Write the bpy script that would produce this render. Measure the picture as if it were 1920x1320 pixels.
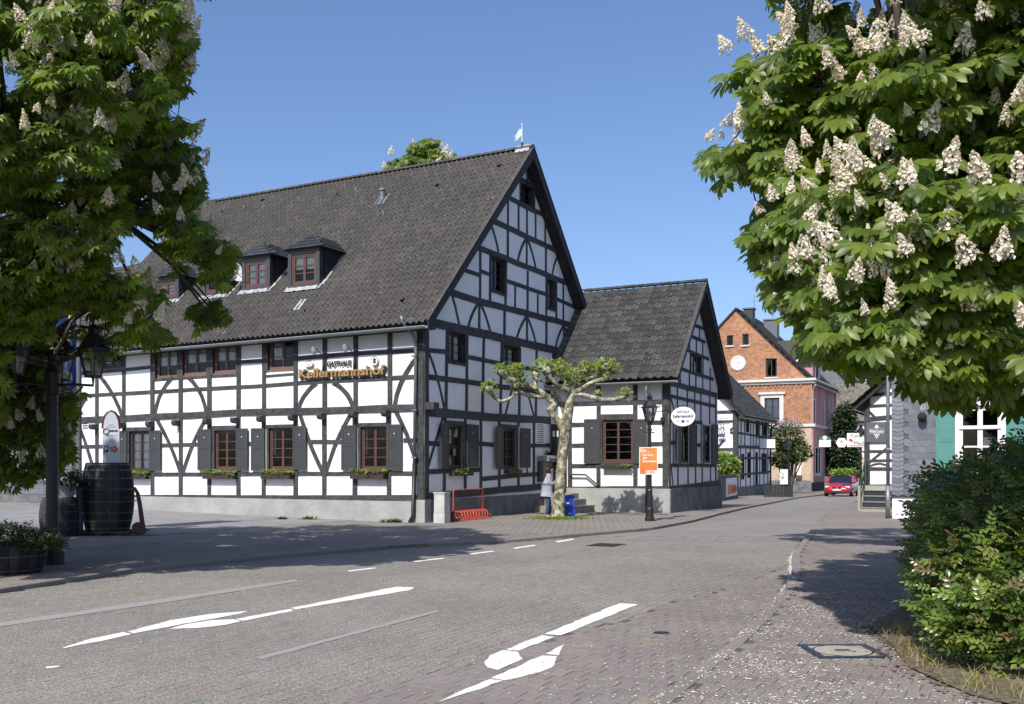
import bpy, math, random
import numpy as np
from mathutils import Vector, Matrix, noise
for o in list(bpy.data.objects): bpy.data.objects.remove(o)
S = bpy.context.scene
COL = S.collection
R = math.radians
rnd = random.Random(11)

# ------------------------------------------------------------------ camera
F, CX, HY, CH = 1888.0, 960.0, 872.0, 1.7      # focal length in photo pixels, horizon row, eye height
cam_d = bpy.data.cameras.new('camera'); cam = bpy.data.objects.new('camera', cam_d); COL.objects.link(cam)
cam.location = (0, 0, CH); cam.rotation_euler = (R(90), 0, 0)
cam_d.sensor_width = 36; cam_d.lens = 36*F/1920; cam_d.shift_y = (HY-660)/1920
cam_d.clip_start = 0.1; cam_d.clip_end = 2000
S.camera = cam
# ------------------------------------------------------------------ world, sun, exposure
SUN_DIR = Vector((0.430, 0.903, 0)).normalized()      # horizontal travel of the light
EL = 46.0
W = bpy.data.worlds.new('World'); S.world = W; W.use_nodes = True
wn = W.node_tree; bg = wn.nodes['Background']
sky = wn.nodes.new('ShaderNodeTexSky'); sky.sky_type = 'NISHITA'; sky.sun_disc = False
sky.sun_elevation = R(EL)
sky.sun_rotation = math.atan2(-SUN_DIR.x, -SUN_DIR.y)
sky.air_density = 1.0; sky.dust_density = 1.6; sky.ozone_density = 6.0; sky.altitude = 0
tint = wn.nodes.new('ShaderNodeMix'); tint.data_type = 'RGBA'; tint.blend_type = 'MULTIPLY'; tint.inputs[0].default_value = 1
wn.links.new(sky.outputs[0], tint.inputs[6]); tint.inputs[7].default_value = (1.02, 1.0, 1.05, 1)
wn.links.new(tint.outputs[2], bg.inputs[0]); bg.inputs[1].default_value = 0.136
sd = bpy.data.lights.new('sun', 'SUN'); sun = bpy.data.objects.new('sun', sd); COL.objects.link(sun)
sd.energy = 4.6; sd.angle = R(0.5); sd.color = (1.0, 0.95, 0.88)
ld = Vector((SUN_DIR.x*math.cos(R(EL)), SUN_DIR.y*math.cos(R(EL)), -math.sin(R(EL))))
sun.rotation_euler = ld.to_track_quat('-Z', 'Y').to_euler(); sun.location = (-20, -30, 40)
vs = S.view_settings; vs.view_transform = 'Standard'; vs.look = 'None'; vs.gamma = 1; vs.use_curve_mapping = False
vs.exposure = 0.25
S.cycles.max_bounces = 8; S.cycles.transparent_max_bounces = 12
S.cycles.use_adaptive_sampling = True

# ------------------------------------------------------------------ materials
def new_mat(name):
    m = bpy.data.materials.new(name); m.use_nodes = True
    nt = m.node_tree; b = nt.nodes['Principled BSDF']
    return m, nt, b
def N(nt, t, **k):
    n = nt.nodes.new(t)
    for a, v in k.items(): setattr(n, a, v)
    return n
def ramp(nt, stops):
    r = N(nt, 'ShaderNodeValToRGB'); e = r.color_ramp.elements
    while len(e) < len(stops): e.new(0.5)
    for i, (p, c) in enumerate(stops): e[i].position = p; e[i].color = (*c, 1)
    return r
def mat(name, c1, c2=None, scale=4.0, detail=6, rough=0.8, bump=0.0, bscale=None, metal=0.0, spec=0.4, stretch=None, lo=0.35, hi=0.65, coat=0):
    m, nt, b = new_mat(name)
    tc = N(nt, 'ShaderNodeTexCoord'); src = tc.outputs['Object']
    if stretch:
        mp = N(nt, 'ShaderNodeMapping'); mp.inputs['Scale'].default_value = stretch
        nt.links.new(src, mp.inputs[0]); src = mp.outputs[0]
    b.inputs['Roughness'].default_value = rough; b.inputs['Metallic'].default_value = metal
    b.inputs['Specular IOR Level'].default_value = spec
    b.inputs['Coat Weight'].default_value = coat; b.inputs['Coat Roughness'].default_value = 0.08
    if c2:
        n = N(nt, 'ShaderNodeTexNoise'); n.inputs['Scale'].default_value = scale; n.inputs['Detail'].default_value = detail
        nt.links.new(src, n.inputs['Vector'])
        r = ramp(nt, [(lo, c1), (hi, c2)]); nt.links.new(n.outputs[0], r.inputs[0])
        nt.links.new(r.outputs[0], b.inputs['Base Color'])
    else: b.inputs['Base Color'].default_value = (*c1, 1)
    if bump:
        n2 = N(nt, 'ShaderNodeTexNoise'); n2.inputs['Scale'].default_value = bscale or scale*6; n2.inputs['Detail'].default_value = 8
        nt.links.new(src, n2.inputs['Vector'])
        bp = N(nt, 'ShaderNodeBump'); bp.inputs['Strength'].default_value = 1; bp.inputs['Distance'].default_value = bump
        nt.links.new(n2.outputs[0], bp.inputs['Height']); nt.links.new(bp.outputs[0], b.inputs['Normal'])
    return m
def rnd_fac(nt):
    """per piece random number: point attribute 'rnd' of joined pieces + the object's own random"""
    at = N(nt, 'ShaderNodeAttribute', attribute_name='rnd')
    oi = N(nt, 'ShaderNodeObjectInfo')
    a = N(nt, 'ShaderNodeMath', operation='ADD'); nt.links.new(at.outputs['Fac'], a.inputs[0]); nt.links.new(oi.outputs['Random'], a.inputs[1])
    f = N(nt, 'ShaderNodeMath', operation='FRACT'); nt.links.new(a.outputs[0], f.inputs[0])
    return f.outputs[0]
def piece_mat(name, stops, nscale=9, nstops=None, rough=0.85, bump=0.004, bscale=40, namt=0.5, bigscale=0.35, bigamt=0.0, spec=0.3, voro=0):
    """random colour per piece, world-space grain and large soft wear"""
    m, nt, b = new_mat(name)
    r = ramp(nt, stops); nt.links.new(rnd_fac(nt), r.inputs[0])
    g = N(nt, 'ShaderNodeNewGeometry')
    n = N(nt, 'ShaderNodeTexNoise'); n.inputs['Scale'].default_value = nscale; n.inputs['Detail'].default_value = 8; n.inputs['Roughness'].default_value = 0.7
    nt.links.new(g.outputs['Position'], n.inputs['Vector'])
    r2 = ramp(nt, nstops or [(0.3, (0.6, 0.6, 0.6)), (0.7, (1.35, 1.35, 1.35))]); nt.links.new(n.outputs[0], r2.inputs[0])
    mx = N(nt, 'ShaderNodeMix', data_type='RGBA', blend_type='MULTIPLY'); mx.inputs[0].default_value = namt
    nt.links.new(r.outputs[0], mx.inputs[6]); nt.links.new(r2.outputs[0], mx.inputs[7]); out = mx.outputs[2]
    if bigamt:
        n3 = N(nt, 'ShaderNodeTexNoise'); n3.inputs['Scale'].default_value = bigscale; n3.inputs['Detail'].default_value = 4
        nt.links.new(g.outputs['Position'], n3.inputs['Vector'])
        r3 = ramp(nt, [(0.3, (0.75, 0.74, 0.74)), (0.7, (1.15, 1.12, 1.1))]); nt.links.new(n3.outputs[0], r3.inputs[0])
        m2 = N(nt, 'ShaderNodeMix', data_type='RGBA', blend_type='MULTIPLY'); m2.inputs[0].default_value = bigamt
        nt.links.new(out, m2.inputs[6]); nt.links.new(r3.outputs[0], m2.inputs[7]); out = m2.outputs[2]
    if voro:
        n4 = N(nt, 'ShaderNodeTexNoise'); n4.inputs['Scale'].default_value = voro; n4.inputs['Detail'].default_value = 2
        nt.links.new(g.outputs['Position'], n4.inputs['Vector'])
        r4 = ramp(nt, [(0.69, (0, 0, 0)), (0.74, (1, 1, 1))]); nt.links.new(n4.outputs[0], r4.inputs[0])
        m3 = N(nt, 'ShaderNodeMix', data_type='RGBA'); nt.links.new(r4.outputs[0], m3.inputs[0])
        nt.links.new(out, m3.inputs[6]); m3.inputs[7].default_value = (0.34, 0.33, 0.29, 1); out = m3.outputs[2]
    nt.links.new(out, b.inputs['Base Color']); b.inputs['Roughness'].default_value = rough
    b.inputs['Specular IOR Level'].default_value = spec
    if bump:
        n2 = N(nt, 'ShaderNodeTexNoise'); n2.inputs['Scale'].default_value = bscale; n2.inputs['Detail'].default_value = 6
        nt.links.new(g.outputs['Position'], n2.inputs['Vector'])
        bp = N(nt, 'ShaderNodeBump'); bp.inputs['Distance'].default_value = bump; nt.links.new(n2.outputs[0], bp.inputs['Height'])
        nt.links.new(bp.outputs[0], b.inputs['Normal'])
    return m
def leaf_mat(name, stops, trans=0.35, rough=0.42, spec=0.5, tcol=1.6):
    m, nt, b = new_mat(name)
    r = ramp(nt, stops); nt.links.new(rnd_fac(nt), r.inputs[0])
    g = N(nt, 'ShaderNodeNewGeometry')
    n = N(nt, 'ShaderNodeTexNoise'); n.inputs['Scale'].default_value = 14; n.inputs['Detail'].default_value = 3
    nt.links.new(g.outputs['Position'], n.inputs['Vector'])
    r2 = ramp(nt, [(0.3, (0.75, 0.78, 0.7)), (0.7, (1.2, 1.2, 1.1))]); nt.links.new(n.outputs[0], r2.inputs[0])
    mx = N(nt, 'ShaderNodeMix', data_type='RGBA', blend_type='MULTIPLY'); mx.inputs[0].default_value = 0.8
    nt.links.new(r.outputs[0], mx.inputs[6]); nt.links.new(r2.outputs[0], mx.inputs[7])
    nt.links.new(mx.outputs[2], b.inputs['Base Color'])
    b.inputs['Roughness'].default_value = rough; b.inputs['Specular IOR Level'].default_value = spec
    tr = N(nt, 'ShaderNodeBsdfTranslucent')
    hs = N(nt, 'ShaderNodeMix', data_type='RGBA', blend_type='MULTIPLY'); hs.inputs[0].default_value = 1
    nt.links.new(mx.outputs[2], hs.inputs[6]); hs.inputs[7].default_value = (tcol*1.25, tcol*1.3, tcol*0.5, 1)
    nt.links.new(hs.outputs[2], tr.inputs[0])
    ms = N(nt, 'ShaderNodeMixShader'); ms.inputs[0].default_value = trans
    out = nt.nodes['Material Output']
    nt.links.new(b.outputs[0], ms.inputs[1]); nt.links.new(tr.outputs[0], ms.inputs[2]); nt.links.new(ms.outputs[0], out.inputs[0])
    return m
def glass_mat(name, tint=(0.9, 0.95, 0.95), base=0.0):
    m, nt, b = new_mat(name); nt.nodes.remove(b)
    t = N(nt, 'ShaderNodeBsdfTransparent'); t.inputs[0].default_value = (*tint, 1)
    g = N(nt, 'ShaderNodeBsdfGlossy'); g.inputs['Roughness'].default_value = 0.02
    fr = N(nt, 'ShaderNodeFresnel'); fr.inputs[0].default_value = 1.5
    ad = N(nt, 'ShaderNodeMath', operation='ADD'); ad.inputs[1].default_value = base; nt.links.new(fr.outputs[0], ad.inputs[0])
    ms = N(nt, 'ShaderNodeMixShader'); nt.links.new(ad.outputs[0], ms.inputs[0]); nt.links.new(t.outputs[0], ms.inputs[1]); nt.links.new(g.outputs[0], ms.inputs[2])
    nt.links.new(ms.outputs[0], nt.nodes['Material Output'].inputs[0])
    return m
M = {}
M['plaster'] = mat('white_plaster', (0.80, 0.80, 0.79), (0.74, 0.74, 0.73), scale=1.3, rough=0.92, bump=0.006, bscale=5)
M['timber'] = mat('dark_painted_timber', (0.022, 0.024, 0.027), (0.075, 0.077, 0.078), scale=6, rough=0.75, bump=0.006, bscale=22, lo=0.3, hi=0.75)
M['timber_blk'] = mat('black_board', (0.018, 0.019, 0.022), (0.03, 0.03, 0.032), scale=6, rough=0.7, bump=0.003, bscale=18)
M['plinth'] = mat('grey_render', (0.36, 0.37, 0.35), (0.27, 0.28, 0.265), scale=1.2, rough=0.95, bump=0.02, bscale=7)
M['plinth_dk'] = mat('dark_grey_render', (0.17, 0.175, 0.175), (0.10, 0.105, 0.11), scale=2.2, rough=0.95, bump=0.04, bscale=5)
M['shutter'] = mat('charcoal_shutter_paint', (0.042, 0.045, 0.048), (0.055, 0.058, 0.06), scale=12, rough=0.55, bump=0.001, bscale=60)
M['frame_red'] = mat('red_brown_window_wood', (0.085, 0.042, 0.033), (0.12, 0.062, 0.048), scale=20, rough=0.5)
M['frame_pink'] = mat('faded_brown_window_wood', (0.15, 0.09, 0.07), (0.19, 0.12, 0.095), scale=20, rough=0.6)
M['frame_dk'] = mat('dark_brown_window_wood', (0.035, 0.022, 0.02), (0.055, 0.036, 0.03), scale=20, rough=0.55)
M['frame_wh'] = mat('white_window_paint', (0.78, 0.78, 0.77), rough=0.45)
M['glass'] = glass_mat('window_glass')
M['dark'] = mat('dark_interior', (0.02, 0.02, 0.02), rough=0.95)
M['curtain'] = mat('white_net_curtain', (0.78, 0.78, 0.76), (0.66, 0.66, 0.64), scale=30, rough=0.95)
M['blind'] = mat('cream_roller_blind', (0.78, 0.75, 0.64), rough=0.95)
M['tile'] = piece_mat('grey_roof_tile', [(0, (0.063, 0.059, 0.055)), (0.5, (0.073, 0.068, 0.063)), (1, (0.088, 0.082, 0.076))], nscale=6, bump=0.004, bscale=30, namt=0.5, bigscale=0.5, bigamt=0.6, voro=15)
M['tile2'] = piece_mat('charcoal_roof_tile', [(0, (0.035, 0.036, 0.036)), (0.5, (0.05, 0.05, 0.049)), (1, (0.072, 0.07, 0.066))], nscale=6, bump=0.004, bscale=30, namt=0.6, bigscale=0.5, bigamt=0.4, voro=17)
M['slate_dk'] = piece_mat('dark_slate', [(0, (0.025, 0.028, 0.032)), (1, (0.055, 0.06, 0.066))], nscale=10, bump=0.002, rough=0.55)
M['slate'] = piece_mat('blue_grey_slate', [(0, (0.105, 0.115, 0.135)), (0.5, (0.13, 0.142, 0.162)), (1, (0.165, 0.178, 0.20))], nscale=7, bump=0.002, rough=0.5, spec=0.5)
M['zinc'] = mat('grey_zinc', (0.16, 0.19, 0.2), (0.22, 0.25, 0.26), scale=5, rough=0.45, metal=0.4)
M['zinc_lt'] = mat('light_zinc', (0.42, 0.44, 0.45), (0.34, 0.36, 0.37), scale=5, rough=0.5, metal=0.3)
M['lead'] = mat('pale_lead_flashing', (0.40, 0.41, 0.42), (0.30, 0.31, 0.32), scale=8, rough=0.6)
M['iron'] = mat('black_cast_iron', (0.012, 0.012, 0.013), (0.02, 0.02, 0.022), scale=20, rough=0.4, spec=0.5)
M['paver_road'] = piece_mat('grey_road_paver', [(0, (0.210, 0.203, 0.183)), (0.45, (0.23, 0.219, 0.198)), (0.8, (0.245, 0.228, 0.206)), (1, (0.235, 0.20, 0.187))], nscale=42, nstops=[(0.36, (0.42, 0.42, 0.40)), (0.5, (0.92, 0.92, 0.90)), (0.63, (1.85, 1.83, 1.76))], namt=0.9, bump=0.006, bscale=90, bigscale=0.45, bigamt=0.6)
M['paver_red'] = piece_mat('reddish_gutter_paver', [(0, (0.19, 0.178, 0.163)), (0.35, (0.22, 0.197, 0.182)), (0.8, (0.215, 0.18, 0.17)), (1, (0.25, 0.22, 0.175))], nscale=60, nstops=[(0.36, (0.6, 0.6, 0.6)), (0.5, (1, 1, 1)), (0.64, (1.35, 1.33, 1.3))], namt=0.7, bump=0.003, bscale=90, bigscale=0.8, bigamt=0.6)
M['paver_walk'] = piece_mat('brown_grey_pavement_paver', [(0, (0.20, 0.18, 0.16)), (0.5, (0.24, 0.215, 0.19)), (1, (0.20, 0.165, 0.15))], nscale=50, nstops=[(0.33, (0.5, 0.5, 0.5)), (0.5, (0.95, 0.95, 0.95)), (0.66, (1.6, 1.58, 1.5))], namt=0.75, bump=0.005, bscale=80, bigscale=0.6, bigamt=0.6)
M['joint'] = mat('sandy_joint_fill', (0.055, 0.062, 0.035), (0.13, 0.125, 0.095), scale=5, rough=1, bump=0.003)
M['kerb'] = piece_mat('concrete_kerb', [(0, (0.19, 0.17, 0.15)), (1, (0.24, 0.21, 0.19))], nscale=40, bump=0.004)
M['paint'] = mat('white_road_paint', (0.40, 0.40, 0.38), (0.76, 0.76, 0.74), lo=0.33, hi=0.44, scale=16, rough=0.7, bump=0.002, bscale=60)
M['paint_old'] = mat('ghost_of_removed_road_line', (0.30, 0.295, 0.28), (0.25, 0.245, 0.235), scale=18, rough=0.9)
M['asphalt'] = mat('pale_worn_asphalt', (0.20, 0.20, 0.20), (0.25, 0.245, 0.24), scale=1.5, rough=0.95, bump=0.004, bscale=60)
M['soil'] = mat('dry_soil', (0.10, 0.08, 0.055), (0.17, 0.14, 0.10), scale=8, rough=1, bump=0.02, bscale=20)
M['chestnut'] = leaf_mat('chestnut_leaf', [(0, (0.07, 0.11, 0.018)), (0.5, (0.115, 0.165, 0.025)), (1, (0.18, 0.235, 0.04))], trans=0.45, tcol=1.9)
M['plane_leaf'] = leaf_mat('young_plane_leaf', [(0, (0.14, 0.20, 0.035)), (1, (0.27, 0.33, 0.08))])
M['bush_leaf'] = leaf_mat('glossy_bush_leaf', [(0, (0.05, 0.08, 0.025)), (0.4, (0.085, 0.13, 0.03)), (0.7, (0.15, 0.215, 0.045)), (0.93, (0.22, 0.27, 0.07)), (0.965, (0.16, 0.12, 0.055)), (0.99, (0.13, 0.07, 0.045)), (1, (0.38, 0.10, 0.03))], rough=0.27, trans=0.25)
M['hedge_leaf'] = leaf_mat('hedge_leaf', [(0, (0.03, 0.06, 0.015)), (1, (0.09, 0.14, 0.03))])
M['bright_leaf'] = leaf_mat('bright_shrub_leaf', [(0, (0.10, 0.17, 0.02)), (1, (0.24, 0.32, 0.05))])
M['dark_leaf'] = leaf_mat('dark_conifer_leaf', [(0, (0.012, 0.03, 0.012)), (1, (0.04, 0.07, 0.02))])
M['juniper'] = leaf_mat('juniper_sprig', [(0, (0.03, 0.055, 0.03)), (1, (0.09, 0.12, 0.05))])
M['grass'] = leaf_mat('grass_blade', [(0, (0.08, 0.13, 0.025)), (0.6, (0.16, 0.20, 0.05)), (1, (0.33, 0.30, 0.12))], rough=0.6)
M['lilac'] = leaf_mat('mauve_blossom', [(0, (0.30, 0.20, 0.36)), (1, (0.48, 0.38, 0.5))], rough=0.8, tcol=0.6)
M['bloom'] = leaf_mat('cream_pink_chestnut_blossom', [(0, (0.80, 0.58, 0.60)), (0.25, (0.88, 0.78, 0.78)), (1, (0.90, 0.86, 0.85))], trans=0.3, rough=0.8, spec=0.1, tcol=0.75)
M['petal'] = mat('fallen_petal', (0.72, 0.66, 0.62), rough=0.9)
M['deadleaf'] = mat('dead_leaf', (0.10, 0.065, 0.045), (0.20, 0.145, 0.10), scale=20, rough=0.9)
M['bark'] = mat('brown_bark', (0.06, 0.05, 0.04), (0.12, 0.10, 0.08), scale=8, rough=0.95, bump=0.03, bscale=12, stretch=(1, 1, 0.3))
M['twig'] = mat('green_brown_twig', (0.07, 0.065, 0.04), rough=0.9)
def plane_bark():
    m, nt, b = new_mat('mottled_plane_bark')
    g = N(nt, 'ShaderNodeNewGeometry'); n = N(nt, 'ShaderNodeTexNoise'); n.inputs['Scale'].default_value = 7; n.inputs['Detail'].default_value = 3; n.inputs['Distortion'].default_value = 0.6
    nt.links.new(g.outputs['Position'], n.inputs['Vector'])
    r = ramp(nt, [(0.38, (0.08, 0.08, 0.05)), (0.43, (0.17, 0.165, 0.105)), (0.52, (0.23, 0.22, 0.15)), (0.57, (0.30, 0.285, 0.205)), (0.62, (0.45, 0.41, 0.31))]); nt.links.new(n.outputs[0], r.inputs[0])
    nt.links.new(r.outputs[0], b.inputs['Base Color']); b.inputs['Roughness'].default_value = 0.85
    bp = N(nt, 'ShaderNodeBump'); bp.inputs['Distance'].default_value = 0.02; nt.links.new(n.outputs[0], bp.inputs['Height']); nt.links.new(bp.outputs[0], b.inputs['Normal'])
    return m
M['plane_bark'] = plane_bark()
def brick_mat(name, c1, c2, mortar, rz, scale=1.0, bw=0.25, rh=0.077, ms=0.012, bump=0.01, z_up=True):
    m, nt, b = new_mat(name)
    g = N(nt, 'ShaderNodeNewGeometry'); mp = N(nt, 'ShaderNodeMapping'); nt.links.new(g.outputs['Position'], mp.inputs[0])
    mp.inputs['Rotation'].default_value = (0, 0, rz); mp.vector_type = 'POINT'
    src = mp.outputs[0]
    if z_up:
        sp = N(nt, 'ShaderNodeSeparateXYZ'); nt.links.new(src, sp.inputs[0]); cb = N(nt, 'ShaderNodeCombineXYZ')
        nt.links.new(sp.outputs[0], cb.inputs[0]); nt.links.new(sp.outputs[2], cb.inputs[1]); src = cb.outputs[0]
    br = N(nt, 'ShaderNodeTexBrick'); nt.links.new(src, br.inputs[0])
    br.inputs['Color1'].default_value = (*c1, 1); br.inputs['Color2'].default_value = (*c2, 1); br.inputs['Mortar'].default_value = (*mortar, 1)
    br.inputs['Scale'].default_value = scale; br.inputs['Brick Width'].default_value = bw; br.inputs['Row Height'].default_value = rh
    br.inputs['Mortar Size'].default_value = ms; br.inputs['Bias'].default_value = 0
    n = N(nt, 'ShaderNodeTexNoise'); n.inputs['Scale'].default_value = 45 if not z_up else 3; n.inputs['Detail'].default_value = 8; n.inputs['Roughness'].default_value = 0.75
    nt.links.new(g.outputs['Position'], n.inputs['Vector'])
    r = ramp(nt, [(0.3, (0.5, 0.5, 0.5)), (0.7, (1.5, 1.48, 1.45))]); nt.links.new(n.outputs[0], r.inputs[0])
    mx = N(nt, 'ShaderNodeMix', data_type='RGBA', blend_type='MULTIPLY'); mx.inputs[0].default_value = 0.7
    nt.links.new(br.outputs[0], mx.inputs[6]); nt.links.new(r.outputs[0], mx.inputs[7])
    n3 = N(nt, 'ShaderNodeTexNoise'); n3.inputs['Scale'].default_value = 0.4; nt.links.new(g.outputs['Position'], n3.inputs['Vector'])
    r3 = ramp(nt, [(0.3, (0.85, 0.84, 0.84)), (0.7, (1.12, 1.1, 1.08))]); nt.links.new(n3.outputs[0], r3.inputs[0])
    m2 = N(nt, 'ShaderNodeMix', data_type='RGBA', blend_type='MULTIPLY'); m2.inputs[0].default_value = 0.8
    nt.links.new(mx.outputs[2], m2.inputs[6]); nt.links.new(r3.outputs[0], m2.inputs[7])
    nt.links.new(m2.outputs[2], b.inputs['Base Color']); b.inputs['Roughness'].default_value = 0.9
    bp = N(nt, 'ShaderNodeBump', invert=True); bp.inputs['Distance'].default_value = bump; nt.links.new(br.outputs['Fac'], bp.inputs['Height']); nt.links.new(bp.outputs[0], b.inputs['Normal'])
    return m

# ------------------------------------------------------------------ object helpers
WL = {}
def wloc(o): return WL.get(o.name, Vector((0, 0, 0))) if o else Vector((0, 0, 0))
def tag(o, label=None, cat=None, group=None, kind=None):
    if label: o['label'] = label
    if cat: o['category'] = cat
    if group: o['group'] = group
    if kind: o['kind'] = kind
    return o
def empty(name, loc, label, cat, group=None):
    o = bpy.data.objects.new(name, None); COL.objects.link(o); o.location = loc; o.empty_display_size = 0.3
    WL[o.name] = Vector(loc); return tag(o, label, cat, group)
def link_mesh(name, me, parent, origin):
    o = bpy.data.objects.new(name, me); COL.objects.link(o)
    if parent: o.parent = parent
    o.location = Vector(origin)-wloc(parent); WL[o.name] = Vector(origin)
    return o
class MB:
    def __init__(s): s.v = []; s.f = []; s.mi = []; s.cur = 0
    def add(s, vs, fs):
        b = len(s.v); s.v += [tuple(p) for p in vs]
        for f in fs: s.f.append([b+i for i in f]); s.mi.append(s.cur)
        return s
    def hexa(s, p):   # 8 points: bottom ring 0-3, top ring 4-7
        return s.add(p, [(3,2,1,0), (4,5,6,7), (0,1,5,4), (1,2,6,5), (2,3,7,6), (3,0,4,7)])
    def box(s, a, b):
        (x0,y0,z0), (x1,y1,z1) = a, b
        return s.hexa([(x0,y0,z0),(x1,y0,z0),(x1,y1,z0),(x0,y1,z0),(x0,y0,z1),(x1,y0,z1),(x1,y1,z1),(x0,y1,z1)])
    def obox(s, c, X, Y, Z, hx, hy, hz):
        c = Vector(c)
        P = [c+X*(a*hx)+Y*(b*hy)+Z*(d*hz) for d in (-1,1) for a, b in ((-1,-1),(1,-1),(1,1),(-1,1))]
        return s.hexa(P)
    def tube(s, pts, rad, n=8, cap=True, ref=None):
        pts = [Vector(p) for p in pts]
        rad = rad if isinstance(rad, (list, tuple)) else [rad]*len(pts)
        rings = []; X = None
        for i, p in enumerate(pts):
            d = (pts[min(i+1, len(pts)-1)]-pts[max(i-1, 0)]).normalized()
            if X is None:
                a = Vector(ref) if ref else (Vector((0,0,1)) if abs(d.z) < 0.9 else Vector((1,0,0)))
                X = a.cross(d).normalized()
            X = (X-d*X.dot(d)).normalized(); Y = d.cross(X)
            rings.append([p+(X*math.cos(2*math.pi*k/n)+Y*math.sin(2*math.pi*k/n))*rad[i] for k in range(n)])
        vs = [q for r_ in rings for q in r_]; fs = []
        for i in range(len(pts)-1):
            for k in range(n): fs.append((i*n+k, i*n+(k+1)%n, (i+1)*n+(k+1)%n, (i+1)*n+k))
        if cap: fs.append(tuple(reversed(range(n)))); fs.append(tuple((len(pts)-1)*n+k for k in range(n)))
        return s.add(vs, fs)
    def lathe(s, c, prof, n=20, cap=True, a0=0, a1=2*math.pi):
        c = Vector(c); full = abs(a1-a0-2*math.pi) < 1e-6; m = n if full else n+1
        vs = [c+Vector((r*math.cos(a0+(a1-a0)*k/n), r*math.sin(a0+(a1-a0)*k/n), z)) for r, z in prof for k in range(m)]
        fs = []
        for i in range(len(prof)-1):
            for k in range(n):
                k2 = (k+1) % m; fs.append((i*m+k, i*m+k2, (i+1)*m+k2, (i+1)*m+k))
        if cap and full: fs.append(tuple(reversed(range(m)))); fs.append(tuple((len(prof)-1)*m+k for k in range(m)))
        return s.add(vs, fs)
    def build(s, name, material, parent=None, origin=None, smooth=False, rndv=None):
        if not s.v: return None
        V = np.array(s.v, dtype=float)
        if origin is None:
            lo, hi = V.min(0), V.max(0); origin = Vector(((lo[0]+hi[0])/2, (lo[1]+hi[1])/2, lo[2]))
        V = V-np.array(origin)
        me = bpy.data.meshes.new(name); me.from_pydata(V.tolist(), [], s.f)
        for m_ in (material if isinstance(material, (list, tuple)) else [material]): me.materials.append(m_)
        if any(s.mi): me.polygons.foreach_set('material_index', s.mi)
        if smooth: me.polygons.foreach_set('use_smooth', [True]*len(me.polygons))
        return link_mesh(name, me, parent, origin)
def np_mesh(name, V, Fc, material, rv=None, smooth=False):
    """fast mesh of uniform polygons from numpy arrays"""
    me = bpy.data.meshes.new(name); n, k = Fc.shape
    me.vertices.add(len(V)); me.vertices.foreach_set('co', V.astype(np.float32).ravel())
    me.loops.add(n*k); me.loops.foreach_set('vertex_index', Fc.astype(np.int32).ravel())
    me.polygons.add(n); me.polygons.foreach_set('loop_start', np.arange(0, n*k, k, dtype=np.int32))
    me.polygons.foreach_set('loop_total', np.full(n, k, dtype=np.int32))
    me.polygons.foreach_set('use_smooth', np.full(n, bool(smooth)))
    me.update(calc_edges=True)
    if rv is not None:
        a = me.attributes.new('rnd', 'FLOAT', 'POINT'); a.data.foreach_set('value', rv.astype(np.float32))
    for m_ in (material if isinstance(material, (list, tuple)) else [material]): me.materials.append(m_)
    return me
def inst(name, T, mats, locs, material, parent=None, origin=(0,0,0), rv=None, smooth=False):
    """join copies of template T=(V,F) placed by 3x3 matrices and locations into one mesh object"""
    V, Fc = T; n = len(locs)
    A = np.einsum('nij,mj->nmi', mats, V)+locs[:, None, :]-np.array(origin)
    FF = (Fc[None]+(np.arange(n)*len(V))[:, None, None]).reshape(-1, Fc.shape[1])
    if rv is None: rv = np.array([rnd.random() for _ in range(n)])
    me = np_mesh(name, A.reshape(-1, 3), FF, material, np.repeat(rv, len(V)), smooth)
    return link_mesh(name, me, parent, origin)
class Fr:
    """a wall plane: origin O, outward normal; u runs to the right as seen from outside, v is world height"""
    def __init__(s, O, n):
        s.O = Vector((O[0], O[1], 0)); s.N = Vector((n[0], n[1], 0)).normalized(); s.U = Vector((-s.N.y, s.N.x, 0)); s.Z = Vector((0,0,1))
    def p(s, u, z, d=0.0): return s.O+s.U*u+s.N*d+Vector((0,0,z))
    def uz(s, px, py, d=0.0):
        r = Vector(((px-CX)/F, 1, (HY-py)/F)); c = Vector((0,0,CH))
        t = ((s.O+s.N*d-c).dot(s.N))/r.dot(s.N); q = c+r*t
        return ((q-s.O).dot(s.U), q.z)
    def box(s, mb, u0, u1, z0, z1, d0, d1):
        P = [s.p(u, z, d) for z in (z0, z1) for u, d in ((u0,d1),(u1,d1),(u1,d0),(u0,d0))]
        if u1 < u0: P = [s.p(u, z, d) for z in (z0, z1) for u, d in ((u1,d1),(u0,d1),(u0,d0),(u1,d0))]
        mb.hexa(P); return mb
wdir = Vector((-0.8937, 0.4487, 0)); gdir = Vector((0.4487, 0.8937, 0))
NL = (-0.4487, -0.8937); NG = (0.8937, -0.4487)
def gz(x, y):
    z = 0.0
    if y > 36: z -= 0.0114*(min(y, 110)-36)
    if x < -4 and y > 24: z += 0.017*min(-x-4, 14)*min(1, (y-24)/10)
    return z
def at(px, py, z=0.0):
    """point of the ground seen at a photo pixel (ground lies at z below 36 m, then falls away)"""
    Y = 30.0
    for _ in range(40): Y = (CH-gz((px-CX)/F*Y, Y)-z)*F/(py-HY); Y = min(max(Y, 2), 200)
    return Vector(((px-CX)/F*Y, Y, z+gz((px-CX)/F*Y, Y)))
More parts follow.
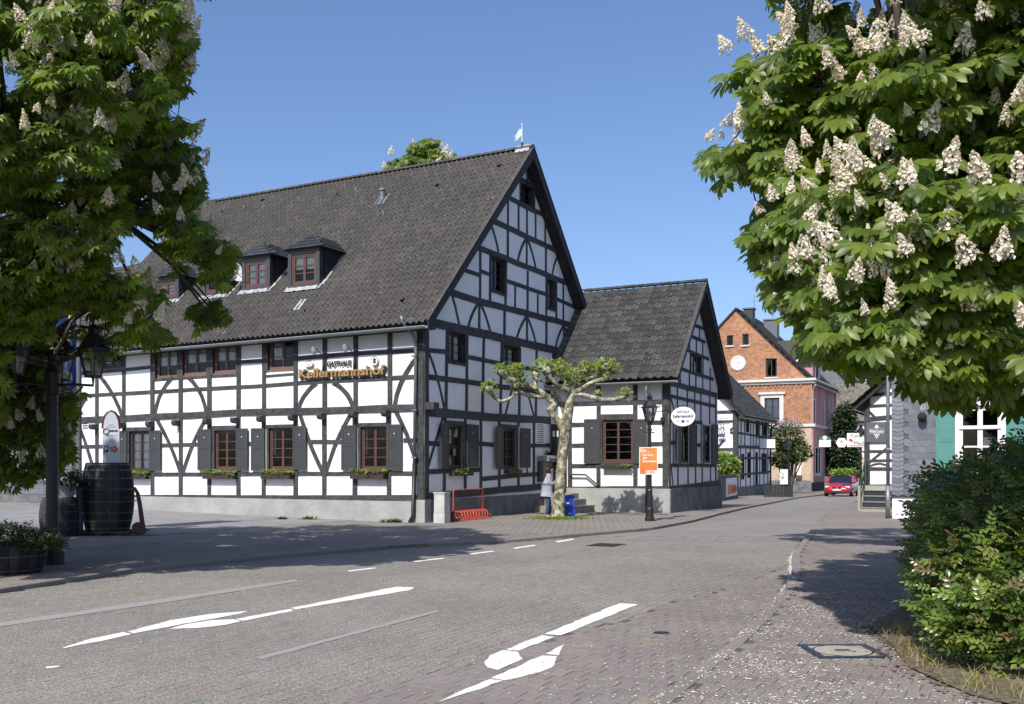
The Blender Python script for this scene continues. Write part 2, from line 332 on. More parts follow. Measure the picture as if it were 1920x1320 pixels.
# ================================================================== GROUND
RZ = -0.07                                   # road level; pavements lie at 0
LP = [(-16,-20),(-12.5,0),(-9.6,6),(-8.6,9),(-7.6,12),(-6.9,14.4),(-6.1,16.9),(-4.6,18.9),(-2.4,21.4),(-0.1,22.9),(0.72,23.8),(3.7,27.2),(5.5,30.9),(7.7,36.5),(9.8,42.3),(13.8,52.5),(18,63.2),(24,76),(36,100)]
RP = [(-4.5,-20),(-1.5,0),(0.1,5),(0.9,7),(1.33,8),(1.98,9.41),(2.87,11.55),(3.69,13.7),(4.48,16.1),(5.33,19.2),(8.1,27.2),(11.4,36.5),(15.3,46.4),(17,50.2),(23,66),(31,85),(40,105)]
lx, ly = np.array(LP).T; rx_, ry_ = np.array(RP).T
XL = lambda y: np.interp(y, ly, lx)
XR = lambda y: np.interp(y, ry_, rx_)
SOIL = [(3.75,10.6),(3.6,9.6),(3.32,8.4),(3.38,7.4),(3.9,6.4),(6,5.2),(14,4.5),(14,23),(9.6,20.5),(7.2,17),(5.4,13.2)]
ASPH = [(-60,23.6),(-12,24.0),(-8.6,24.1),(-7.7,25.9),(-5.9,28.4),(-4.7,30.8),(-20,40),(-60,60)]
def inpoly(x, y, poly):
    x = np.atleast_1d(x); y = np.atleast_1d(y); c = np.zeros(x.shape, bool); j = len(poly)-1
    for i in range(len(poly)):
        xi, yi = poly[i]; xj, yj = poly[j]
        k = ((yi > y) != (yj > y)) & (x < (xj-xi)*(y-yi)/((yj-yi) or 1e-9)+xi); c ^= k; j = i
    return c
# --- terrain out to the horizon, a metre-wide strip mesh that follows the fall of the street
def sheet(name, xs_of_y, ys, z, material, label_kind='structure', nx=1):
    vs = []; fs = []
    for y in ys:
        a, b = xs_of_y(y)
        for i in range(nx+1):
            x = a+(b-a)*i/nx; vs.append((x, y, gz(x, y)+z))
    for j in range(len(ys)-1):
        for i in range(nx): k = j*(nx+1)+i; fs.append((k, k+1, k+nx+2, k+nx+1))
    mb = MB(); mb.add(vs, fs); o = mb.build(name, material, origin=(0,0,0)); tag(o, kind=label_kind); return o
M['earth'] = mat('grey_brown_earth', (0.16, 0.15, 0.13), (0.2, 0.19, 0.16), scale=0.5, rough=1)
ysg = [-900,-300,-60,-20,0,5,12,20,24,27,30,33,36,40,46,54,64,76,90,110,150,300,900]
sheet('ground', lambda y: (-900, 900), ysg, -0.16, M['earth'], nx=40)
RZ_ANG = math.atan2(0.4487, 0.8937)
M['road_far'] = brick_mat('grey_road_paving_far', (0.215,0.205,0.187), (0.24,0.224,0.205), (0.165,0.157,0.135), -math.atan2(0.8937,0.4487), bw=0.225, rh=0.115, ms=0.005, bump=0.006, z_up=False)
M['walk_far'] = brick_mat('brown_grey_pavement_paving_far', (0.215,0.19,0.165), (0.25,0.225,0.2), (0.10,0.09,0.07), RZ_ANG, bw=0.2, rh=0.24, ms=0.009, bump=0.006, z_up=False)
YN = 25.0                                    # paving stones are built one by one up to this distance
def dens(a, b, s): return list(np.arange(a, b, s))+[b]
road = sheet('road', lambda y: (XL(y)+0.03, XR(y)-0.03), dens(-10, YN, 1.0), RZ-0.0045, M['joint'], nx=4)
far = sheet('road_surface', lambda y: (XL(y)+0.03, XR(y)-0.03), dens(YN, 100, 1.0), RZ, M['road_far'], nx=4)
rp = sheet('pavement', lambda y: (XR(y)+0.03, XR(y)+16), dens(-10, YN, 1.0), -0.0045, M['joint'], nx=4)
sheet('pavement_surface', lambda y: (XR(y)+0.03, XR(y)+30), dens(YN, 100, 1.0), 0, M['walk_far'], nx=8)
lpv = sheet('pavement', lambda y: (-22, XL(y)-0.03), dens(-10, YN, 1.0), -0.0045, M['joint'], nx=6)
sheet('pavement_surface', lambda y: (-40 if y < 60 else XL(y)-8, XL(y)-0.03), dens(YN, 100, 1.0), 0, M['walk_far'], nx=24)
# asphalt forecourt in front of the inn, a sheet on the pavement
mb = MB(); ap = []
for j in range(24):
    y = 23.6+j*0.9
    xs = [x for x in np.arange(-45, 0, 0.3) if inpoly(x, y, ASPH)[0]]
    if xs: ap.append((y, min(xs), max(xs)))
vs = []; fs = []
for (y, a, b) in ap:
    for i in range(9): x = a+(b-a)*i/8; vs.append((x, y, gz(x, y)+0.006))
for j in range(len(ap)-1):
    for i in range(8): k = j*9+i; fs.append((k, k+1, k+10, k+9))
mb.add(vs, fs); tag(mb.build('forecourt', M['asphalt'], origin=(0,0,0)), kind='structure')
# planting bed under the bush
mb = MB(); n = len(SOIL); mb.add([(x, y, 0.012) for x, y in SOIL]+[(8.5, 12, 0.10)], [(i, (i+1) % n, n) for i in range(n)])
tag(mb.build('planting_bed', M['soil'], origin=(0,0,0)), kind='structure')

# --- paving stones: staggered rows across the street, long side along it
def stones(region, sx, sy, z, parent, material, nobj=300, ymax=YN, along=False, piece='paver', mass='paving'):
    """sx across the street, sy along it; rows run across (or along) the street"""
    G = np.array(gdir[:2]); Wv = -np.array(wdir[:2])
    nu, nv = int(44/sx), int(40/sy)
    ii, jj = np.meshgrid(np.arange(-nu, nu), np.arange(-int(8/sy), nv), indexing='ij')
    if along: u = ii*sx; v = (jj+(ii % 2)*0.5+np.where(ii % 3 == 0, 0.13, 0))*sy
    else: u = (ii+(jj % 2)*0.5)*sx; v = jj*sy
    c = u[..., None]*Wv+v[..., None]*G+np.array([-6.0, 2.0]); c = c.reshape(-1, 2)
    x, y = c[:, 0], c[:, 1]
    ok = (y > 5.6) & (y < ymax) & (np.abs(x) < 0.62*y+1.5) & region(x, y)
    c = c[ok]; c = c[np.argsort(c[:, 1])]
    n = len(c); g = np.random.RandomState(5)
    hx, hy = sx/2-0.0025, sy/2-0.0018; ch = 0.003
    base = np.array([(-hx,-hy,-0.003),(hx,-hy,-0.003),(hx,hy,-0.003),(-hx,hy,-0.003),(-hx+ch,-hy+ch,0),(hx-ch,-hy+ch,0),(hx-ch,hy-ch,0),(-hx+ch,hy-ch,0)])
    Fc = np.array([(4,5,6,7),(0,1,5,4),(1,2,6,5),(2,3,7,6),(3,0,4,7)])
    A = np.array([[Wv[0],G[0],0],[Wv[1],G[1],0],[0,0,1]])
    mats = np.repeat(A[None], n, 0)
    mats[:, 2, 0] = g.uniform(-0.012, 0.012, n); mats[:, 2, 1] = g.uniform(-0.006, 0.006, n)
    locs = np.column_stack([c, g.uniform(-0.0015, 0.0012, n)+z])
    me0 = np_mesh('paver', base, Fc, material, np.zeros(8))
    pl = wloc(parent)
    for k in range(min(nobj, n)):
        o = bpy.data.objects.new(piece, me0); COL.objects.link(o); o.parent = parent
        mt = Matrix(mats[k].tolist()).to_4x4(); mt.translation = Vector(locs[k])-pl; o.matrix_basis = mt
    if n > nobj: tag(inst(mass, (base, Fc), mats[nobj:], locs[nobj:], material, parent, (0,0,0), g.rand(n-nobj)), kind='stuff')
gut = lambda x, y: x > XR(y)-np.interp(y, [5,8,10,13,16,18], [3.0,2.3,1.9,1.3,0.5,0.0])+0.08*np.sin(y*2.8)
stones(lambda x, y: (x > XL(y)+0.04) & (x < XR(y)-0.04) & ~gut(x, y), 0.115, 0.225, RZ, road, M['paver_road'], along=True, nobj=200)
stones(lambda x, y: (x < XR(y)-0.04) & gut(x, y), 0.15, 0.225, RZ+0.0008, road, M['paver_red'], nobj=100, piece='gutter_paver', mass='gutter_paving')
stones(lambda x, y: (x > XR(y)+0.16) & ~inpoly(x, y, SOIL), 0.16, 0.235, 0, rp, M['paver_walk'])
stones(lambda x, y: (x < XL(y)-0.16) & (x > -20) & ~inpoly(x, y, ASPH), 0.16, 0.235, 0, lpv, M['paver_walk'])

# --- kerbs: one stone per metre
def kerb(P, side, y0, y1, name):
    root = None; pts = [Vector((x, y, 0)) for x, y in P]
    # resample by length
    out = []; acc = 0
    for a, b in zip(pts, pts[1:]):
        L = (b-a).length; t = (-acc) % 1.0
        while t < L: out.append(a+(b-a)*(t/L)); t += 1.0
        acc += L
    out = [q for q in out if y0 <= q.y <= y1]
    root = bpy.data.objects.new(name, None); COL.objects.link(root); root.location = out[0]; WL[root.name] = out[0].copy(); root['kind'] = 'structure'
    for a, b in zip(out, out[1:]):
        d = (b-a).normalized(); nrm = Vector((d.y, -d.x, 0))*side
        za, zb = gz(a.x, a.y), gz(b.x, b.y)
        a2 = a+d*0.004; b2 = b-d*0.004; wv = nrm*0.14; h = 0.004
        mb = MB(); ch = 0.012
        P8 = []
        prof = [(0, -0.12), (0, h-ch), (ch, h), (0.14, h), (0.14, -0.12)]
        for q, zz in ((a2, za), (b2, zb)):
            for (o_, z_) in prof: P8.append(q+nrm*o_+Vector((0, 0, z_+zz)))
        fs = [(i, i+1, i+6, i+5) for i in range(4)]+[(4,3,2,1,0),(5,6,7,8,9)]
        mb.add(P8, fs); mb.build('kerbstone', M['kerb'], root)
kerb(LP, -1, 7.5, 72, 'kerb'); kerb(RP, 1, 5.0, 72, 'kerb')

# --- painted markings (cut where the paving was relaid)
def px_poly(name, pts, material, z, jag=0.012, parent=None):
    P = [at(x, y, z) for x, y in pts]; out = []
    for a, b in zip(P, P[1:]+P[:1]):
        k = max(1, int((b-a).length/0.12))
        for i in range(k):
            q = a+(b-a)*(i/k)
            if i: q += Vector((rnd.uniform(-jag, jag), rnd.uniform(-jag, jag), 0))
            out.append((q.x, q.y, z))
    mb = MB(); m = len(out); mb.add(out+[(x, y, z-0.002) for x, y, _ in out], [tuple(range(m))]); return mb.build(name, material, parent)
MZ = RZ+0.0045
def marking(label, pieces, material, group=None):
    c = at(*pieces[0][0], MZ); e = empty('road_marking', (c.x, c.y, MZ), label, 'road marking', group)
    for p in pieces: px_poly('painted_segment', p, material, MZ, parent=e)
    return e
marking('white painted bent arrow on the road nearest the camera', [
 [(1161.6,1131),(1196,1133),(1052.7,1190.8),(1019,1188.8)], [(1015,1190.8),(1039.7,1194.4),(973.6,1219.7),(947.8,1218)],
 [(941.9,1219),(968.8,1221),(980.7,1235),(932.8,1256),(914,1251),(908,1241),(918,1229)], [(1059.5,1207.4),(1048,1228),(1022.7,1226)],
 [(1017,1228.8),(1044.8,1230.4),(1035,1251),(1013,1259.7),(949.8,1275.5),(920,1271.5)], [(918,1273.5),(943.9,1276),(900,1292),(819,1317),(860,1297)]], M['paint'])
marking('long white painted arrow pointing left on the far lane', [
 [(742.5,1100),(777,1101.5),(770,1106),(555,1142.5),(545,1140)], [(544,1141.5),(550,1145),(455,1164),(442,1160.5)],
 [(440,1161),(452,1165),(425,1171),(367,1177.5),(317,1179),(350,1170),(400,1162.5)], [(465,1145.5),(452,1150),(330,1172.5),(250,1187.5),(240,1184),(320,1162.5),(395,1151)],
 [(232,1185),(247,1189),(220,1195),(122,1215),(117,1214),(170,1197.5)]], M['paint'])
marking('long pale ghost of a removed line beyond the left arrow', [[(-200,1203),(-200,1213),(0,1175),(300,1131),(560,1090),(555,1086),(300,1123),(0,1167)]], M['paint_old'])
marking('short pale ghost of a removed line between the two arrows', [[(477,1232.5),(492,1236),(825,1146.5),(818,1144)]], M['paint_old'])
marking('small worn white paint fleck at the lower left of the road', [[(85,1250),(111,1248),(111,1250.5),(88,1253)]], M['paint'])
nm = ['leftmost, in tree shade', 'second from left', 'third from left', 'fourth from left', 'rightmost, nearest the bare tree']
for i, (a, b, c_, d) in enumerate([(650,1070,707,1064),(773.6,1052,834,1046),(878.6,1038,928,1032.5),(961,1027.3,1007,1021.4),(1040,1015.4,1077.7,1010)]):
    marking('thin white dash beside the far kerb, '+nm[i], [[(a,b),(a+6,b+1.6),(c_,d+1.4),(c_-5,d)]], M['paint'], 'white dashes along the far kerb')

# --- covers
def cover_rect():
    c = at(1137, 1022, RZ); e = empty('drain_cover', (c.x, c.y, RZ), 'rectangular iron drain grating in the road before the pollarded tree', 'drain cover')
    mb = MB(); X, Y, Z = gdir, wdir, Vector((0,0,1))
    for s_ in (-1, 1):
        mb.obox(c+X*(0.38*s_)+Z*0.004, X, Y, Z, 0.03, 0.30, 0.004); mb.obox(c+Y*(0.30*s_)+Z*0.003, X, Y, Z, 0.41, 0.03, 0.004)
    mb.build('frame', M['iron'], e)
    for k in range(8): MB().obox(c+X*(-0.33+k*0.094)+Z*0.002, X, Y, Z, 0.02, 0.27, 0.003).build('grate_bar', M['iron'], e)
cover_rect()
M['concrete'] = mat('pale_concrete', (0.30,0.28,0.23), (0.36,0.34,0.29), scale=14, rough=0.95, bump=0.003, bscale=70)
c = at(1580, 1221, 0.003); e = empty('manhole_cover', c, 'round concrete manhole cover in a square iron frame beside the bush', 'manhole cover')
mb = MB(); X, Y, Z = gdir, wdir, Vector((0,0,1))
th = math.radians(20); X = Vector((math.cos(th), -math.sin(th)*0+0.02, 0)).normalized(); Y = Vector((-X.y, X.x, 0))
for s_ in (-1, 1):
    mb.obox(c+X*(0.29*s_)+Z*0.003, X, Y, Z, 0.035, 0.325, 0.006); mb.obox(c+Y*(0.29*s_)+Z*0.002, X, Y, Z, 0.255, 0.035, 0.006)
mb.build('frame', M['iron'], e)
mb = MB(); mb.obox(c+Z*0.0, X, Y, Z, 0.255, 0.255, 0.004); mb.build('corner_fill', M['concrete'], e)
mb = MB(); mb.lathe(c, [(0.25, 0), (0.25, 0.007), (0.245, 0.009), (0.0, 0.009)], 32, cap=False); mb.build('concrete_disc', M['concrete'], e)
mb = MB(); mb.lathe(c, [(0.252, 0.006), (0.262, 0.0085), (0.27, 0.006)], 32, cap=False); mb.build('iron_ring', M['iron'], e)
for k in range(6): MB().obox(c+X*(-0.06+k*0.024)+Z*0.010, X, Y, Z, 0.007, 0.05, 0.002).build('vent_slot', M['iron'], e)
c = at(1240, 1187, RZ); mb = MB(); mb.lathe(c, [(0.085, -0.01), (0.085, 0.006), (0.07, 0.007), (0.065, 0.003), (0, 0.004)], 20, cap=False)
tag(mb.build('valve_cap', M['iron']), 'small round iron valve cap in the road right of the bent arrow', 'valve cap')

# --- fallen petals and dead leaves
def litter(name, spots, material, s0, s1, z):
    T = (np.array([(-1,-0.7,0),(0,-0.9,0.35),(0,0.9,0.35),(-1,0.6,0),(1,-0.5,0),(1,0.7,0.05)]), np.array([(0,1,2,3),(1,4,5,2)]))
    n = len(spots); g = np.random.RandomState(3); a = g.uniform(0, 6.28, n); s = g.uniform(s0, s1, n)
    mats = np.zeros((n,3,3)); mats[:,0,0] = np.cos(a)*s; mats[:,0,1] = -np.sin(a)*s; mats[:,1,0] = np.sin(a)*s; mats[:,1,1] = np.cos(a)*s; mats[:,2,2] = s*g.uniform(0.2, 1.2, n)
    sp = np.array(spots); locs = np.column_stack([sp[:,0], sp[:,1], np.where((sp[:,0] > XL(sp[:,1])) & (sp[:,0] < XR(sp[:,1])), RZ, 0)+z])
    return tag(inst(name, T, mats, locs, material, None, (0,0,0), g.rand(n)), kind='stuff')
sp = []
for _ in range(8500):                                   # heavy fall on the near right pavement
    y = rnd.uniform(6.4, 17); x = XR(y)+abs(rnd.gauss(0.2, 1.5))
    if noise.noise(Vector((x*1.6, y*1.6, 0)))+rnd.uniform(-0.45, 0.65) < (y-8.5)*0.06: continue
    sp.append((x, y))
for _ in range(2600):                                   # drifted along the gutter
    y = rnd.uniform(7, 21)**1.0; x = XR(y)-abs(rnd.gauss(0, 0.028))-0.004; sp.append((x, y))
for _ in range(420):
    y = rnd.uniform(6.5, 14); x = XR(y)-abs(rnd.gauss(0, 0.8)); sp.append((x, y))
for _ in range(2600):                                   # under the left tree
    y = rnd.uniform(12.5, 25); x = rnd.uniform(-13, -1)
    if x < XL(y)+1.8: sp.append((x, y))
for _ in range(90): sp.append((rnd.uniform(-6, 4), rnd.uniform(8, 22)))
litter('fallen_petals', sp, M['petal'], 0.004, 0.0115, 0.004)
sp = []
for _ in range(420):
    t = rnd.random(); i = rnd.randrange(0, 4); a, b = SOIL[i], SOIL[i+1]
    sp.append((a[0]+(b[0]-a[0])*t+rnd.gauss(0.05, 0.16), a[1]+(b[1]-a[1])*t+rnd.gauss(0, 0.16)))
litter('dead_leaves', sp, M['deadleaf'], 0.010, 0.022, 0.016)
# ================================================================== HOUSE-BUILDING HELPERS
def clip_poly(poly, test):
    """clip a convex (u,z) polygon by half plane a*u+b*z+c>=0"""
    a, b, c = test; out = []
    for i in range(len(poly)):
        p, q = poly[i], poly[(i+1) % len(poly)]
        dp, dq = a*p[0]+b*p[1]+c, a*q[0]+b*q[1]+c
        if dp >= 0: out.append(p)
        if dp*dq < 0: t = dp/(dp-dq); out.append((p[0]+(q[0]-p[0])*t, p[1]+(q[1]-p[1])*t))
    return out
def wall(fr, outline, holes, material, parent, name='wall', reveal=0.22, d=0.0, rev=None):
    """convex outline (u,z) with rectangular holes (u0,u1,z0,z1) that get reveals"""
    us = sorted({round(v, 4) for h in holes for v in h[:2]}|{min(p[0] for p in outline), max(p[0] for p in outline)})
    zs = sorted({round(v, 4) for h in holes for v in h[2:4]}|{min(p[1] for p in outline), max(p[1] for p in outline)})
    half = []
    cx = sum(p[0] for p in outline)/len(outline); cz = sum(p[1] for p in outline)/len(outline)
    for i in range(len(outline)):
        p, q = outline[i], outline[(i+1) % len(outline)]
        a, b = q[1]-p[1], -(q[0]-p[0]); c = -(a*p[0]+b*p[1])
        if a*cx+b*cz+c < 0: a, b, c = -a, -b, -c
        half.append((a, b, c))
    mb = MB()
    for i in range(len(us)-1):
        for j in range(len(zs)-1):
            um, zm = (us[i]+us[i+1])/2, (zs[j]+zs[j+1])/2
            if any(h[0] < um < h[1] and h[2] < zm < h[3] for h in holes): continue
            poly = [(us[i],zs[j]),(us[i+1],zs[j]),(us[i+1],zs[j+1]),(us[i],zs[j+1])]
            for t in half: poly = clip_poly(poly, t) if poly else poly
            if len(poly) >= 3: mb.add([fr.p(u, z, d) for u, z in poly], [tuple(range(len(poly)))])
    mb.cur = 1
    for (u0,u1,z0,z1) in holes:
        for (a, b) in (((u0,z0),(u1,z0)),((u1,z0),(u1,z1)),((u1,z1),(u0,z1)),((u0,z1),(u0,z0))):
            mb.add([fr.p(*a, d), fr.p(*b, d), fr.p(*b, d-reveal), fr.p(*a, d-reveal)], [(0,1,2,3)])
    return mb.build(name, [material, rev or M['timber']], parent)
_bj = [0]
def beam(fr, pts, w, d, parent, name='timber', material=None, taper=1.0):
    """hand-hewn timber: a strip along (u,z) points, a little uneven, standing d proud of the plaster"""
    _bj[0] += 1; d = d+(_bj[0] % 9)*0.0006
    P = [Vector((u, z)) for u, z in pts]; Q = [P[0]]
    for a, b in zip(P, P[1:]):
        k = max(1, int((b-a).length/0.9))
        for i in range(1, k+1): Q.append(a+(b-a)*(i/k))
    n = len(Q); vs = []; fs = []
    for i, q in enumerate(Q):
        t = (Q[min(i+1, n-1)]-Q[max(i-1, 0)]).normalized(); nn = Vector((-t.y, t.x))
        h1, h2 = w/2*(1+rnd.uniform(-0.09, 0.09)), w/2*(1+rnd.uniform(-0.09, 0.09))
        if 0 < i < n-1: q = q+nn*rnd.uniform(-0.008, 0.008)
        A, B = q+nn*h1, q-nn*h2
        vs += [fr.p(A.x, A.y, -0.02), fr.p(A.x, A.y, d), fr.p(B.x, B.y, d), fr.p(B.x, B.y, -0.02)]
    for i in range(n-1):
        a = i*4; b = a+4
        for k in range(3): fs.append((a+k, a+k+1, b+k+1, b+k))
    fs.append((0,1,2,3)); e = (n-1)*4; fs.append((e+3,e+2,e+1,e))
    mb = MB(); mb.add(vs, fs); return mb.build(name, material or M['timber'], parent)
def pxb(fr, segs, w, d, parent, **k):
    for s in segs:
        if len(s) == 5: x1,y1,x2,y2,ww = s
        else: (x1,y1,x2,y2), ww = s, w
        beam(fr, [fr.uz(x1,y1), fr.uz(x2,y2)], ww, d, parent, **k)
def pxarc(fr, s, bow, w, d, parent):
    """curved brace between two photo points, bowed sideways by a share of its length"""
    a, b = Vector(fr.uz(*s[:2])), Vector(fr.uz(*s[2:4])); e_ = (b-a).normalized()*0.07; a = a-e_; b = b+e_; t = b-a; nn = Vector((t.y, -t.x))
    beam(fr, [tuple(a+t*k+nn*bow*4*k*(1-k)) for k in (0,0.2,0.4,0.6,0.8,1.0)], w, d, parent, name='brace')
def window(fr, r, parent, cols=2, rows=4, fm='frame_red', depth=0.10, fw=0.055, bar=0.022, sash=0.04, curtain=None, name='window', meeting=True, rowfr=None, interior=True, sill=None):
    """r=(u0,u1,z0,z1) opening; frame > sashes, bars, panes; the dark room behind belongs to it"""
    u0,u1,z0,z1 = r; mb = MB(); dd = -depth
    def ring(mb, a0,a1,b0,b1, w, d0, d1):
        fr.box(mb, a0,a1,b0,b0+w,d0,d1); fr.box(mb, a0,a1,b1-w,b1,d0,d1)
        fr.box(mb, a0,a0+w,b0+w,b1-w,d0,d1-0.001); fr.box(mb, a1-w,a1,b0+w,b1-w,d0,d1-0.001)
    ring(mb, u0,u1,z0,z1, fw, dd-0.05, dd+0.02)
    win = mb.build(name, M[fm], parent)
    if interior:
        mb = MB(); P = [(u0-0.2,z0-0.1),(u1+0.2,z0-0.1),(u1+0.2,z1+0.1),(u0-0.2,z1+0.1)]
        A = [fr.p(a,b,dd-0.13) for a,b in P]; B = [fr.p(a,b,dd-0.9) for a,b in P]
        mb.add(A+B, [(4,5,6,7),(0,1,5,4),(1,2,6,5),(2,3,7,6),(3,0,4,7)]); mb.build('room', M['dark'], win)
    a0,a1,b0,b1 = u0+fw,u1-fw,z0+fw,z1-fw; cw = (a1-a0)/cols
    rf = rowfr or [i/rows for i in range(rows+1)]
    for c in range(cols):
        s0, s1 = a0+cw*c, a0+cw*(c+1); mb = MB(); ring(mb, s0+0.002,s1-0.002,b0+0.002,b1-0.002, sash, dd-0.03, dd+0.008)
        mb.build('sash', M[fm], win)
        i0,i1,j0,j1 = s0+sash,s1-sash,b0+sash,b1-sash
        for k in range(1, len(rf)-1):
            zc = j0+(j1-j0)*rf[k]; fr.box(MB(), i0,i1,zc-bar/2,zc+bar/2,dd-0.02,dd+0.002).build('glazing_bar', M[fm], win)
        for k in range(len(rf)-1):
            p0 = j0+(j1-j0)*rf[k]; p1 = j0+(j1-j0)*rf[k+1]; tl = rnd.uniform(-0.003, 0.003)
            MB().add([fr.p(i0,p0,dd-0.015+tl), fr.p(i1,p0,dd-0.015-tl), fr.p(i1,p1,dd-0.015-tl*2), fr.p(i0,p1,dd-0.015+tl)], [(0,1,2,3)]).build('pane', M['glass'], win)
    if curtain:
        spans, zr, cm = curtain
        for (ca, cb) in spans:
            n = max(6, int((cb-ca)*(u1-u0)/0.035)); vs = []; fs = []
            for i in range(n+1):
                u = u0+(u1-u0)*(ca+(cb-ca)*i/n); o = dd-0.075+0.014*math.sin(i*1.9+rnd.uniform(-0.4,0.4))
                vs += [fr.p(u, z0+(z1-z0)*zr[0], o), fr.p(u, z0+(z1-z0)*zr[1], o)]
            for i in range(n): fs.append((2*i, 2*i+2, 2*i+3, 2*i+1))
            MB().add(vs, fs).build('curtain', M[cm], win)
    if sill: fr.box(MB(), u0-0.04,u1+0.04,z0-0.05,z0+0.0,dd,sill).build('sill', M[fm], win)
    return win
def shutter(fr, u0,u1,z0,z1, parent, d=0.045, hinge=0, heart=True, name='shutter', sm='shutter', rot=0.0):
    """framed shutter with two grooved panels, folded back on the wall (rot opens it off the wall)"""
    pu = u0 if hinge == 0 else u1; sub = Fr((0,0), (1,0)); base = fr.p(pu, 0, d)
    a = rot if hinge else -rot
    sub.O = Vector((base.x, base.y, 0)); ca, sa = math.cos(a), math.sin(a)
    sub.N = Vector((fr.N.x*ca-fr.N.y*sa, fr.N.x*sa+fr.N.y*ca, 0)); sub.U = Vector((-sub.N.y, sub.N.x, 0))
    x0, x1 = u0-pu, u1-pu; t = 0.028; st = 0.075; zm = z0+(z1-z0)*0.56
    mb = MB(); sub.box(mb, x0+0.01,x1-0.01,z0+0.01,z1-0.01,0,t-0.012); sh = mb.build(name, M[sm], parent)
    mb = MB()
    for a_, b_ in ((x0,x0+st),(x1-st,x1)): sub.box(mb, a_,b_,z0,z1,-0.004,t)
    for a_, b_ in ((z0,z0+st*1.3),(zm-st*0.5,zm+st*0.5),(z1-st,z1)): sub.box(mb, x0+st,x1-st,a_,b_,-0.003,t-0.0015)
    mb.build('shutter_frame', M[sm], sh)
    w = (x1-x0-2*st)/3
    for z_a, z_b in ((z0+st*1.3,zm-st*0.5),(zm+st*0.5,z1-st)):
        for k in range(3): sub.box(MB(), x0+st+w*k+0.004,x0+st+w*(k+1)-0.004,z_a+0.012,z_b-0.012,0.001,t-0.007).build('shutter_board', M[sm], sh)
    if heart:
        xc = (x0+x1)/2; zc = zm+(z1-zm)*0.55; r = 0.02
        MB().add([sub.p(xc-r,zc+r,t-0.006), sub.p(xc,zc+r*0.5,t-0.006), sub.p(xc+r,zc+r,t-0.006), sub.p(xc+r*0.9,zc,t-0.006), sub.p(xc,zc-r*1.4,t-0.006), sub.p(xc-r*0.9,zc,t-0.006)], [(0,5,4,3,2,1)]).build('heart_cutout', M['plaster'], sh)
    return sh
# ---- leaf templates (quads)
def leaflet(st, L=1.0, droop=0.25, fold=0.22):
    V = []; Fq = []
    for x, w in st:
        z = -droop*x*x*L; V += [(x*L, w*L, z+fold*w*L), (x*L, 0, z), (x*L, -w*L, z+fold*w*L)]
    for i in range(len(st)-1):
        a = i*3; Fq += [(a, a+3, a+4, a+1), (a+1, a+4, a+5, a+2)]
    return np.array(V), np.array(Fq)
def compose(parts):
    V = []; Fc = []; n = 0
    for v, f in parts: V.append(v); Fc.append(f+n); n += len(v)
    return np.vstack(V), np.vstack(Fc)
def rotz(v, a):
    c, s = math.cos(a), math.sin(a); return v@np.array([[c,s,0],[-s,c,0],[0,0,1]])
ST4 = [(0,0.012),(0.35,0.085),(0.66,0.175),(0.86,0.13),(1.0,0.008)]
ST3 = [(0,0.012),(0.62,0.17),(1.0,0.01)]
def palmate(st, n=6, petiole=0.5, droop=0.3):
    parts = []; A = {5:[0,.55,-.55,1.15,-1.15], 6:[0,.5,-.5,1.05,-1.1,1.75], 7:[0,.45,-.45,.95,-.95,1.6,-1.6]}[n]
    for a in A:
        L = 1-0.16*abs(a); v, f = leaflet(st, L, droop+0.15*abs(a)); parts.append((rotz(v, a)+np.array([petiole,0,0]), f))
    pt = np.array([(0,0.008,0.0),(0,-0.008,0),(petiole,-0.008,0.0),(petiole,0.008,0.0)]); parts.append((pt, np.array([(0,1,2,3)])))
    return compose(parts)
LEAF_HI = palmate(ST4, 6); LEAF_LO = palmate(ST3, 5)
def simple_leaf(): return leaflet([(0,0.02),(0.5,0.27),(1.0,0.02)], 1.0, 0.2, 0.3)
LEAF1 = simple_leaf()
def lobed():
    v = np.array([(0,0.02,0),(0,-0.02,0),(0.35,-0.42,0.03),(0.55,-0.22,0),(1,0,-0.12),(0.55,0.22,0),(0.35,0.42,0.03),(0.4,0,-0.02)]); return v, np.array([(0,1,2,7),(7,2,3,4),(7,4,5,6),(0,7,6,0)])
def orient(fwd, up):
    """matrices whose columns are forward, left, up"""
    f = fwd/np.linalg.norm(fwd, axis=1, keepdims=True); l = np.cross(up, f); l /= np.linalg.norm(l, axis=1, keepdims=True)+1e-9
    u = np.cross(f, l); return np.stack([f, l, u], axis=2)
def leaf_cloud(P, size, seed, droop=(-0.9, 0.1), outward=None, tmpl=None):
    """one leaf per point; random azimuth or outward"""
    g = np.random.RandomState(seed); n = len(P); a = g.uniform(0, 6.283, n)
    f = np.column_stack([np.cos(a), np.sin(a), g.uniform(*droop, n)])
    if outward is not None: f[:, :2] = f[:, :2]*0.7+outward[:, :2]
    up = np.column_stack([g.normal(-0.25, 0.3, n), g.normal(-0.5, 0.3, n), np.ones(n)])
    return orient(f, up)*g.uniform(size*0.75, size*1.2, n)[:, None, None]
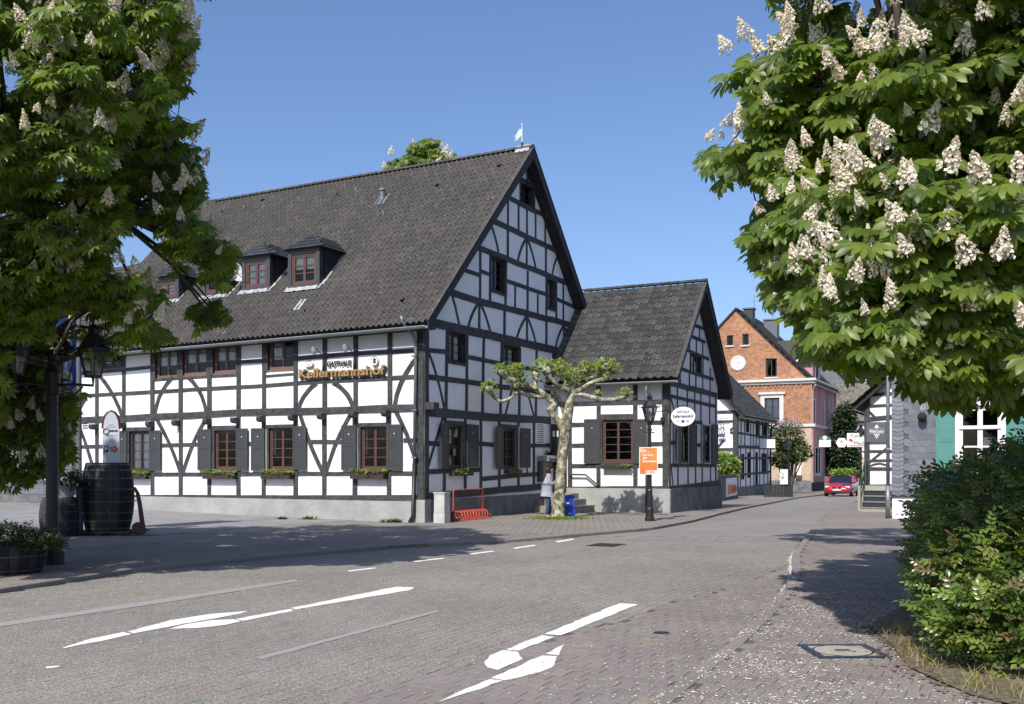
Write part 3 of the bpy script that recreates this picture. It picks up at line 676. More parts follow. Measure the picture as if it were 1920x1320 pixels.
def flower_box(fr, r, label, seed, mat_box='frame_dk', group='flower boxes under the windows', out=0.19, leafn=230, side=None):
    u0,u1,z0,z1 = r; zt = z0+(z1-z0)*0.62
    c = fr.p((u0+u1)/2, z0, 0.12); e = empty('flower_box', c, label, 'flower box', group)
    mb = MB()
    fr.box(mb, u0,u1,z0,z0+0.02,0.03,0.03+out); fr.box(mb, u0,u1,z0+0.02,zt,0.03+out-0.02,0.03+out); fr.box(mb, u0,u1,z0+0.02,zt,0.03,0.05)
    fr.box(mb, u0,u0+0.02,z0+0.02,zt,0.05,0.01+out); fr.box(mb, u1-0.02,u1,z0+0.02,zt,0.05,0.01+out); mb.build('box', M[mat_box], e)
    fr.box(MB(), u0+0.02,u1-0.02,z0+0.02,zt-0.03,0.05,0.01+out).build('soil', M['soil'], e)
    g = np.random.RandomState(seed); n = leafn; us = g.uniform(u0-0.04, u1+0.04, n)
    if side is not None: us = u0+(u1-u0)*np.clip(g.normal(side, 0.2, n), 0, 1)
    P = np.array([list(fr.p(us[i], zt-0.04+abs(g.normal(0, 0.055))-(0.10 if g.rand() < 0.15 else 0), 0.06+g.uniform(-0.02, out+0.05))) for i in range(n)])
    m_ = leaf_cloud(P, 0.085, seed, (-0.4, 0.9)); tag(inst('plants', LEAF1, m_, P, M['bright_leaf'], e, c, g.rand(n)), kind='stuff')
    return e
# ---- roof tiles
def tile_tmpl(tw, tl):
    xs = [0,.14,.30,.46,.64,.84,1.03]; zs = [.050,.072,.050,.010,.0,.004,.044]
    V = []; Fq = []
    for y, lift in ((-0.02, 0.026), (tl*1.08, 0.0)):
        for x, z in zip(xs, zs): V.append((x*tw, y, z+lift))
    for x, z in zip(xs, zs): V.append((x*tw, -0.02, z+0.026-0.026))
    for i in range(6): Fq.append((i, i+1, i+8, i+7)); Fq.append((i+14, i+15, i+1, i))
    return np.array(V), np.array(Fq)
def flat_tmpl(tw, tl, th=0.012, cut=0.25):
    V = [(0.004,0,th+0.008),(tw-0.004,0,th+0.008),(tw-0.004,tl*1.15,0.002),(0.004,tl*1.15,0.002),(0.004,0,0.002),(tw-0.004,0,0.002)]
    return np.array(V), np.array([(0,1,2,3),(4,5,1,0),(4,0,3,3),(5,2,2,1)][:2])
def tiles(parent, E0, A, Lw, Sd, Ls, tw, tl, material, keep=None, nobj=300, tmpl=None, name='roof_tile', seed=1, stagger=False, piece='roof_tile', jit=0.006):
    """A along the eave, Sd up the slope; nearest ones single, the rest joined"""
    A = A.normalized(); Sd = Sd.normalized(); Nn = A.cross(Sd).normalized(); A2 = Sd.cross(Nn).normalized()
    g = np.random.RandomState(seed); T = tmpl or tile_tmpl(tw, tl); L = []
    nr_, nc = int(round(Ls/tl)), int(math.ceil(Lw/tw))
    for j in range(nr_):
        for i in range(nc+(1 if stagger else 0)):
            x = i*tw-(0.5*tw if stagger and j % 2 else 0)
            if x < -0.01 and not stagger: continue
            if x+tw > Lw+tw*0.6: continue
            q = E0+A*x+Sd*(j*tl)
            if keep and not keep(q+A*(tw/2)+Sd*(tl/2)): continue
            L.append(q)
    L = np.array([list(q) for q in L]); L += np.outer(g.uniform(-jit, jit, len(L)), Sd)+np.outer(g.uniform(0, jit*0.6, len(L)), Nn)
    L = L[np.argsort(np.linalg.norm(L-np.array([0,0,CH]), axis=1))]; n = len(L)
    B = np.array([[A2[i], Sd[i], Nn[i]] for i in range(3)]); me0 = np_mesh(name, T[0], T[1], material, np.zeros(len(T[0])))
    pl = wloc(parent); mt = Matrix(B.tolist()).to_4x4()
    for k in range(min(n, nobj)):
        o = bpy.data.objects.new(piece, me0); COL.objects.link(o); o.parent = parent
        m_ = mt.copy(); m_.translation = Vector(L[k])-pl; o.matrix_basis = m_
    if n > nobj:
        mats = np.repeat(B[None], n-nobj, 0); o = inst(piece+'s', T, mats, L[nobj:], material, parent, (0,0,0), g.rand(n-nobj)); o['kind'] = 'stuff'
def slab(parent, P, th, material, name='roof', up=None):
    """P: 4 corners of the top face; th downwards along the normal"""
    P = [Vector(p) for p in P]; n = (P[1]-P[0]).cross(P[3]-P[0]).normalized()
    if n.z < 0: n = -n
    return MB().hexa([p-n*th for p in P]+P).build(name, material, parent)
def ridge_caps(parent, a, b, r, material, step=0.36):
    a, b = Vector(a), Vector(b); L = (b-a).length; d = (b-a).normalized(); k = max(1, int(L/step))
    X = d.cross(Vector((0,0,1))).normalized(); Y = Vector((0,0,1))
    for i in range(k):
        p0 = a+(b-a)*(i/k); p1 = a+(b-a)*((i+1.08)/k); vs = []
        for p, rr in ((p0, r*1.06), (p1, r*0.94)):
            for t in range(7): an = math.pi*t/6; vs.append(p+X*rr*math.cos(an)+Y*(rr*0.8*math.sin(an)))
        MB().add(vs, [(t, t+1, t+8, t+7) for t in range(6)]+[tuple(range(7))]).build('ridge_tile', material, parent)
def text(s, fr, u, z, d, size, material, parent, ext=0.004, bold=0.0, align='CENTER', width=None, name='lettering', slope=0.0, shear=0.0, space=1.0):
    cu = bpy.data.curves.new('t', 'FONT'); cu.body = s; cu.size = size; cu.extrude = ext; cu.offset = bold; cu.align_x = align; cu.align_y = 'CENTER'; cu.shear = shear; cu.space_character = space; cu.resolution_u = 3
    ob = bpy.data.objects.new('t', cu); COL.objects.link(ob); dg = bpy.context.evaluated_depsgraph_get(); dg.update()
    me = bpy.data.meshes.new_from_object(ob.evaluated_get(dg)); bpy.data.objects.remove(ob); me.name = name
    V = np.array([v.co[:] for v in me.vertices]) if len(me.vertices) else np.zeros((1,3))
    if width: k = width/max(1e-6, V[:,0].max()-V[:,0].min()); V[:,0] *= k
    V[:,1] += V[:,0]*slope
    B = np.array([[fr.U[i], (0,0,1)[i], fr.N[i]] for i in range(3)]); Wp = V@B.T
    me.vertices.foreach_set('co', Wp.astype(np.float32).ravel()); me.update(); me.materials.clear(); me.materials.append(material)
    return link_mesh(name, me, parent, fr.p(u, z, d))
def gutter(parent, a, b, r=0.065, material=None, name='gutter'):
    a, b = Vector(a), Vector(b); d = (b-a).normalized(); X = d.cross(Vector((0,0,1))).normalized(); vs = []
    for p in (a, b):
        for t in range(9): an = math.pi+math.pi*t/8; vs.append(p+X*(r*math.cos(an))+Vector((0,0,r*math.sin(an))))
        for t in range(8, -1, -1): an = math.pi+math.pi*t/8; vs.append(p+X*((r-0.008)*math.cos(an))+Vector((0,0,(r-0.008)*math.sin(an))))
    m = 18; g_ = MB().add(vs, [(i, (i+1) % m, m+(i+1) % m, m+i) for i in range(m)]+[tuple(range(m))[::-1], tuple(range(m, 2*m))]).build(name, material or M['zinc'], parent)
    MB().tube([a+X*r+Vector((0,0,0.004)), b+X*r+Vector((0,0,0.004))], 0.011, 6).build('gutter_lip', M['zinc_lt'], g_)
    MB().tube([a-X*r+Vector((0,0,0.004)), b-X*r+Vector((0,0,0.004))], 0.011, 6).build('gutter_lip', M['zinc_lt'], g_)
    return g_

# ================================================================== THE INN (large half-timbered house)
C0 = at(795, 980); G0 = Fr(C0, NG); L0 = Fr(C0, NL)
inn = empty('inn', C0, 'long white half-timbered inn with black timbers, grey tiled roof and gold sign lettering', 'house')
TILT = 0.0136; LEN = -L0.uz(136,800)[0]
s0, zr = 6.65, 12.86                                     # ridge position along the gable, ridge height
kL, kR = 0.985, 1.01                                     # slopes
# --- walls with openings
def rpx(fr, x0, x1, y0, y1):
    u0, za = fr.uz(x0, (y0+y1)/2); u1, zb = fr.uz(x1, (y0+y1)/2); xm = (x0+x1)/2; z1 = fr.uz(xm, y0)[1]; z0 = fr.uz(xm, y1)[1]
    return (min(u0,u1), max(u0,u1), z0, z1)
WLo = [rpx(L0,677,727,800,880), rpx(L0,505,552,801,880), rpx(L0,403,444,807,880), rpx(L0,243,282,808,883)]
WUp = [rpx(L0,503,553,625,693), rpx(L0,292,333,645,709), rpx(L0,343,388,640,703), rpx(L0,400,443,636,699), rpx(L0,188,226,652,692)]
sillz = L0.uz(700, 936)[1]
uL = -LEN
wall(L0, [(uL,0.35),(0,0.55),(0,6.02),(uL,5.84)], WLo+WUp, M['plaster'], inn)
WG = {'T': rpx(G0,976,1000,343,389), 'WL': rpx(G0,920,947,483,547), 'WR': rpx(G0,1025,1041,526,578), 'UA': rpx(G0,841,872,624,679), 'UB': rpx(G0,943,972,649,693), 'UC': rpx(G0,1039,1059,666,700),
      'LA': rpx(G0,837,864,797,877), 'LB': rpx(G0,937,963,803,877), }
GW = 13.0
wall(G0, [(0,0.55),(GW,0.4),(GW,6.15),(s0,12.5),(0,6.0)], list(WG.values()), M['plaster'], inn, name='gable_wall')
# plinths
pl = MB(); L0.box(pl, uL,0.06,-0.4,0.62,-0.3,0.05); pl.build('plinth', M['plinth'], inn)
pl = MB(); G0.box(pl, -0.05,8.9,-0.4,0.66,-0.3,0.055)
o = pl.build('plinth', M['plinth_dk'], inn)
G0.box(MB(), -0.06,0.30,-0.4,0.67,-0.28,0.062).build('plinth_corner', M['plinth'], inn)
# --- long side timbers
PW, RW = 0.165, 0.125
topz = lambda x: 586+0.0963*(804-x)+14
midy = lambda x: 762+0.0463*(785-x)
posts = [797,731.5,667.5,609.5,555,495.5,448,393.5,339.5,286.5,232.5,182.5,140]
xs_low = [793,730,666,608.5,555,495,448,393,339.5,286.5,233,182.5,140]
for i, (xa, xb) in enumerate(zip(posts, xs_low)):
    if i == 0: continue
    beam(L0, [L0.uz(xa, topz(xa)-8), L0.uz(xa, midy(xa))], PW*(1.15 if xa in (286.5,339.5,393.5,448) else 1), 0.026, inn, name='post')
    beam(L0, [L0.uz(xb, midy(xb)), L0.uz(xb, 932)], PW, 0.026, inn, name='post')
u0_ = L0.uz(797, 780)[0]
beam(L0, [(-0.11, 0.75), (-0.11, 6.3)], 0.22, 0.034, inn, name='corner_post'); beam(G0, [(0.11, 0.75), (0.11, 6.2)], 0.22, 0.034, inn, name='corner_post')
beam(L0, [(uL+0.12,0.7),(uL+0.12,5.9)], 0.24, 0.034, inn, name='corner_post')
R_ = lambda pts, w=RW, d=0.020, nm='rail': beam(L0, [L0.uz(*p) for p in pts], w, d, inn, name=nm)
R_([(800,596),(560,619),(137,662)], 0.20, 0.024, 'top_plate')
R_([(790,764),(650,768.5),(480,772.5),(137,789)], 0.215, 0.034, 'girt')
R_([(795,933),(500,933.5),(137,932)], 0.17, 0.028, 'sill_beam')
R_([(790,656.5),(667,663),(560,672)]); R_([(495,676.5),(447,679)])
R_([(447,703.5),(393,706.5),(287,713)], 0.07); R_([(286,688),(232,693),(140,701)])
R_([(553,701),(497,705.5)], 0.07)
R_([(790,706),(613,715),(480,724),(287,735),(140,743)])
R_([(785,825.5),(757,826)]); R_([(642,828.5),(579,828.5)]); R_([(474,832),(467,832.3)]); R_([(374,833.5),(304,835)]); R_([(222,837),(140,838)])
R_([(790,887.5),(580,888.5),(343,889),(140,890)])
for (a, b) in ((668,736),(498,560),(398,450),(236,290)): R_([(b-5,795.5+(736-b)*0.018),(a,795.5+(736-a)*0.018)], 0.11)
for s, bw in (((787,667,742,759),0.09),((627,720,660,761),-0.10),((592,722,562,764),0.10),((353,709,386,773),-0.10),((322,711,292,774),0.10),((188,707,228,779),-0.06),((161,748,142,785),0.05)):
    pxarc(L0, s, bw, 0.15, 0.014, inn)
for s, bw in (((742,771,786,886),-0.03),((659,774,612,884),0.03),((563,776,605,884),0.03),((387,786,344,885),0.04),((295,788,338,885),-0.03),((152,808,177,886),-0.02)):
    pxarc(L0, s, bw, 0.145, 0.014, inn)
# beam ends under the girt and brackets under the eave
for x in (728,668,608,554,495,446,394,336,287,234,181,140):
    u, z = L0.uz(x, midy(x)+9); mb = MB(); vs = []
    prof = [(0.0,0.06),(0.24,0.06),(0.27,0.0),(0.255,-0.07),(0.20,-0.12),(0.0,-0.13)]
    for du in (-0.085, 0.085): vs += [L0.p(u+du, z+b, 0.02+a) for a, b in prof]
    mb.add(vs, [tuple(range(6)), tuple(range(11, 5, -1))]+[(i+6, (i+1) % 6+6, (i+1) % 6, i) for i in range(6)]); mb.build('beam_end', M['timber'], inn)
for x in (732,667,609,497,448,394):
    u, z = L0.uz(x, topz(x)+10); L0.box(MB(), u-0.10,u+0.10,z-0.08,z+0.16,0.02,0.20).build('eave_bracket', M['timber_blk'], inn)
u, z = G0.uz(803, 761); G0.box(MB(), -0.02,0.30,z-0.12,z+0.09,0.03,0.34).build('beam_end', M['timber'], inn)
# --- long side windows
CU = {3: ([(0.02,0.98)], (0.0,1.0), 'curtain')}
for i, r in enumerate(WLo): window(L0, r, inn, 2, 4, 'frame_red' if i != 3 else 'frame_dk', depth=0.07, curtain=CU.get(i, ([(0.0,0.13),(0.87,1.0)], (0.35,1.0), 'curtain') if i < 2 else None), sill=0.03)
for i, r in enumerate(WUp): window(L0, r, inn, 2, 3, 'frame_pink' if i < 4 else 'frame_red', depth=0.09, rowfr=[0,0.34,0.67,1.0], curtain=([(0.02,0.98)], (0.38,1.0), 'curtain') if i in (1,2,3) else ([(0.1,0.45)], (0.3,1.0), 'curtain'), sill=0.02)
for r in WLo+WUp:
    u0,u1,z0,z1 = r; t = 0.10; mb = MB(); tt = 0.05
    L0.box(mb,u0-t,u0,z0-tt,z1+tt,-0.02,0.033); L0.box(mb,u1,u1+t,z0-tt,z1+tt,-0.02,0.033); L0.box(mb,u0,u1,z1,z1+tt,-0.02,0.032); mb.build('window_surround', M['timber'], inn)
for (a, b, ya, yb, h) in ((643,669.5,797.5,881.5,1),(727.5,756,796,881.5,0),(474,498,803,882.5,1),(551.5,577,799,881,0),(374,398,805,882,1),(445,467.5,803.5,882.5,0),(223,240,808,884,1),(282.5,304.5,807,883,0)):
    r = rpx(L0, a, b, ya, yb); shutter(L0, r[0], r[1], r[2], r[3], inn, d=0.045, hinge=h, rot=0.05)
bx = [((664,726),(877,897),'long wall under the window beside the corner'),((497,551),(880,897),'long wall under the second window from the corner'),((388,445),(880,897),'long wall under the third window from the corner'),((243,281),(881,897),'under the net-curtained window near the barrel')]
for i, ((a,b),(ya,yb),t) in enumerate(bx): r = rpx(L0, a, b, ya, yb+1); flower_box(L0, (r[0],r[1],r[2],r[3]+0.05), 'brown flower box, '+t, i+1)
# small vent grille
u, z = L0.uz(160, 800)
for k in range(4): L0.box(MB(), u-0.13,u+0.13,z+0.10-k*0.06,z+0.125-k*0.06,0.0,0.015).build('vent_slot', M['timber_blk'], inn)
# --- gable timbers
P_ = lambda segs, w=0.15, d=0.026, nm='post': pxb(G0, segs, w, d, inn, name=nm)
Rg = lambda pts, w=0.16, d=0.020, nm='rail': beam(G0, [G0.uz(*p) for p in pts], w, d, inn, name=nm)
Rg([(965,334.5),(1009,353)], 0.15); Rg([(950,369),(1024,406)], 0.17); Rg([(922,413),(1049,473)], 0.19); Rg([(896,464),(1066,532)], 0.2)
Rg([(872,507),(899,516)], 0.14); Rg([(900,508),(919,515.5)], 0.13); Rg([(949,526.5),(1024,552)], 0.14); Rg([(1042,560),(1076,575)], 0.14)
Rg([(845,548),(883,561),(1094,615)], 0.22); Rg([(801,603),(1082,666)], 0.27, 0.036, 'tie_beam')
Rg([(802,656.5),(838,660)], 0.14); Rg([(875,669),(940,682)], 0.14); Rg([(975,688.5),(1006,693)], 0.14); Rg([(1006,694),(1038,700)], 0.12)
Rg([(801,706.5),(1038,738)], 0.17)
Rg([(801,772),(900,781),(1036,789)], 0.27, 0.036, 'girt')
Rg([(800,830.5),(822,832.5)], 0.15); Rg([(890,830.6),(925,834)], 0.15); Rg([(988,836),(1034,835)], 0.15)
Rg([(800,885),(900,880.5)], 0.15); Rg([(901,898),(1033,886)], 0.15); Rg([(796,931),(1022,912),(1034,911)], 0.22, 0.036, 'sill_beam')
P_([(838,617,835.5,768),(875,627,874,775),(906.5,633,904,777),(940.5,643,937.5,778),(974.5,652,973,781),(1005.5,657,1004,783),(1036.5,663,1034.5,785)])
P_([(832.5,885,832,927),(834,778,834,793,0.14),(871.5,884,871.5,925),(872,782,872,797,0.14),(901,784,901,922),(935.6,786,935.6,802,0.14),(935.6,880,935.6,918),(971.5,790,971.6,800,0.14),(971.6,880,971.6,916),(1000.5,793,1000.5,914),(1033,785,1033,912,0.2)])
P_([(988,840,988,890,0.08)])
P_([(952,373,951.8,424),(971.7,384,971.7,433),(987.5,391,987.5,443),(1003.7,401,1003.7,449),(1021.7,408,1021.7,458)], 0.10)
P_([(951.5,427,951.5,483),(987,449,987,498.5,0.1),(1023,461,1023,514)], 0.13)
P_([(900,466,899.6,564),(918.9,478,918.3,564),(948.5,491,947,576),(965.5,536,965,579,0.09),(988.8,508,988.5,585.5),(1007.7,551,1007.7,592,0.09),(1024,517,1023.5,601),(1042.5,523,1042.5,601),(1055.6,533,1055.6,606)], 0.12)
P_([(898,567,898,623,0.12),(945.6,582,945,635),(987.5,595,987.5,646,0.12),(1024,601,1023.5,651),(1056.5,612,1056.5,657,0.11)], 0.15)
for s, bw in (((921,425,934,476),-0.07),((986,450,970.5,492.5),0.08),((989,451,1003.5,503),-0.07),((1047.5,477,1035.5,518),0.08),
              ((847,554,861,612),-0.03),((897,569,877,617),0.07),((899.5,569,919.5,628),-0.07),((986.5,596,967.5,641),0.08),((989,597,1004.5,648),-0.07),((1055.5,613,1041,655),0.08),((1057.5,613,1071.5,661),-0.06),((1090.6,618,1082,660),0.03),
              ((804,664,832.5,768),-0.05),((959,733,946.5,779),0.0),((978,693,1000.5,780),0.0),((830.5,782,800.5,881),0.0)):
    pxarc(G0, s, bw, 0.12 if s[1] < 640 else 0.11, 0.014, inn)
# gable windows
for k, (cols, rows, dp) in {'T':(2,3,0.14),'WL':(2,4,0.14),'WR':(2,4,0.14),'UB':(2,4,0.14),'UC':(2,3,0.14)}.items():
    window(G0, WG[k], inn, cols, rows, 'frame_dk', depth=dp, fw=0.05, sill=0.02, curtain=([(0.1,0.9)], (0.1,1.0), 'curtain') if k in ('UB','WR') else None)
window(G0, WG['UA'], inn, 2, 3, 'frame_dk', depth=0.14, fw=0.05, sill=0.02, curtain=([(0.05,0.95)], (0,0.9), 'curtain'))
for k in ('T','WL','WR','UA','UB','UC'):
    u0,u1,z0,z1 = WG[k]; t = 0.085; mb = MB()
    G0.box(mb, u0-t,u0,z0-t,z1+t,-0.02,0.037); G0.box(mb, u1,u1+t,z0-t,z1+t,-0.02,0.037); G0.box(mb, u0,u1,z0-t,z0,-0.02,0.036); G0.box(mb, u0,u1,z1,z1+t,-0.02,0.036)
    mb.build('window_surround', M['timber'], inn)
for k in ('LA','LB'): window(G0, WG[k], inn, 2, 4, 'frame_dk', depth=0.03, fw=0.05, sash=0.03, sill=0.04)
for (a,b,ya,yb,h) in ((820,838,794,879,1),(872,890.5,796,876,0),(923.5,940,800,879,1),(973,988,803,877,0)):
    r = rpx(G0, a, b, ya, yb); shutter(G0, r[0], r[1], r[2], r[3], inn, d=0.06, hinge=h, rot=0.10)
for k in ('LA','LB'):
    u0,u1,z0,z1 = WG[k]; mb = MB(); G0.box(mb, u0-0.1,u1+0.3,z1,z1+0.13,-0.02,0.04); G0.box(mb, u0-0.1,u0,z0-0.05,z1-0.001,-0.02,0.039); G0.box(mb, u1,u1+0.3,z0-0.05,z1-0.001,-0.02,0.039); mb.build('window_surround', M['timber'], inn)
r = rpx(G0, 840, 877, 878, 892); flower_box(G0, r, 'brown flower box with pale green plants, gable wall under the window beside the corner', 7, side=0.45, leafn=150)
r = rpx(G0, 944, 969, 877, 888); flower_box(G0, r, 'dark flower box with a few leaves, gable wall under the second window', 9, side=0.6, leafn=90)
# white louvre
r = rpx(G0, 1004, 1020, 794, 832); u0,u1,z0,z1 = r; mb = MB()
G0.box(mb,u0,u0+0.05,z0,z1,0.0,0.05); G0.box(mb,u1-0.05,u1,z0,z1,0.0,0.05); G0.box(mb,u0+0.05,u1-0.05,z0,z0+0.04,0.0,0.049); G0.box(mb,u0+0.05,u1-0.05,z1-0.04,z1,0.0,0.049)
lv = mb.build('louvre_vent', M['frame_wh'], inn); G0.box(MB(),u0+0.05,u1-0.05,z0+0.04,z1-0.04,-0.01,0.004).build('backing', M['dark'], lv)
for k in range(8):
    zc = z0+0.06+(z1-z0-0.12)*(k+0.5)/8
    MB().hexa([G0.p(a,b,c_) for a,b,c_ in ((u0+0.05,zc-0.02,0.045),(u1-0.05,zc-0.02,0.045),(u1-0.05,zc-0.02,0.035),(u0+0.05,zc-0.02,0.035),(u0+0.05,zc+0.03,0.018),(u1-0.05,zc+0.03,0.018),(u1-0.05,zc+0.03,0.008),(u0+0.05,zc+0.03,0.008))]).build('slat', M['frame_wh'], lv)
# entrance door in the corner
WINGDOOR = True
# wrought-iron ornament below the peak
u, z = G0.uz(988, 327); mb = MB()
for rr, zc in ((0.17, z+0.05),(0.11, z-0.30)):
    mb.tube([G0.p(u+rr*0.7*math.cos(t*math.pi/8), zc+rr*1.4*math.sin(t*math.pi/8), 0.05) for t in range(17)], 0.02, 6)
G0.box(mb, u-0.14,u+0.14,z-0.32,z-0.27,0.03,0.07); G0.box(mb, u-0.02,u+0.02,z-0.45,z+0.28,0.035,0.065)
mb.build('iron_ornament', M['iron'], inn)

# --- roof
e_v, e_e = 0.40, 0.45                                    # verge and eave overhang
def RP3(s, t, dz=0.0):
    """roof surface point of the street-side slope: s along the gable, t along the house"""
    b = C0+gdir*s+wdir*t; return Vector((b.x, b.y, zr-kL*(s0-s)-TILT*t+dz))
def RP4(s, t, dz=0.0):
    b = C0+gdir*s+wdir*t; return Vector((b.x, b.y, zr-kR*(s-s0)-TILT*t+dz))
T0, T1 = -e_v, LEN+0.4
slab(inn, [RP3(-e_e,T1,-0.03), RP3(-e_e,T0+0.02,-0.03), RP3(s0,T0+0.02,-0.03), RP3(s0,T1,-0.03)], 0.14, M['timber_blk'], 'roof')
slab(inn, [RP4(s0,T1,-0.03), RP4(s0,T0+0.02,-0.03), RP4(12.6,T0+0.02,-0.03), RP4(12.6,T1,-0.03)], 0.14, M['timber_blk'], 'roof')
Sup = (RP3(1,0)-RP3(0,0)).normalized(); Aal = (RP3(0,0)-RP3(0,1)).normalized()
# dormers: photo corners of the front faces
DOR = [(541,600,466,541,True),(454.5,507,480,546,True),(380,430,494,556,False),(288,336,519,566,True)]
dd_ = []
for (xa,xb,ya,yb,_) in DOR:
    # front plane is parallel to the long wall; find the s where its foot meets the roof
    lo, hi = 0.2, 5.0
    for _k in range(40):
        m_ = (lo+hi)/2; f_ = Fr(C0+gdir*m_, NL); u, z = f_.uz((xa+xb)/2, yb)
        if z > RP3(m_, -u).z: lo = m_
        else: hi = m_
    f_ = Fr(C0+gdir*lo, NL); ua, _z = f_.uz(xa, (ya+yb)/2); ub, _z = f_.uz(xb, (ya+yb)/2); zt_ = f_.uz((xa+xb)/2, ya)[1]; zb_ = f_.uz((xa+xb)/2, yb)[1]
    dd_.append((f_, lo, ua, ub, zb_, zt_))
def keep_main(q):
    v = q-C0; s = v.dot(gdir); t = v.dot(wdir)
    for (f_, s_, ua, ub, zb_, zt_) in dd_:
        if s > s_-0.05 and -ub-0.02 < t < -ua+0.02 and q.z < zt_+0.05: return False
    return True
tiles(inn, RP3(-e_e-0.04, T1, 0.0), Aal, T1-T0, Sup, (RP3(s0,0)-RP3(-e_e,0)).length, 0.2, 0.335, M['tile'], keep_main, seed=4)
ridge_caps(inn, RP3(s0, T0-0.02, 0.03), RP3(s0, T1, 0.03), 0.13, M['tile'])
# verge boards on the gable
for (a, b, f1) in ((-e_e, s0, RP3), (12.6, s0, RP4)):
    for (w0, w1, th, nm) in ((-0.30, -0.02, 0.035, 'bargeboard'),):
        P = [f1(a, T0-0.0, w1), f1(b, T0-0.0, w1), f1(b, T0-0.0, w0-0.06), f1(a, T0-0.0, w0)]
        Q = [p+wdir*(-th) for p in P]
        MB().hexa([P[3],P[2],Q[2],Q[3],P[0],P[1],Q[1],Q[0]]).build(nm, M['timber_blk'], inn)
    P = [f1(a, T0-0.05, 0.02), f1(b, T0-0.05, 0.03), f1(b, T0+0.10, 0.03), f1(a, T0+0.10, 0.02)]
    MB().hexa([p for p in P]+[p+Vector((0,0,0.05)) for p in P]).build('verge_tiles', M['tile'], inn)
# rafters seen under the verge (outlookers)
ga, gb = RP3(-e_e-0.06, T1, -0.10), RP3(-e_e-0.06, T0-0.02, -0.10)
gutter(inn, ga-gdir*0.05, gb-gdir*0.05, 0.075)
MB().hexa([RP3(-e_e+0.02,T1,-0.20),RP3(-e_e+0.02,T0,-0.20),RP3(0.02,T0,-0.26-0.4),RP3(0.02,T1,-0.26-0.4),RP3(-e_e+0.02,T1,-0.16),RP3(-e_e+0.02,T0,-0.16),RP3(0.02,T0,-0.22-0.4),RP3(0.02,T1,-0.22-0.4)]).build('eave_board', M['timber_blk'], inn)
# downpipe at the corner
u1, z1 = L0.uz(772, 600); u2, z2 = L0.uz(790, 625)
dp = MB().tube([L0.p(u1, z1+0.05, e_e+0.12), L0.p(u1+0.02, z1-0.1, e_e+0.10), L0.p(-0.24, z2-0.12, 0.16), L0.p(-0.21, z2-0.35, 0.12), L0.p(-0.26, 1.7, 0.12)], 0.05, 10).build('downpipe', M['zinc'], inn, smooth=True)
MB().tube([L0.p(-0.26, 1.75, 0.12), L0.p(-0.30, 0.2, 0.13), L0.p(-0.36, 0.0, 0.22)], 0.062, 10).build('standpipe', M['iron'], dp, smooth=True)
for z in (4.9,3.3,1.9): L0.box(MB(), -0.33,-0.16,z,z+0.04,0.0,0.19).build('pipe_clip', M['zinc'], dp)
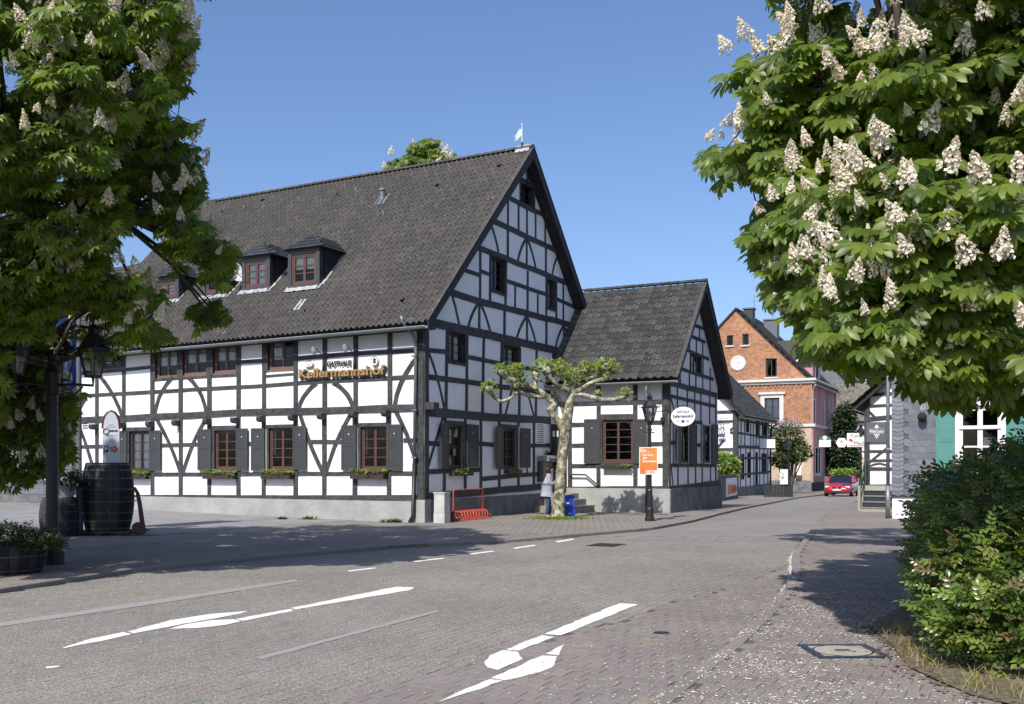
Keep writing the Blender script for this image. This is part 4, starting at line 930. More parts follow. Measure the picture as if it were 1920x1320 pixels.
# --- dormers
for i, (f_, s_, ua, ub, zb_, zt_) in enumerate(dd_):
    xa,xb,ya,yb,vis = DOR[i]; w = ub-ua; foot = f_.p((ua+ub)/2, zb_, 0)
    D = bpy.data.objects.new('dormer', None); COL.objects.link(D); D.parent = inn; D.location = foot-wloc(inn); WL[D.name] = foot.copy()
    D['label'] = ['rightmost dormer with a cream blind', 'dormer with a net curtain beside the satellite dish', 'dormer hidden behind the chestnut leaves', 'leftmost dormer behind the chestnut leaves'][i]
    fwt = 0.12; r = (ua+fwt+0.02, ub-fwt-0.02, zb_+0.14, zt_-0.16)
    wall(f_, [(ua,zb_-0.25),(ub,zb_-0.25),(ub,zt_),(ua,zt_)], [r], M['slate_dk'], D, 'dormer_front', 0.08)
    mb = MB(); f_.box(mb,ua,r[0],zb_,zt_,0,0.03); f_.box(mb,r[1],ub,zb_,zt_,0,0.03); f_.box(mb,r[0],r[1],zb_,r[2],0,0.029); f_.box(mb,r[0],r[1],r[3],zt_,0,0.029)
    mb.build('dormer_casing', M['shutter'], D)
    cur = [([(0.03,0.97)],(0.5,1.0),'blind'), ([(0.03,0.97)],(0.0,0.95),'curtain'), None, ([(0.03,0.97)],(0.0,0.9),'curtain')][i]
    wd = window(f_, r, D, 2, 3, 'frame_red', depth=0.03, fw=0.07, sash=0.05, bar=0.03, curtain=None)
    if cur:
        spans, zrg, cm = cur; u_a, u_b = r[0]+0.08, r[1]-0.08; n = 16; vs = []; fs = []
        for k in range(n+1):
            uu = u_a+(u_b-u_a)*k/n; o_ = -0.085+(0.006*math.sin(k*2.0) if cm == 'curtain' else 0); vs += [f_.p(uu, r[2]+(r[3]-r[2])*zrg[0], o_), f_.p(uu, r[2]+(r[3]-r[2])*zrg[1], o_)]
        MB().add(vs, [(2*k,2*k+2,2*k+3,2*k+1) for k in range(n)]).build('curtain', M[cm], D)
    # cheeks: run back until they meet the roof
    dep = (zt_-RP3(s_, -ub).z)/kL+0.3
    for (uu, sg) in ((ua, 1), (ub, -1)):
        Z0 = RP3(s_, -uu).z-0.1
        P = [f_.p(uu, Z0, 0), f_.p(uu, zt_, 0), f_.p(uu, zt_, -dep)]; Q = [p+f_.U*(0.05*sg) for p in P]
        MB().add(P+Q, [(0,1,2),(5,4,3),(0,3,4,1),(1,4,5,2),(2,5,3,0)]).build('dormer_cheek', M['slate_dk'], D)
        # slates on the cheek
        ck = Fr((0,0),(1,0)); ck.O = f_.p(uu,0,0); ck.O.z = 0; ck.N = -f_.U*sg; ck.U = -f_.N if sg < 0 else f_.N
        if uu == ub:
            zz = Z0
            L_ = []; Nn_ = ck.N; T_ = flat_tmpl(0.25, 0.17)
            j = 0
            while zz+0.17*j < zt_-0.03:
                zj = zz+0.17*j; run = max(0, (zj-Z0)/kL); k = 0
                while 0.25*k < run: L_.append(list(f_.p(ub, zj, -0.25*k)+Nn_*0.002)); k += 1
                j += 1
            if L_:
                Bm = np.array([[(-f_.N)[q], (0,0,1)[q], Nn_[q]] for q in range(3)]); o_ = inst('cheek_slates', T_, np.repeat(Bm[None], len(L_), 0), np.array(L_), M['slate_dk'], D, (0,0,0)); o_['kind'] = 'stuff'
    # hipped roof
    ov = 0.16; um = (ua+ub)/2; ez = zt_-0.01; pk = ez+w*0.42; pkd = -w*0.36
    a_, b_ = f_.p(ua-ov, ez, ov), f_.p(ub+ov, ez, ov); p_ = f_.p(um, pk, pkd)
    back = -(dep+0.1); a2, b2 = f_.p(ua-ov, ez, back), f_.p(ub+ov, ez, back); rb = f_.p(um, pk, back-(pk-ez)/kL)
    MB().add([a_,b_,p_,a2,b2,rb], [(0,1,2),(1,4,5,2),(3,0,2,5),(0,3,4,1)]).build('dormer_roof', M['slate_dk'], D)
    def slates(A_, B_, P_, Q_, seed, nm):
        """courses on a quad A-B (eave) to Q-P (top)"""
        up = ((P_+Q_)/2-(A_+B_)/2); al = (B_-A_).normalized(); nn = al.cross(up).normalized(); upn = nn.cross(al).normalized(); H = up.dot(upn); rows = max(2, int(H/0.17)); L_ = []; 
        for j in range(rows):
            t = j/rows; e1 = A_+(Q_-A_)*t; e2 = B_+(P_-B_)*t; ln = (e2-e1).length; k = 0
            while 0.24*k < ln-0.08: L_.append(list(e1+(e2-e1).normalized()*(0.24*k)+nn*0.004)); k += 1
        Bm = np.array([[al[q], upn[q], nn[q]] for q in range(3)]); o_ = inst(nm, flat_tmpl(0.24, 0.17), np.repeat(Bm[None], len(L_), 0), np.array(L_), M['slate_dk'], D, (0,0,0)); o_['kind'] = 'stuff'
    slates(a_, b_, p_, p_, 1, 'roof_slates'); slates(b_, b2, rb, p_, 2, 'roof_slates')
    MB().tube([b_+Vector((0,0,0.02)), p_+Vector((0,0,0.02))], 0.025, 5).build('hip_cap', M['slate_dk'], D); MB().tube([a_+Vector((0,0,0.02)), p_+Vector((0,0,0.02)), rb], 0.025, 5).build('hip_cap', M['slate_dk'], D)
    # lead apron and soakers
    q0, q1 = RP3(s_-0.16, -ua+0.12, 0.075), RP3(s_-0.16, -ub-0.12, 0.075); q2, q3 = RP3(s_+0.03, -ub-0.08, 0.09), RP3(s_+0.03, -ua+0.08, 0.09)
    n_ = 9; vs = [q0+(q1-q0)*(k/n_)-gdir*(0.05*(k % 2)) for k in range(n_+1)]+[q3+(q2-q3)*(k/n_) for k in range(n_+1)]
    MB().add(vs, [(k, k+1, n_+2+k, n_+1+k) for k in range(n_)]).build('lead_apron', M['lead'], D)
    for uu, sg in ((ub, 1),):
        vs = [RP3(s_, -uu, 0.085), RP3(s_, -uu-0.14*sg, 0.075), RP3(s_+dep*0.78, -uu-0.10*sg, 0.075), RP3(s_+dep*0.78, -uu, 0.085)]
        MB().add(vs, [(0,1,2,3)]).build('soaker', M['lead'], D)
    if i == 0:
        g1 = b2+(rb-b2)*0.06+f_.N*0.30; MB().hexa([b2+f_.N*0.34+f_.U*0.03+Vector((0,0,-0.0)), b2+f_.N*0.02+f_.U*0.03, rb+f_.N*0.02-f_.U*0.35+Vector((0,0,-0.28)), rb+f_.N*0.42-f_.U*0.35+Vector((0,0,-0.28))]+[v+Vector((0,0,0.04)) for v in (b2+f_.N*0.34+f_.U*0.03, b2+f_.N*0.02+f_.U*0.03, rb+f_.N*0.02-f_.U*0.35+Vector((0,0,-0.28)), rb+f_.N*0.42-f_.U*0.35+Vector((0,0,-0.28)))]).build('lead_valley', M['lead'], D)
# roof details: vent pipe, vent tiles, snow hooks, a glazed tile
def ray_roof(px, py):
    lo, hi = -0.4, 6.6
    for _k in range(40):
        m_ = (lo+hi)/2; f_ = Fr(C0+gdir*m_, NL); u, z = f_.uz(px, py)
        if z > RP3(m_, -u).z: lo = m_
        else: hi = m_
    return lo, -u
s_, t_ = ray_roof(717, 376); q = RP3(s_, t_, 0.06)
vp = MB().lathe(q, [(0.09,-0.05),(0.09,0.28),(0.13,0.30),(0.13,0.36),(0.02,0.42)], 12).build('vent_pipe', M['zinc'], inn)
MB().hexa([RP3(s_-0.25,t_+0.22,0.06),RP3(s_-0.25,t_-0.22,0.06),RP3(s_+0.2,t_-0.22,0.07),RP3(s_+0.2,t_+0.22,0.07),RP3(s_-0.25,t_+0.22,0.08),RP3(s_-0.25,t_-0.22,0.08),RP3(s_+0.2,t_-0.22,0.09),RP3(s_+0.2,t_+0.22,0.09)]).build('vent_flashing', M['zinc'], vp)
s_, t_ = ray_roof(562, 576)
MB().hexa([RP3(s_-0.18,t_+0.12,0.065),RP3(s_-0.18,t_-0.12,0.065),RP3(s_+0.2,t_-0.12,0.065),RP3(s_+0.2,t_+0.12,0.065),RP3(s_-0.18,t_+0.12,0.09),RP3(s_-0.18,t_-0.12,0.09),RP3(s_+0.2,t_-0.12,0.09),RP3(s_+0.2,t_+0.12,0.09)]).build('glazed_tile', M['lead'], inn)
for (px, py) in ((938,313),(754,566),(570,586),(492,378),(631,367),(415,400),(820,350)):
    s_, t_ = ray_roof(px, py); q = RP3(s_, t_, 0.05); mb = MB(); vs = []
    for k in range(7): an = math.pi*k/6; vs.append(q+wdir*(0.11*math.cos(an))+Vector((0,0,0.09*math.sin(an)))-gdir*0.12)
    vs.append(q+gdir*0.18+Vector((0,0,0.10))); mb.add(vs, [(k, k+1, 7) for k in range(6)]+[tuple(range(7))]); mb.build('vent_tile', M['tile'], inn)
for (px, py) in ((560,380),(458,395),(668,362),(719,405),(786,310)):
    s_, t_ = ray_roof(px, py); q = RP3(s_, t_, 0.05); MB().tube([q, q+Vector((0,0,0.16))-gdir*0.05], 0.014, 5).build('snow_hook', M['lead'], inn)
# ================================================================== SIDE WING OF THE INN (own roof)
C2 = at(1253.6, 962); L2 = Fr(C2, NL); G2 = Fr(C2, NG)
wing = empty('inn_wing', C2, 'low white half-timbered wing with charcoal tiled roof beside the street lamp', 'house')
tmax = ((C2-C0).dot(Vector((*NG, 0))))                   # distance back to the inn's gable wall
w2 = 6.5; s2, z2 = 3.22, 8.68; k2 = 1.06
HW = rpx(L2,1130,1187,787,866)
wall(L2, [(-tmax,0.5),(0,0.5),(0,4.95),(-tmax,4.95)], [HW], M['plaster'], wing)
HG = [rpx(G2,1273,1291,797,868), rpx(G2,1317,1331,797,868), rpx(G2,1293,1316,664,701)]
wall(G2, [(0,0.5),(w2,0.3),(w2,4.9),(s2,8.35),(0,4.95)], HG, M['plaster'], wing, 'gable_wall')
L2.box(MB(), -tmax+0.02,0.06,-0.4,0.86,-0.3,0.05).build('plinth', M['plinth'], wing)
G2.box(MB(), -0.04,w2+0.35,-0.6,0.86,-0.3,0.10).build('plinth', M['plinth_dk'], wing)
Q_ = lambda pts, w=0.15, d=0.02, nm='rail': beam(L2, [L2.uz(*p) for p in pts], w, d, wing, name=nm)
Q_([(1036,713),(1256,711)], 0.2, 0.026, 'top_plate'); Q_([(1040,758),(1249,753)]); Q_([(1073,796.6),(1097,796)]); Q_([(1124,782),(1191,781)],0.2); Q_([(1219,792),(1246,792)])
Q_([(1073,836),(1097,835)]); Q_([(1219,832.5),(1246,832)]); Q_([(1070,873.5),(1249,873)]); Q_([(1050,917),(1253,916.5)],0.19,0.03,'sill_beam')
for x, w in ((1069,0.17),(1122.5,0.15),(1191.5,0.16)): beam(L2, [L2.uz(x,716), L2.uz(x,914)], w, 0.026, wing, name='post')
L2u = L2.uz(1249,800)[0]; beam(L2, [(-0.11,0.9),(-0.11,4.9)], 0.22, 0.034, wing, name='corner_post'); beam(G2, [(0.07,0.9),(0.07,4.9)], 0.14, 0.034, wing, name='corner_post')
window(L2, HW, wing, 2, 5, 'frame_red', depth=0.07, sill=0.03)
u0,u1,z0,z1 = HW; mb = MB(); L2.box(mb,u0-0.1,u0,z0-0.05,z1+0.05,-0.02,0.033); L2.box(mb,u1,u1+0.1,z0-0.05,z1+0.05,-0.02,0.033); mb.build('window_surround', M['timber'], wing)
for (a,b,h) in ((1096.7,1126,1),(1188.5,1219,0)): r = rpx(L2,a,b,786,869); shutter(L2, *r, wing, d=0.045, hinge=h, rot=0.05)
r = rpx(L2,1132,1186,868,879.5); flower_box(L2, r, 'shallow wooden flower box under the big red window of the wing', 4, leafn=45, side=0.75)
V_ = lambda pts, w=0.13, d=0.02, nm='rail': beam(G2, [G2.uz(*p) for p in pts], w, d, wing, name=nm)
V_([(1255,718),(1343,741)],0.2,0.034,'tie_beam'); V_([(1256,742.5),(1341,762)]); V_([(1256,788),(1273,789.5)]); V_([(1290,791),(1316,792.5)]); V_([(1255,830),(1265,830.6)]); V_([(1300.5,834),(1313,834.6)])
V_([(1254,872.5),(1343,872.5)]); V_([(1253,917),(1350,905)],0.2,0.034,'sill_beam')
V_([(1276,691.5),(1337,711.5)]); V_([(1288,656.4),(1329,673.5)]); V_([(1295,630),(1322,641.7)]); V_([(1302,609.8),(1318,615.6)])
for (x,a,b,w) in ((1269.5,722,795,.10),(1288,726,790,.09),(1302,730,872,.10),(1313.5,733,790,.09),(1330,737,795,.10),(1341.5,741,905,.12),(1270.5,873,912,.11),(1289.5,873,910,.11),(1303.7,873,909,.10),(1316,873,908,.10),(1331.7,873,906,.10),(1300,795,872,.06),
                  (1274.5,694,720,.09),(1292,697,725,.09),(1304,701,729,.09),(1317,705,733,.09),(1331,709,737,.09),(1317.5,670,706,.10),(1331,690,710,.08),(1292.5,636,657,.08),(1305,637,664,.09),(1317,641,668,.09),(1311,614,636,.08)):
    beam(G2, [G2.uz(x,a), G2.uz(x,b)], w, 0.026, wing, name='post')
for s_ in ((1258,748,1270,792),(1258,874,1262,913),(1262,795,1262,872)): beam(G2, [G2.uz(*s_[:2]), G2.uz(*s_[2:])], 0.09, 0.014, wing, name='brace')
window(G2, HG[0], wing, 2, 5, 'frame_dk', depth=0.03, sash=0.03); window(G2, HG[1], wing, 2, 5, 'frame_dk', depth=0.03, sash=0.03)
window(G2, HG[2], wing, 4, 2, 'frame_dk', depth=0.08, fw=0.05, sash=0.05)
for (a,b,h,ro) in ((1264,1273.5,1,0.2),(1291.5,1300,0,0.3),(1312.5,1317,1,0.5),(1332,1340.5,0,0.2)):
    r = rpx(G2,a,b,796,870); shutter(G2, *r, wing, d=0.06, hinge=h, rot=ro*0.4)
def R2a(s, t, dz=0): b = C2+gdir*s+wdir*t; return Vector((b.x,b.y,z2-k2*(s2-s)+dz))
def R2b(s, t, dz=0): b = C2+gdir*s+wdir*t; return Vector((b.x,b.y,z2-k2*(s-s2)+dz))
ev = 0.47
def z_main(q):                                           # is the point inside the inn's volume?
    v = q-C0; return v.dot(Vector((*NG,0))) < 0.02
tA = tmax-0.02
slab(wing, [R2a(-0.44,tA,-0.03),R2a(-0.44,-ev+0.02,-0.03),R2a(s2,-ev+0.02,-0.03),R2a(s2,tA,-0.03)],0.13,M['timber_blk'])
slab(wing, [R2b(s2,tA,-0.03),R2b(s2,-ev+0.02,-0.03),R2b(w2+0.62,-ev+0.02,-0.03),R2b(w2+0.62,tA,-0.03)],0.13,M['timber_blk'])
S2 = (R2a(1,0)-R2a(0,0)).normalized()
tiles(wing, R2a(-0.48,tA,0), -wdir, tA+ev, S2, (R2a(s2,0)-R2a(-0.44,0)).length, 0.3, 0.33, M['tile2'], None, seed=8)
ridge_caps(wing, R2a(s2,-ev-0.02,0.02), R2a(s2,tA,0.02), 0.13, M['tile2'])
for (a, b, f1) in ((-0.44, s2, R2a), (w2+0.62, s2, R2b)):
    P = [f1(a,-ev,-0.02), f1(b,-ev,-0.02), f1(b,-ev,-0.30), f1(a,-ev,-0.26)]; Q = [p+wdir*0.035 for p in P]
    MB().hexa([P[3],P[2],Q[2],Q[3],P[0],P[1],Q[1],Q[0]]).build('bargeboard', M['timber_blk'], wing)
    P = [f1(a,-ev-0.04,0.02), f1(b,-ev-0.04,0.02), f1(b,-ev+0.10,0.02), f1(a,-ev+0.10,0.02)]
    MB().hexa(P+[p+Vector((0,0,0.05)) for p in P]).build('verge_tiles', M['tile2'], wing)
ga, gb = R2a(-0.52,tA,-0.09), R2a(-0.52,-ev,-0.09); gutter(wing, ga, gb, 0.07)
MB().hexa([R2a(-0.42,tA,-0.22),R2a(-0.42,-ev,-0.22),R2a(0.02,-ev,-0.62),R2a(0.02,tA,-0.62),R2a(-0.42,tA,-0.18),R2a(-0.42,-ev,-0.18),R2a(0.02,-ev,-0.58),R2a(0.02,tA,-0.58)]).build('eave_board', M['timber_blk'], wing)
MB().tube([R2a(-0.5,0.65,-0.12), L2.p(-0.72,4.35,0.35), L2.p(-0.75,4.1,0.13), L2.p(-0.76,1.75,0.12)], 0.05, 10).build('downpipe', M['zinc_lt'], wing, smooth=True)
MB().tube([L2.p(-0.76,1.8,0.12), L2.p(-0.76,0.0,0.12)], 0.06, 10).build('standpipe', M['timber_blk'], wing, smooth=True)
# loudspeaker-like hook and pipe clips skipped behind lamp; entrance steps
ud0, ud1 = -tmax+0.06, L2.uz(1063,850)[0]; zd1 = L2.uz(1050,795)[1]; dr = L2.box(MB(),ud0,ud1,0.68,zd1,0.0,0.05).build('door', M['timber_blk'], wing)
zt_, zb_ = L2.uz(1043,808)[1], L2.uz(1043,819)[1]
for k in range(4): uu = ud0+0.08+k*0.15; L2.box(MB(),uu,uu+0.08,zb_,zt_,0.05,0.06).build('door_pane', M['curtain'], dr)
for k in range(3): L2.box(MB(),ud0+0.06,ud1-0.06,0.80+k*0.5,1.22+k*0.5,0.05,0.07).build('door_panel', M['timber'], dr)
st = empty('entrance_steps', at(1095,958), 'worn stone entrance steps against the plinth behind the tree', 'steps')
M['stone_step'] = mat('worn_stone', (0.20,0.17,0.14), (0.30,0.27,0.23), scale=5, rough=0.95, bump=0.01, bscale=20)
um = L2.uz(1070,930)[0]
for k, (ua, ub, h0, h1, dp_) in enumerate(((-tmax+0.02, L2.uz(1116,950)[0], -0.1, 0.24, 1.55), (-tmax+0.02, L2.uz(1100,940)[0], 0.24, 0.46, 1.15), (-tmax+0.02, L2.uz(1086,930)[0], 0.46, 0.66, 0.75))):
    L2.box(MB(), ua, ub, h0, h1, 0.06+0.004*k, dp_).build('step', M['stone_step'], st)
a1, a2, a3 = L2.uz(1070,889.5), L2.uz(1100,890), L2.uz(1124,910)
hr = empty('handrail', L2.p(*a3,0.1), 'dark wall handrail beside the entrance steps', 'handrail')
MB().tube([L2.p(*a1,0.14), L2.p(*a2,0.14), L2.p(*a3,0.14)], 0.03, 8).build('rail', M['timber'], hr)
for a in (a1, a3): MB().tube([L2.p(*a,0.0), L2.p(*a,0.14)], 0.018, 6).build('bracket', M['iron'], hr)

# ================================================================== THIRD HOUSE (small timber-framed shop)
C3 = at(1382, 931); L3 = Fr(C3, NL); G3 = Fr(C3, NG)
shop = empty('shop_house', C3, 'small half-timbered house with overhanging dark roof and iron nine beside the lilac', 'house')
b3 = C3.z; w3 = 9.4
w3w = [rpx(G3,1398.5,1404.7,780,811), rpx(G3,1417.5,1423,785,820), rpx(G3,1428.5,1439,790,817), rpx(G3,1390,1395.5,851,899), rpx(G3,1401.5,1408,848,896), rpx(G3,1427.5,1437.5,850,889), rpx(G3,1416,1421,848,925)]
wall(G3, [(0,b3-0.3),(w3,b3-0.3),(w3,5.1),(0,5.3)], w3w, M['plaster'], shop)
wall(L3, [(0,b3-0.3),(0,5.2),(-4.3,9.2),(-8.6,5.2),(-8.6,b3-0.3)], [], M['plaster'], shop, 'gable_wall')
G3.box(MB(), -0.05,w3+0.05,b3-0.4,b3+0.62,-0.2,0.08).build('plinth', M['plinth_dk'], shop); L3.box(MB(), -8.6,0.04,b3-0.4,b3+0.6,-0.2,0.06).build('plinth', M['plinth_dk'], shop)
H_ = lambda fr, pts, w=0.16, d=0.03, nm='rail': beam(fr, [fr.uz(*p) for p in pts], w, d, shop, name=nm)
H_(L3,[(1335,773),(1381,772)],0.2); H_(L3,[(1335,791),(1381,789.5)]); H_(L3,[(1369,811),(1381,811)]); H_(L3,[(1340,843),(1381,842.5)],0.2); H_(L3,[(1340,875),(1381,875)])
for s_ in ((1369,807,1381,797),(1345,840,1357,826)): beam(L3,[L3.uz(*s_[:2]),L3.uz(*s_[2:])],0.16,0.024,shop,name='brace')
beam(L3,[(-0.14,b3+0.6),(-0.14,5.2)],0.28,0.04,shop,name='corner_post'); beam(G3,[(0.12,b3+0.6),(0.12,5.2)],0.24,0.04,shop,name='corner_post')
for p in ([(1384,770),(1448,790)],[(1386,787),(1447,799)],[(1385,812),(1446,821.5)],[(1383,837.5),(1447,840)],[(1384,859),(1444,858.5)],[(1384,890.8),(1444,884.6)],[(1383,917),(1446,908.5)]): H_(G3,p,0.2 if p[0][1] in (837.5,917) else 0.14)
for x in (1389,1396,1401,1407,1412,1417,1424,1430,1436,1441,1446.5):
    if x not in (1401,): beam(G3,[G3.uz(x,790),G3.uz(x,838)],0.13,0.036,shop,name='post')
for x in (1388,1398,1406.5,1413,1424,1432,1439,1445): beam(G3,[G3.uz(x,840),G3.uz(x,912)],0.13,0.036,shop,name='post')
for r in w3w[:-1]: window(G3, r, shop, 2, 3, 'frame_dk', depth=0.10, fw=0.06)
G3.box(MB(), *w3w[-1], -0.12,-0.08).build('door', M['timber_blk'], shop)
s3, z3 = 4.3, 9.75
def R3a(s, t, dz=0):  # street slope: t into the block along wdir, s along the street
    b = C3+gdir*s+wdir*t; return Vector((b.x,b.y,z3-1.0*(s3-t)+dz)) if t <= s3 else Vector((b.x,b.y,z3-1.0*(t-s3)+dz))
slab(shop,[R3a(w3+0.3,-0.55,-0.03),R3a(-0.35,-0.55,-0.03),R3a(-0.35,s3,-0.03),R3a(w3+0.3,s3,-0.03)],0.16,M['timber_blk'])
slab(shop,[R3a(-0.35,s3,-0.03),R3a(w3+0.3,s3,-0.03),R3a(w3+0.3,9.1,-0.03),R3a(-0.35,9.1,-0.03)],0.16,M['timber_blk'])
tiles(shop, R3a(-0.35,-0.6,0), gdir, w3+0.65, (R3a(0,1)-R3a(0,0)).normalized(), (R3a(0,s3)-R3a(0,-0.6)).length, 0.3, 0.3, M['tile2'], None, nobj=0, tmpl=flat_tmpl(0.3,0.3,0.02), seed=3, stagger=True)
gutter(shop, R3a(-0.35,-0.66,-0.08), R3a(w3+0.3,-0.66,-0.08), 0.07)
P = [R3a(-0.37,-0.55,0.0),R3a(-0.37,s3,0.0),R3a(-0.37,s3,-0.3),R3a(-0.37,-0.55,-0.26)]; MB().hexa([p for p in (P[3],P[2],P[2]-gdir*0.04,P[3]-gdir*0.04,P[0],P[1],P[1]-gdir*0.04,P[0]-gdir*0.04)]).build('bargeboard', M['timber_blk'], shop)
e = G3.uz(1447,800)[0]; MB().tube([R3a(w3+0.2,-0.6,-0.1), G3.p(w3-0.15,4.5,0.35), G3.p(w3-0.15,4.2,0.12), G3.p(w3-0.15,b3,0.12)],0.06,8).build('downpipe', M['timber_blk'], shop)
# iron number nine with its little board, on a bracket
q = L3.uz(1355,806); sg = empty('iron_sign', L3.p(q[0],q[1],0.3), 'wrought iron figure nine hanging from a bracket on the small white gable', 'sign')
mb = MB(); cu, cz = L3.uz(1354,799); r9 = 0.2
mb.tube([L3.p(cu+r9*math.cos(a), cz+r9*1.15*math.sin(a), 0.3) for a in [2*math.pi*k/14 for k in range(15)]], 0.022, 6)
mb.tube([L3.p(cu+r9, cz, 0.3), L3.p(cu+r9*0.95, cz-0.25, 0.3), L3.p(cu+0.02, cz-0.55, 0.3)], 0.022, 6); mb.tube([L3.p(cu-0.05, cz+0.45, 0.3), L3.p(cu-0.05, cz-0.4, 0.3)], 0.014, 6)
mb.build('numeral', M['iron'], sg)
zb = L3.uz(1350,796)[1]+0.35
MB().tube([L3.p(cu-0.45, zb, 0.0), L3.p(cu-0.45, zb, 0.32), L3.p(cu+0.5, zb, 0.3)], 0.02, 6).build('bracket', M['iron'], sg)
L3.box(MB(), cu-0.2,cu+0.25,cz-0.72,cz-0.52,0.27,0.31).build('name_board', mat('blue_grey_board',(0.06,0.09,0.14)), sg)
# illuminated-style box sign
a = G3.uz(1435,827); sgn = empty('projecting_sign', G3.p(a[0],a[1],0.4), 'pale blank box sign projecting from the small half-timbered house', 'sign')
u_, z_ = G3.uz(1419,824)
p0 = G3.p(u_, z_, 0.05); M['sign_white'] = mat('white_sign_face',(0.72,0.74,0.76),rough=0.4)
c_ = G3.p(u_, z_-0.30, 0.75); MB().obox(c_, Vector(G3.N), G3.U, G3.Z, 0.52, 0.10, 0.30).build('sign_box', M['sign_white'], sgn); MB().tube([G3.p(u_,z_+0.1,0.0),G3.p(u_,z_+0.1,1.25)],0.03,6).build('sign_arm', M['iron'], sgn)

# ================================================================== BRICK HOUSE with pink street front
CB = at(1521, 922); LB = Fr(CB, NL); GB = Fr(CB, NG); bb = CB.z
ANG = math.atan2(0.4487,0.8937)
M['brick'] = brick_mat('orange_brick',(0.28,0.10,0.045),(0.45,0.20,0.085),(0.42,0.32,0.23), ANG, bw=0.27, rh=0.095, ms=0.013)
M['brick_pale'] = brick_mat('painted_beige_brick',(0.48,0.36,0.25),(0.54,0.42,0.30),(0.60,0.50,0.38), ANG, bw=0.25, rh=0.085, ms=0.010)
M['pink'] = mat('pink_stucco',(0.42,0.24,0.23),(0.48,0.28,0.27),scale=1.0,rough=0.95)
M['stucco_w'] = mat('white_stone_trim',(0.62,0.60,0.56),(0.55,0.53,0.49),scale=3,rough=0.9)
bh = empty('brick_house', CB, 'tall orange brick gabled house with white round medallion and pink street front', 'house')
ze = LB.uz(1521,712)[1]; zm = LB.uz(1521,797.5)[1]; tB = 6.45; zB = LB.uz(1380,580)[1]
hw = [rpx(LB,1362.6,1374.7,628.5,648), rpx(LB,1392,1404,626,647), rpx(LB,1435.7,1456.7,672,707), rpx(LB,1433.7,1461.6,746,788)]
wall(LB, [(0,zm),(0,ze),(-tB,zB-0.1),(-2*tB,ze),(-2*tB,zm)], hw, M['brick'], bh, 'brick_gable', 0.2, rev=M['brick'])
wall(LB, [(0,bb-0.3),(0,zm),(-2*tB,zm),(-2*tB,bb-0.3)], [], M['brick_pale'], bh, 'lower_wall')
LB.box(MB(), -2*tB,0.03,bb-0.4,bb+0.95,-0.2,0.05).build('plinth', M['plinth_dk'], bh); GB.box(MB(), 0.0,12.6,bb-0.4,bb+0.75,-0.2,0.06).build('plinth', M['timber_blk'], bh)
wB = 12.6
hp = [rpx(GB,a,b,c,d) for a,b,c,d in ((1526.5,1532,746,797),(1544.5,1549,748,797),(1554.8,1558.6,750,799),(1527.5,1544,834,893),(1549.5,1565,836,890))]
wall(GB, [(0,bb-0.3),(wB,bb-0.3),(wB,ze),(0,ze)], hp, M['pink'], bh, 'street_front', rev=M['pink'])
GB.box(MB(), -0.02,0.45,bb+0.75,ze-0.35,0.0,0.06).build('pilaster', M['pink'], bh)
for u_ in (3.9, 8.1, 12.3): GB.box(MB(), u_-0.2,u_+0.25,zm+0.15,ze-0.3,0.0,0.12).build('pilaster', M['pink'], bh)
for fr, a, b in ((LB,-2*tB-0.2,0.35),(GB,-0.0,wB+0.3)):
    mb = MB(); fr.box(mb,a,b,ze-0.28,ze-0.06,0.0,0.16); fr.box(mb,a,b+0.1,ze-0.06,ze+0.14,0.0,0.34); mb.build('cornice', M['stucco_w'], bh)
    fr.box(MB(),a,b,zm-0.1,zm+0.14,0.0,0.14 if fr is LB else 0.15).build('string_course', M['stucco_w'], bh)
fz0, fz1 = LB.uz(1440,728)[1], LB.uz(1440,722)[1]; ua_, ub_ = LB.uz(1397,725)[0], LB.uz(1505,725)[0]; k = ua_
while k < ub_:
    LB.box(MB(),k,k+0.16,fz0,fz1,0.0,0.06).build('dentil_brick', M['brick'], bh); k += 0.36
LB.box(MB(),ua_,ub_,fz1,fz1+0.1,0.0,0.07).build('frieze', M['brick'], bh)
window(LB, hw[0], bh, 1, 1, 'frame_dk', depth=0.12); window(LB, hw[1], bh, 1, 1, 'frame_dk', depth=0.12); window(LB, hw[2], bh, 2, 1, 'frame_dk', depth=0.14, fw=0.08); window(LB, hw[3], bh, 2, 2, 'frame_dk', depth=0.14, rowfr=[0,0.6,1], curtain=([(0.05,0.95)],(0.1,1.0),'curtain'))
for r in hw[:3]: LB.box(MB(),r[0]-0.12,r[1]+0.12,r[2]-0.12,r[2],0.0,0.12).build('window_sill', M['stucco_w'], bh)
r = hw[3]; mb = MB(); LB.box(mb,r[0]-0.35,r[0],r[2]-0.2,r[3]+0.3,0,0.07); LB.box(mb,r[1],r[1]+0.35,r[2]-0.2,r[3]+0.3,0,0.07); LB.box(mb,r[0],r[1],r[3],r[3]+0.3,0,0.068); LB.box(mb,r[0]-0.5,r[1]+0.5,r[3]+0.3,r[3]+0.5,0,0.2); mb.build('window_surround', M['stucco_w'], bh)
for r in hp[:3]: window(GB, r, bh, 1, 2, 'frame_wh', depth=0.12, fw=0.14)
for r in hp[3:]: window(GB, r, bh, 3, 2, 'frame_wh', depth=0.2, fw=0.16, sash=0.12, rowfr=[0,0.75,1])
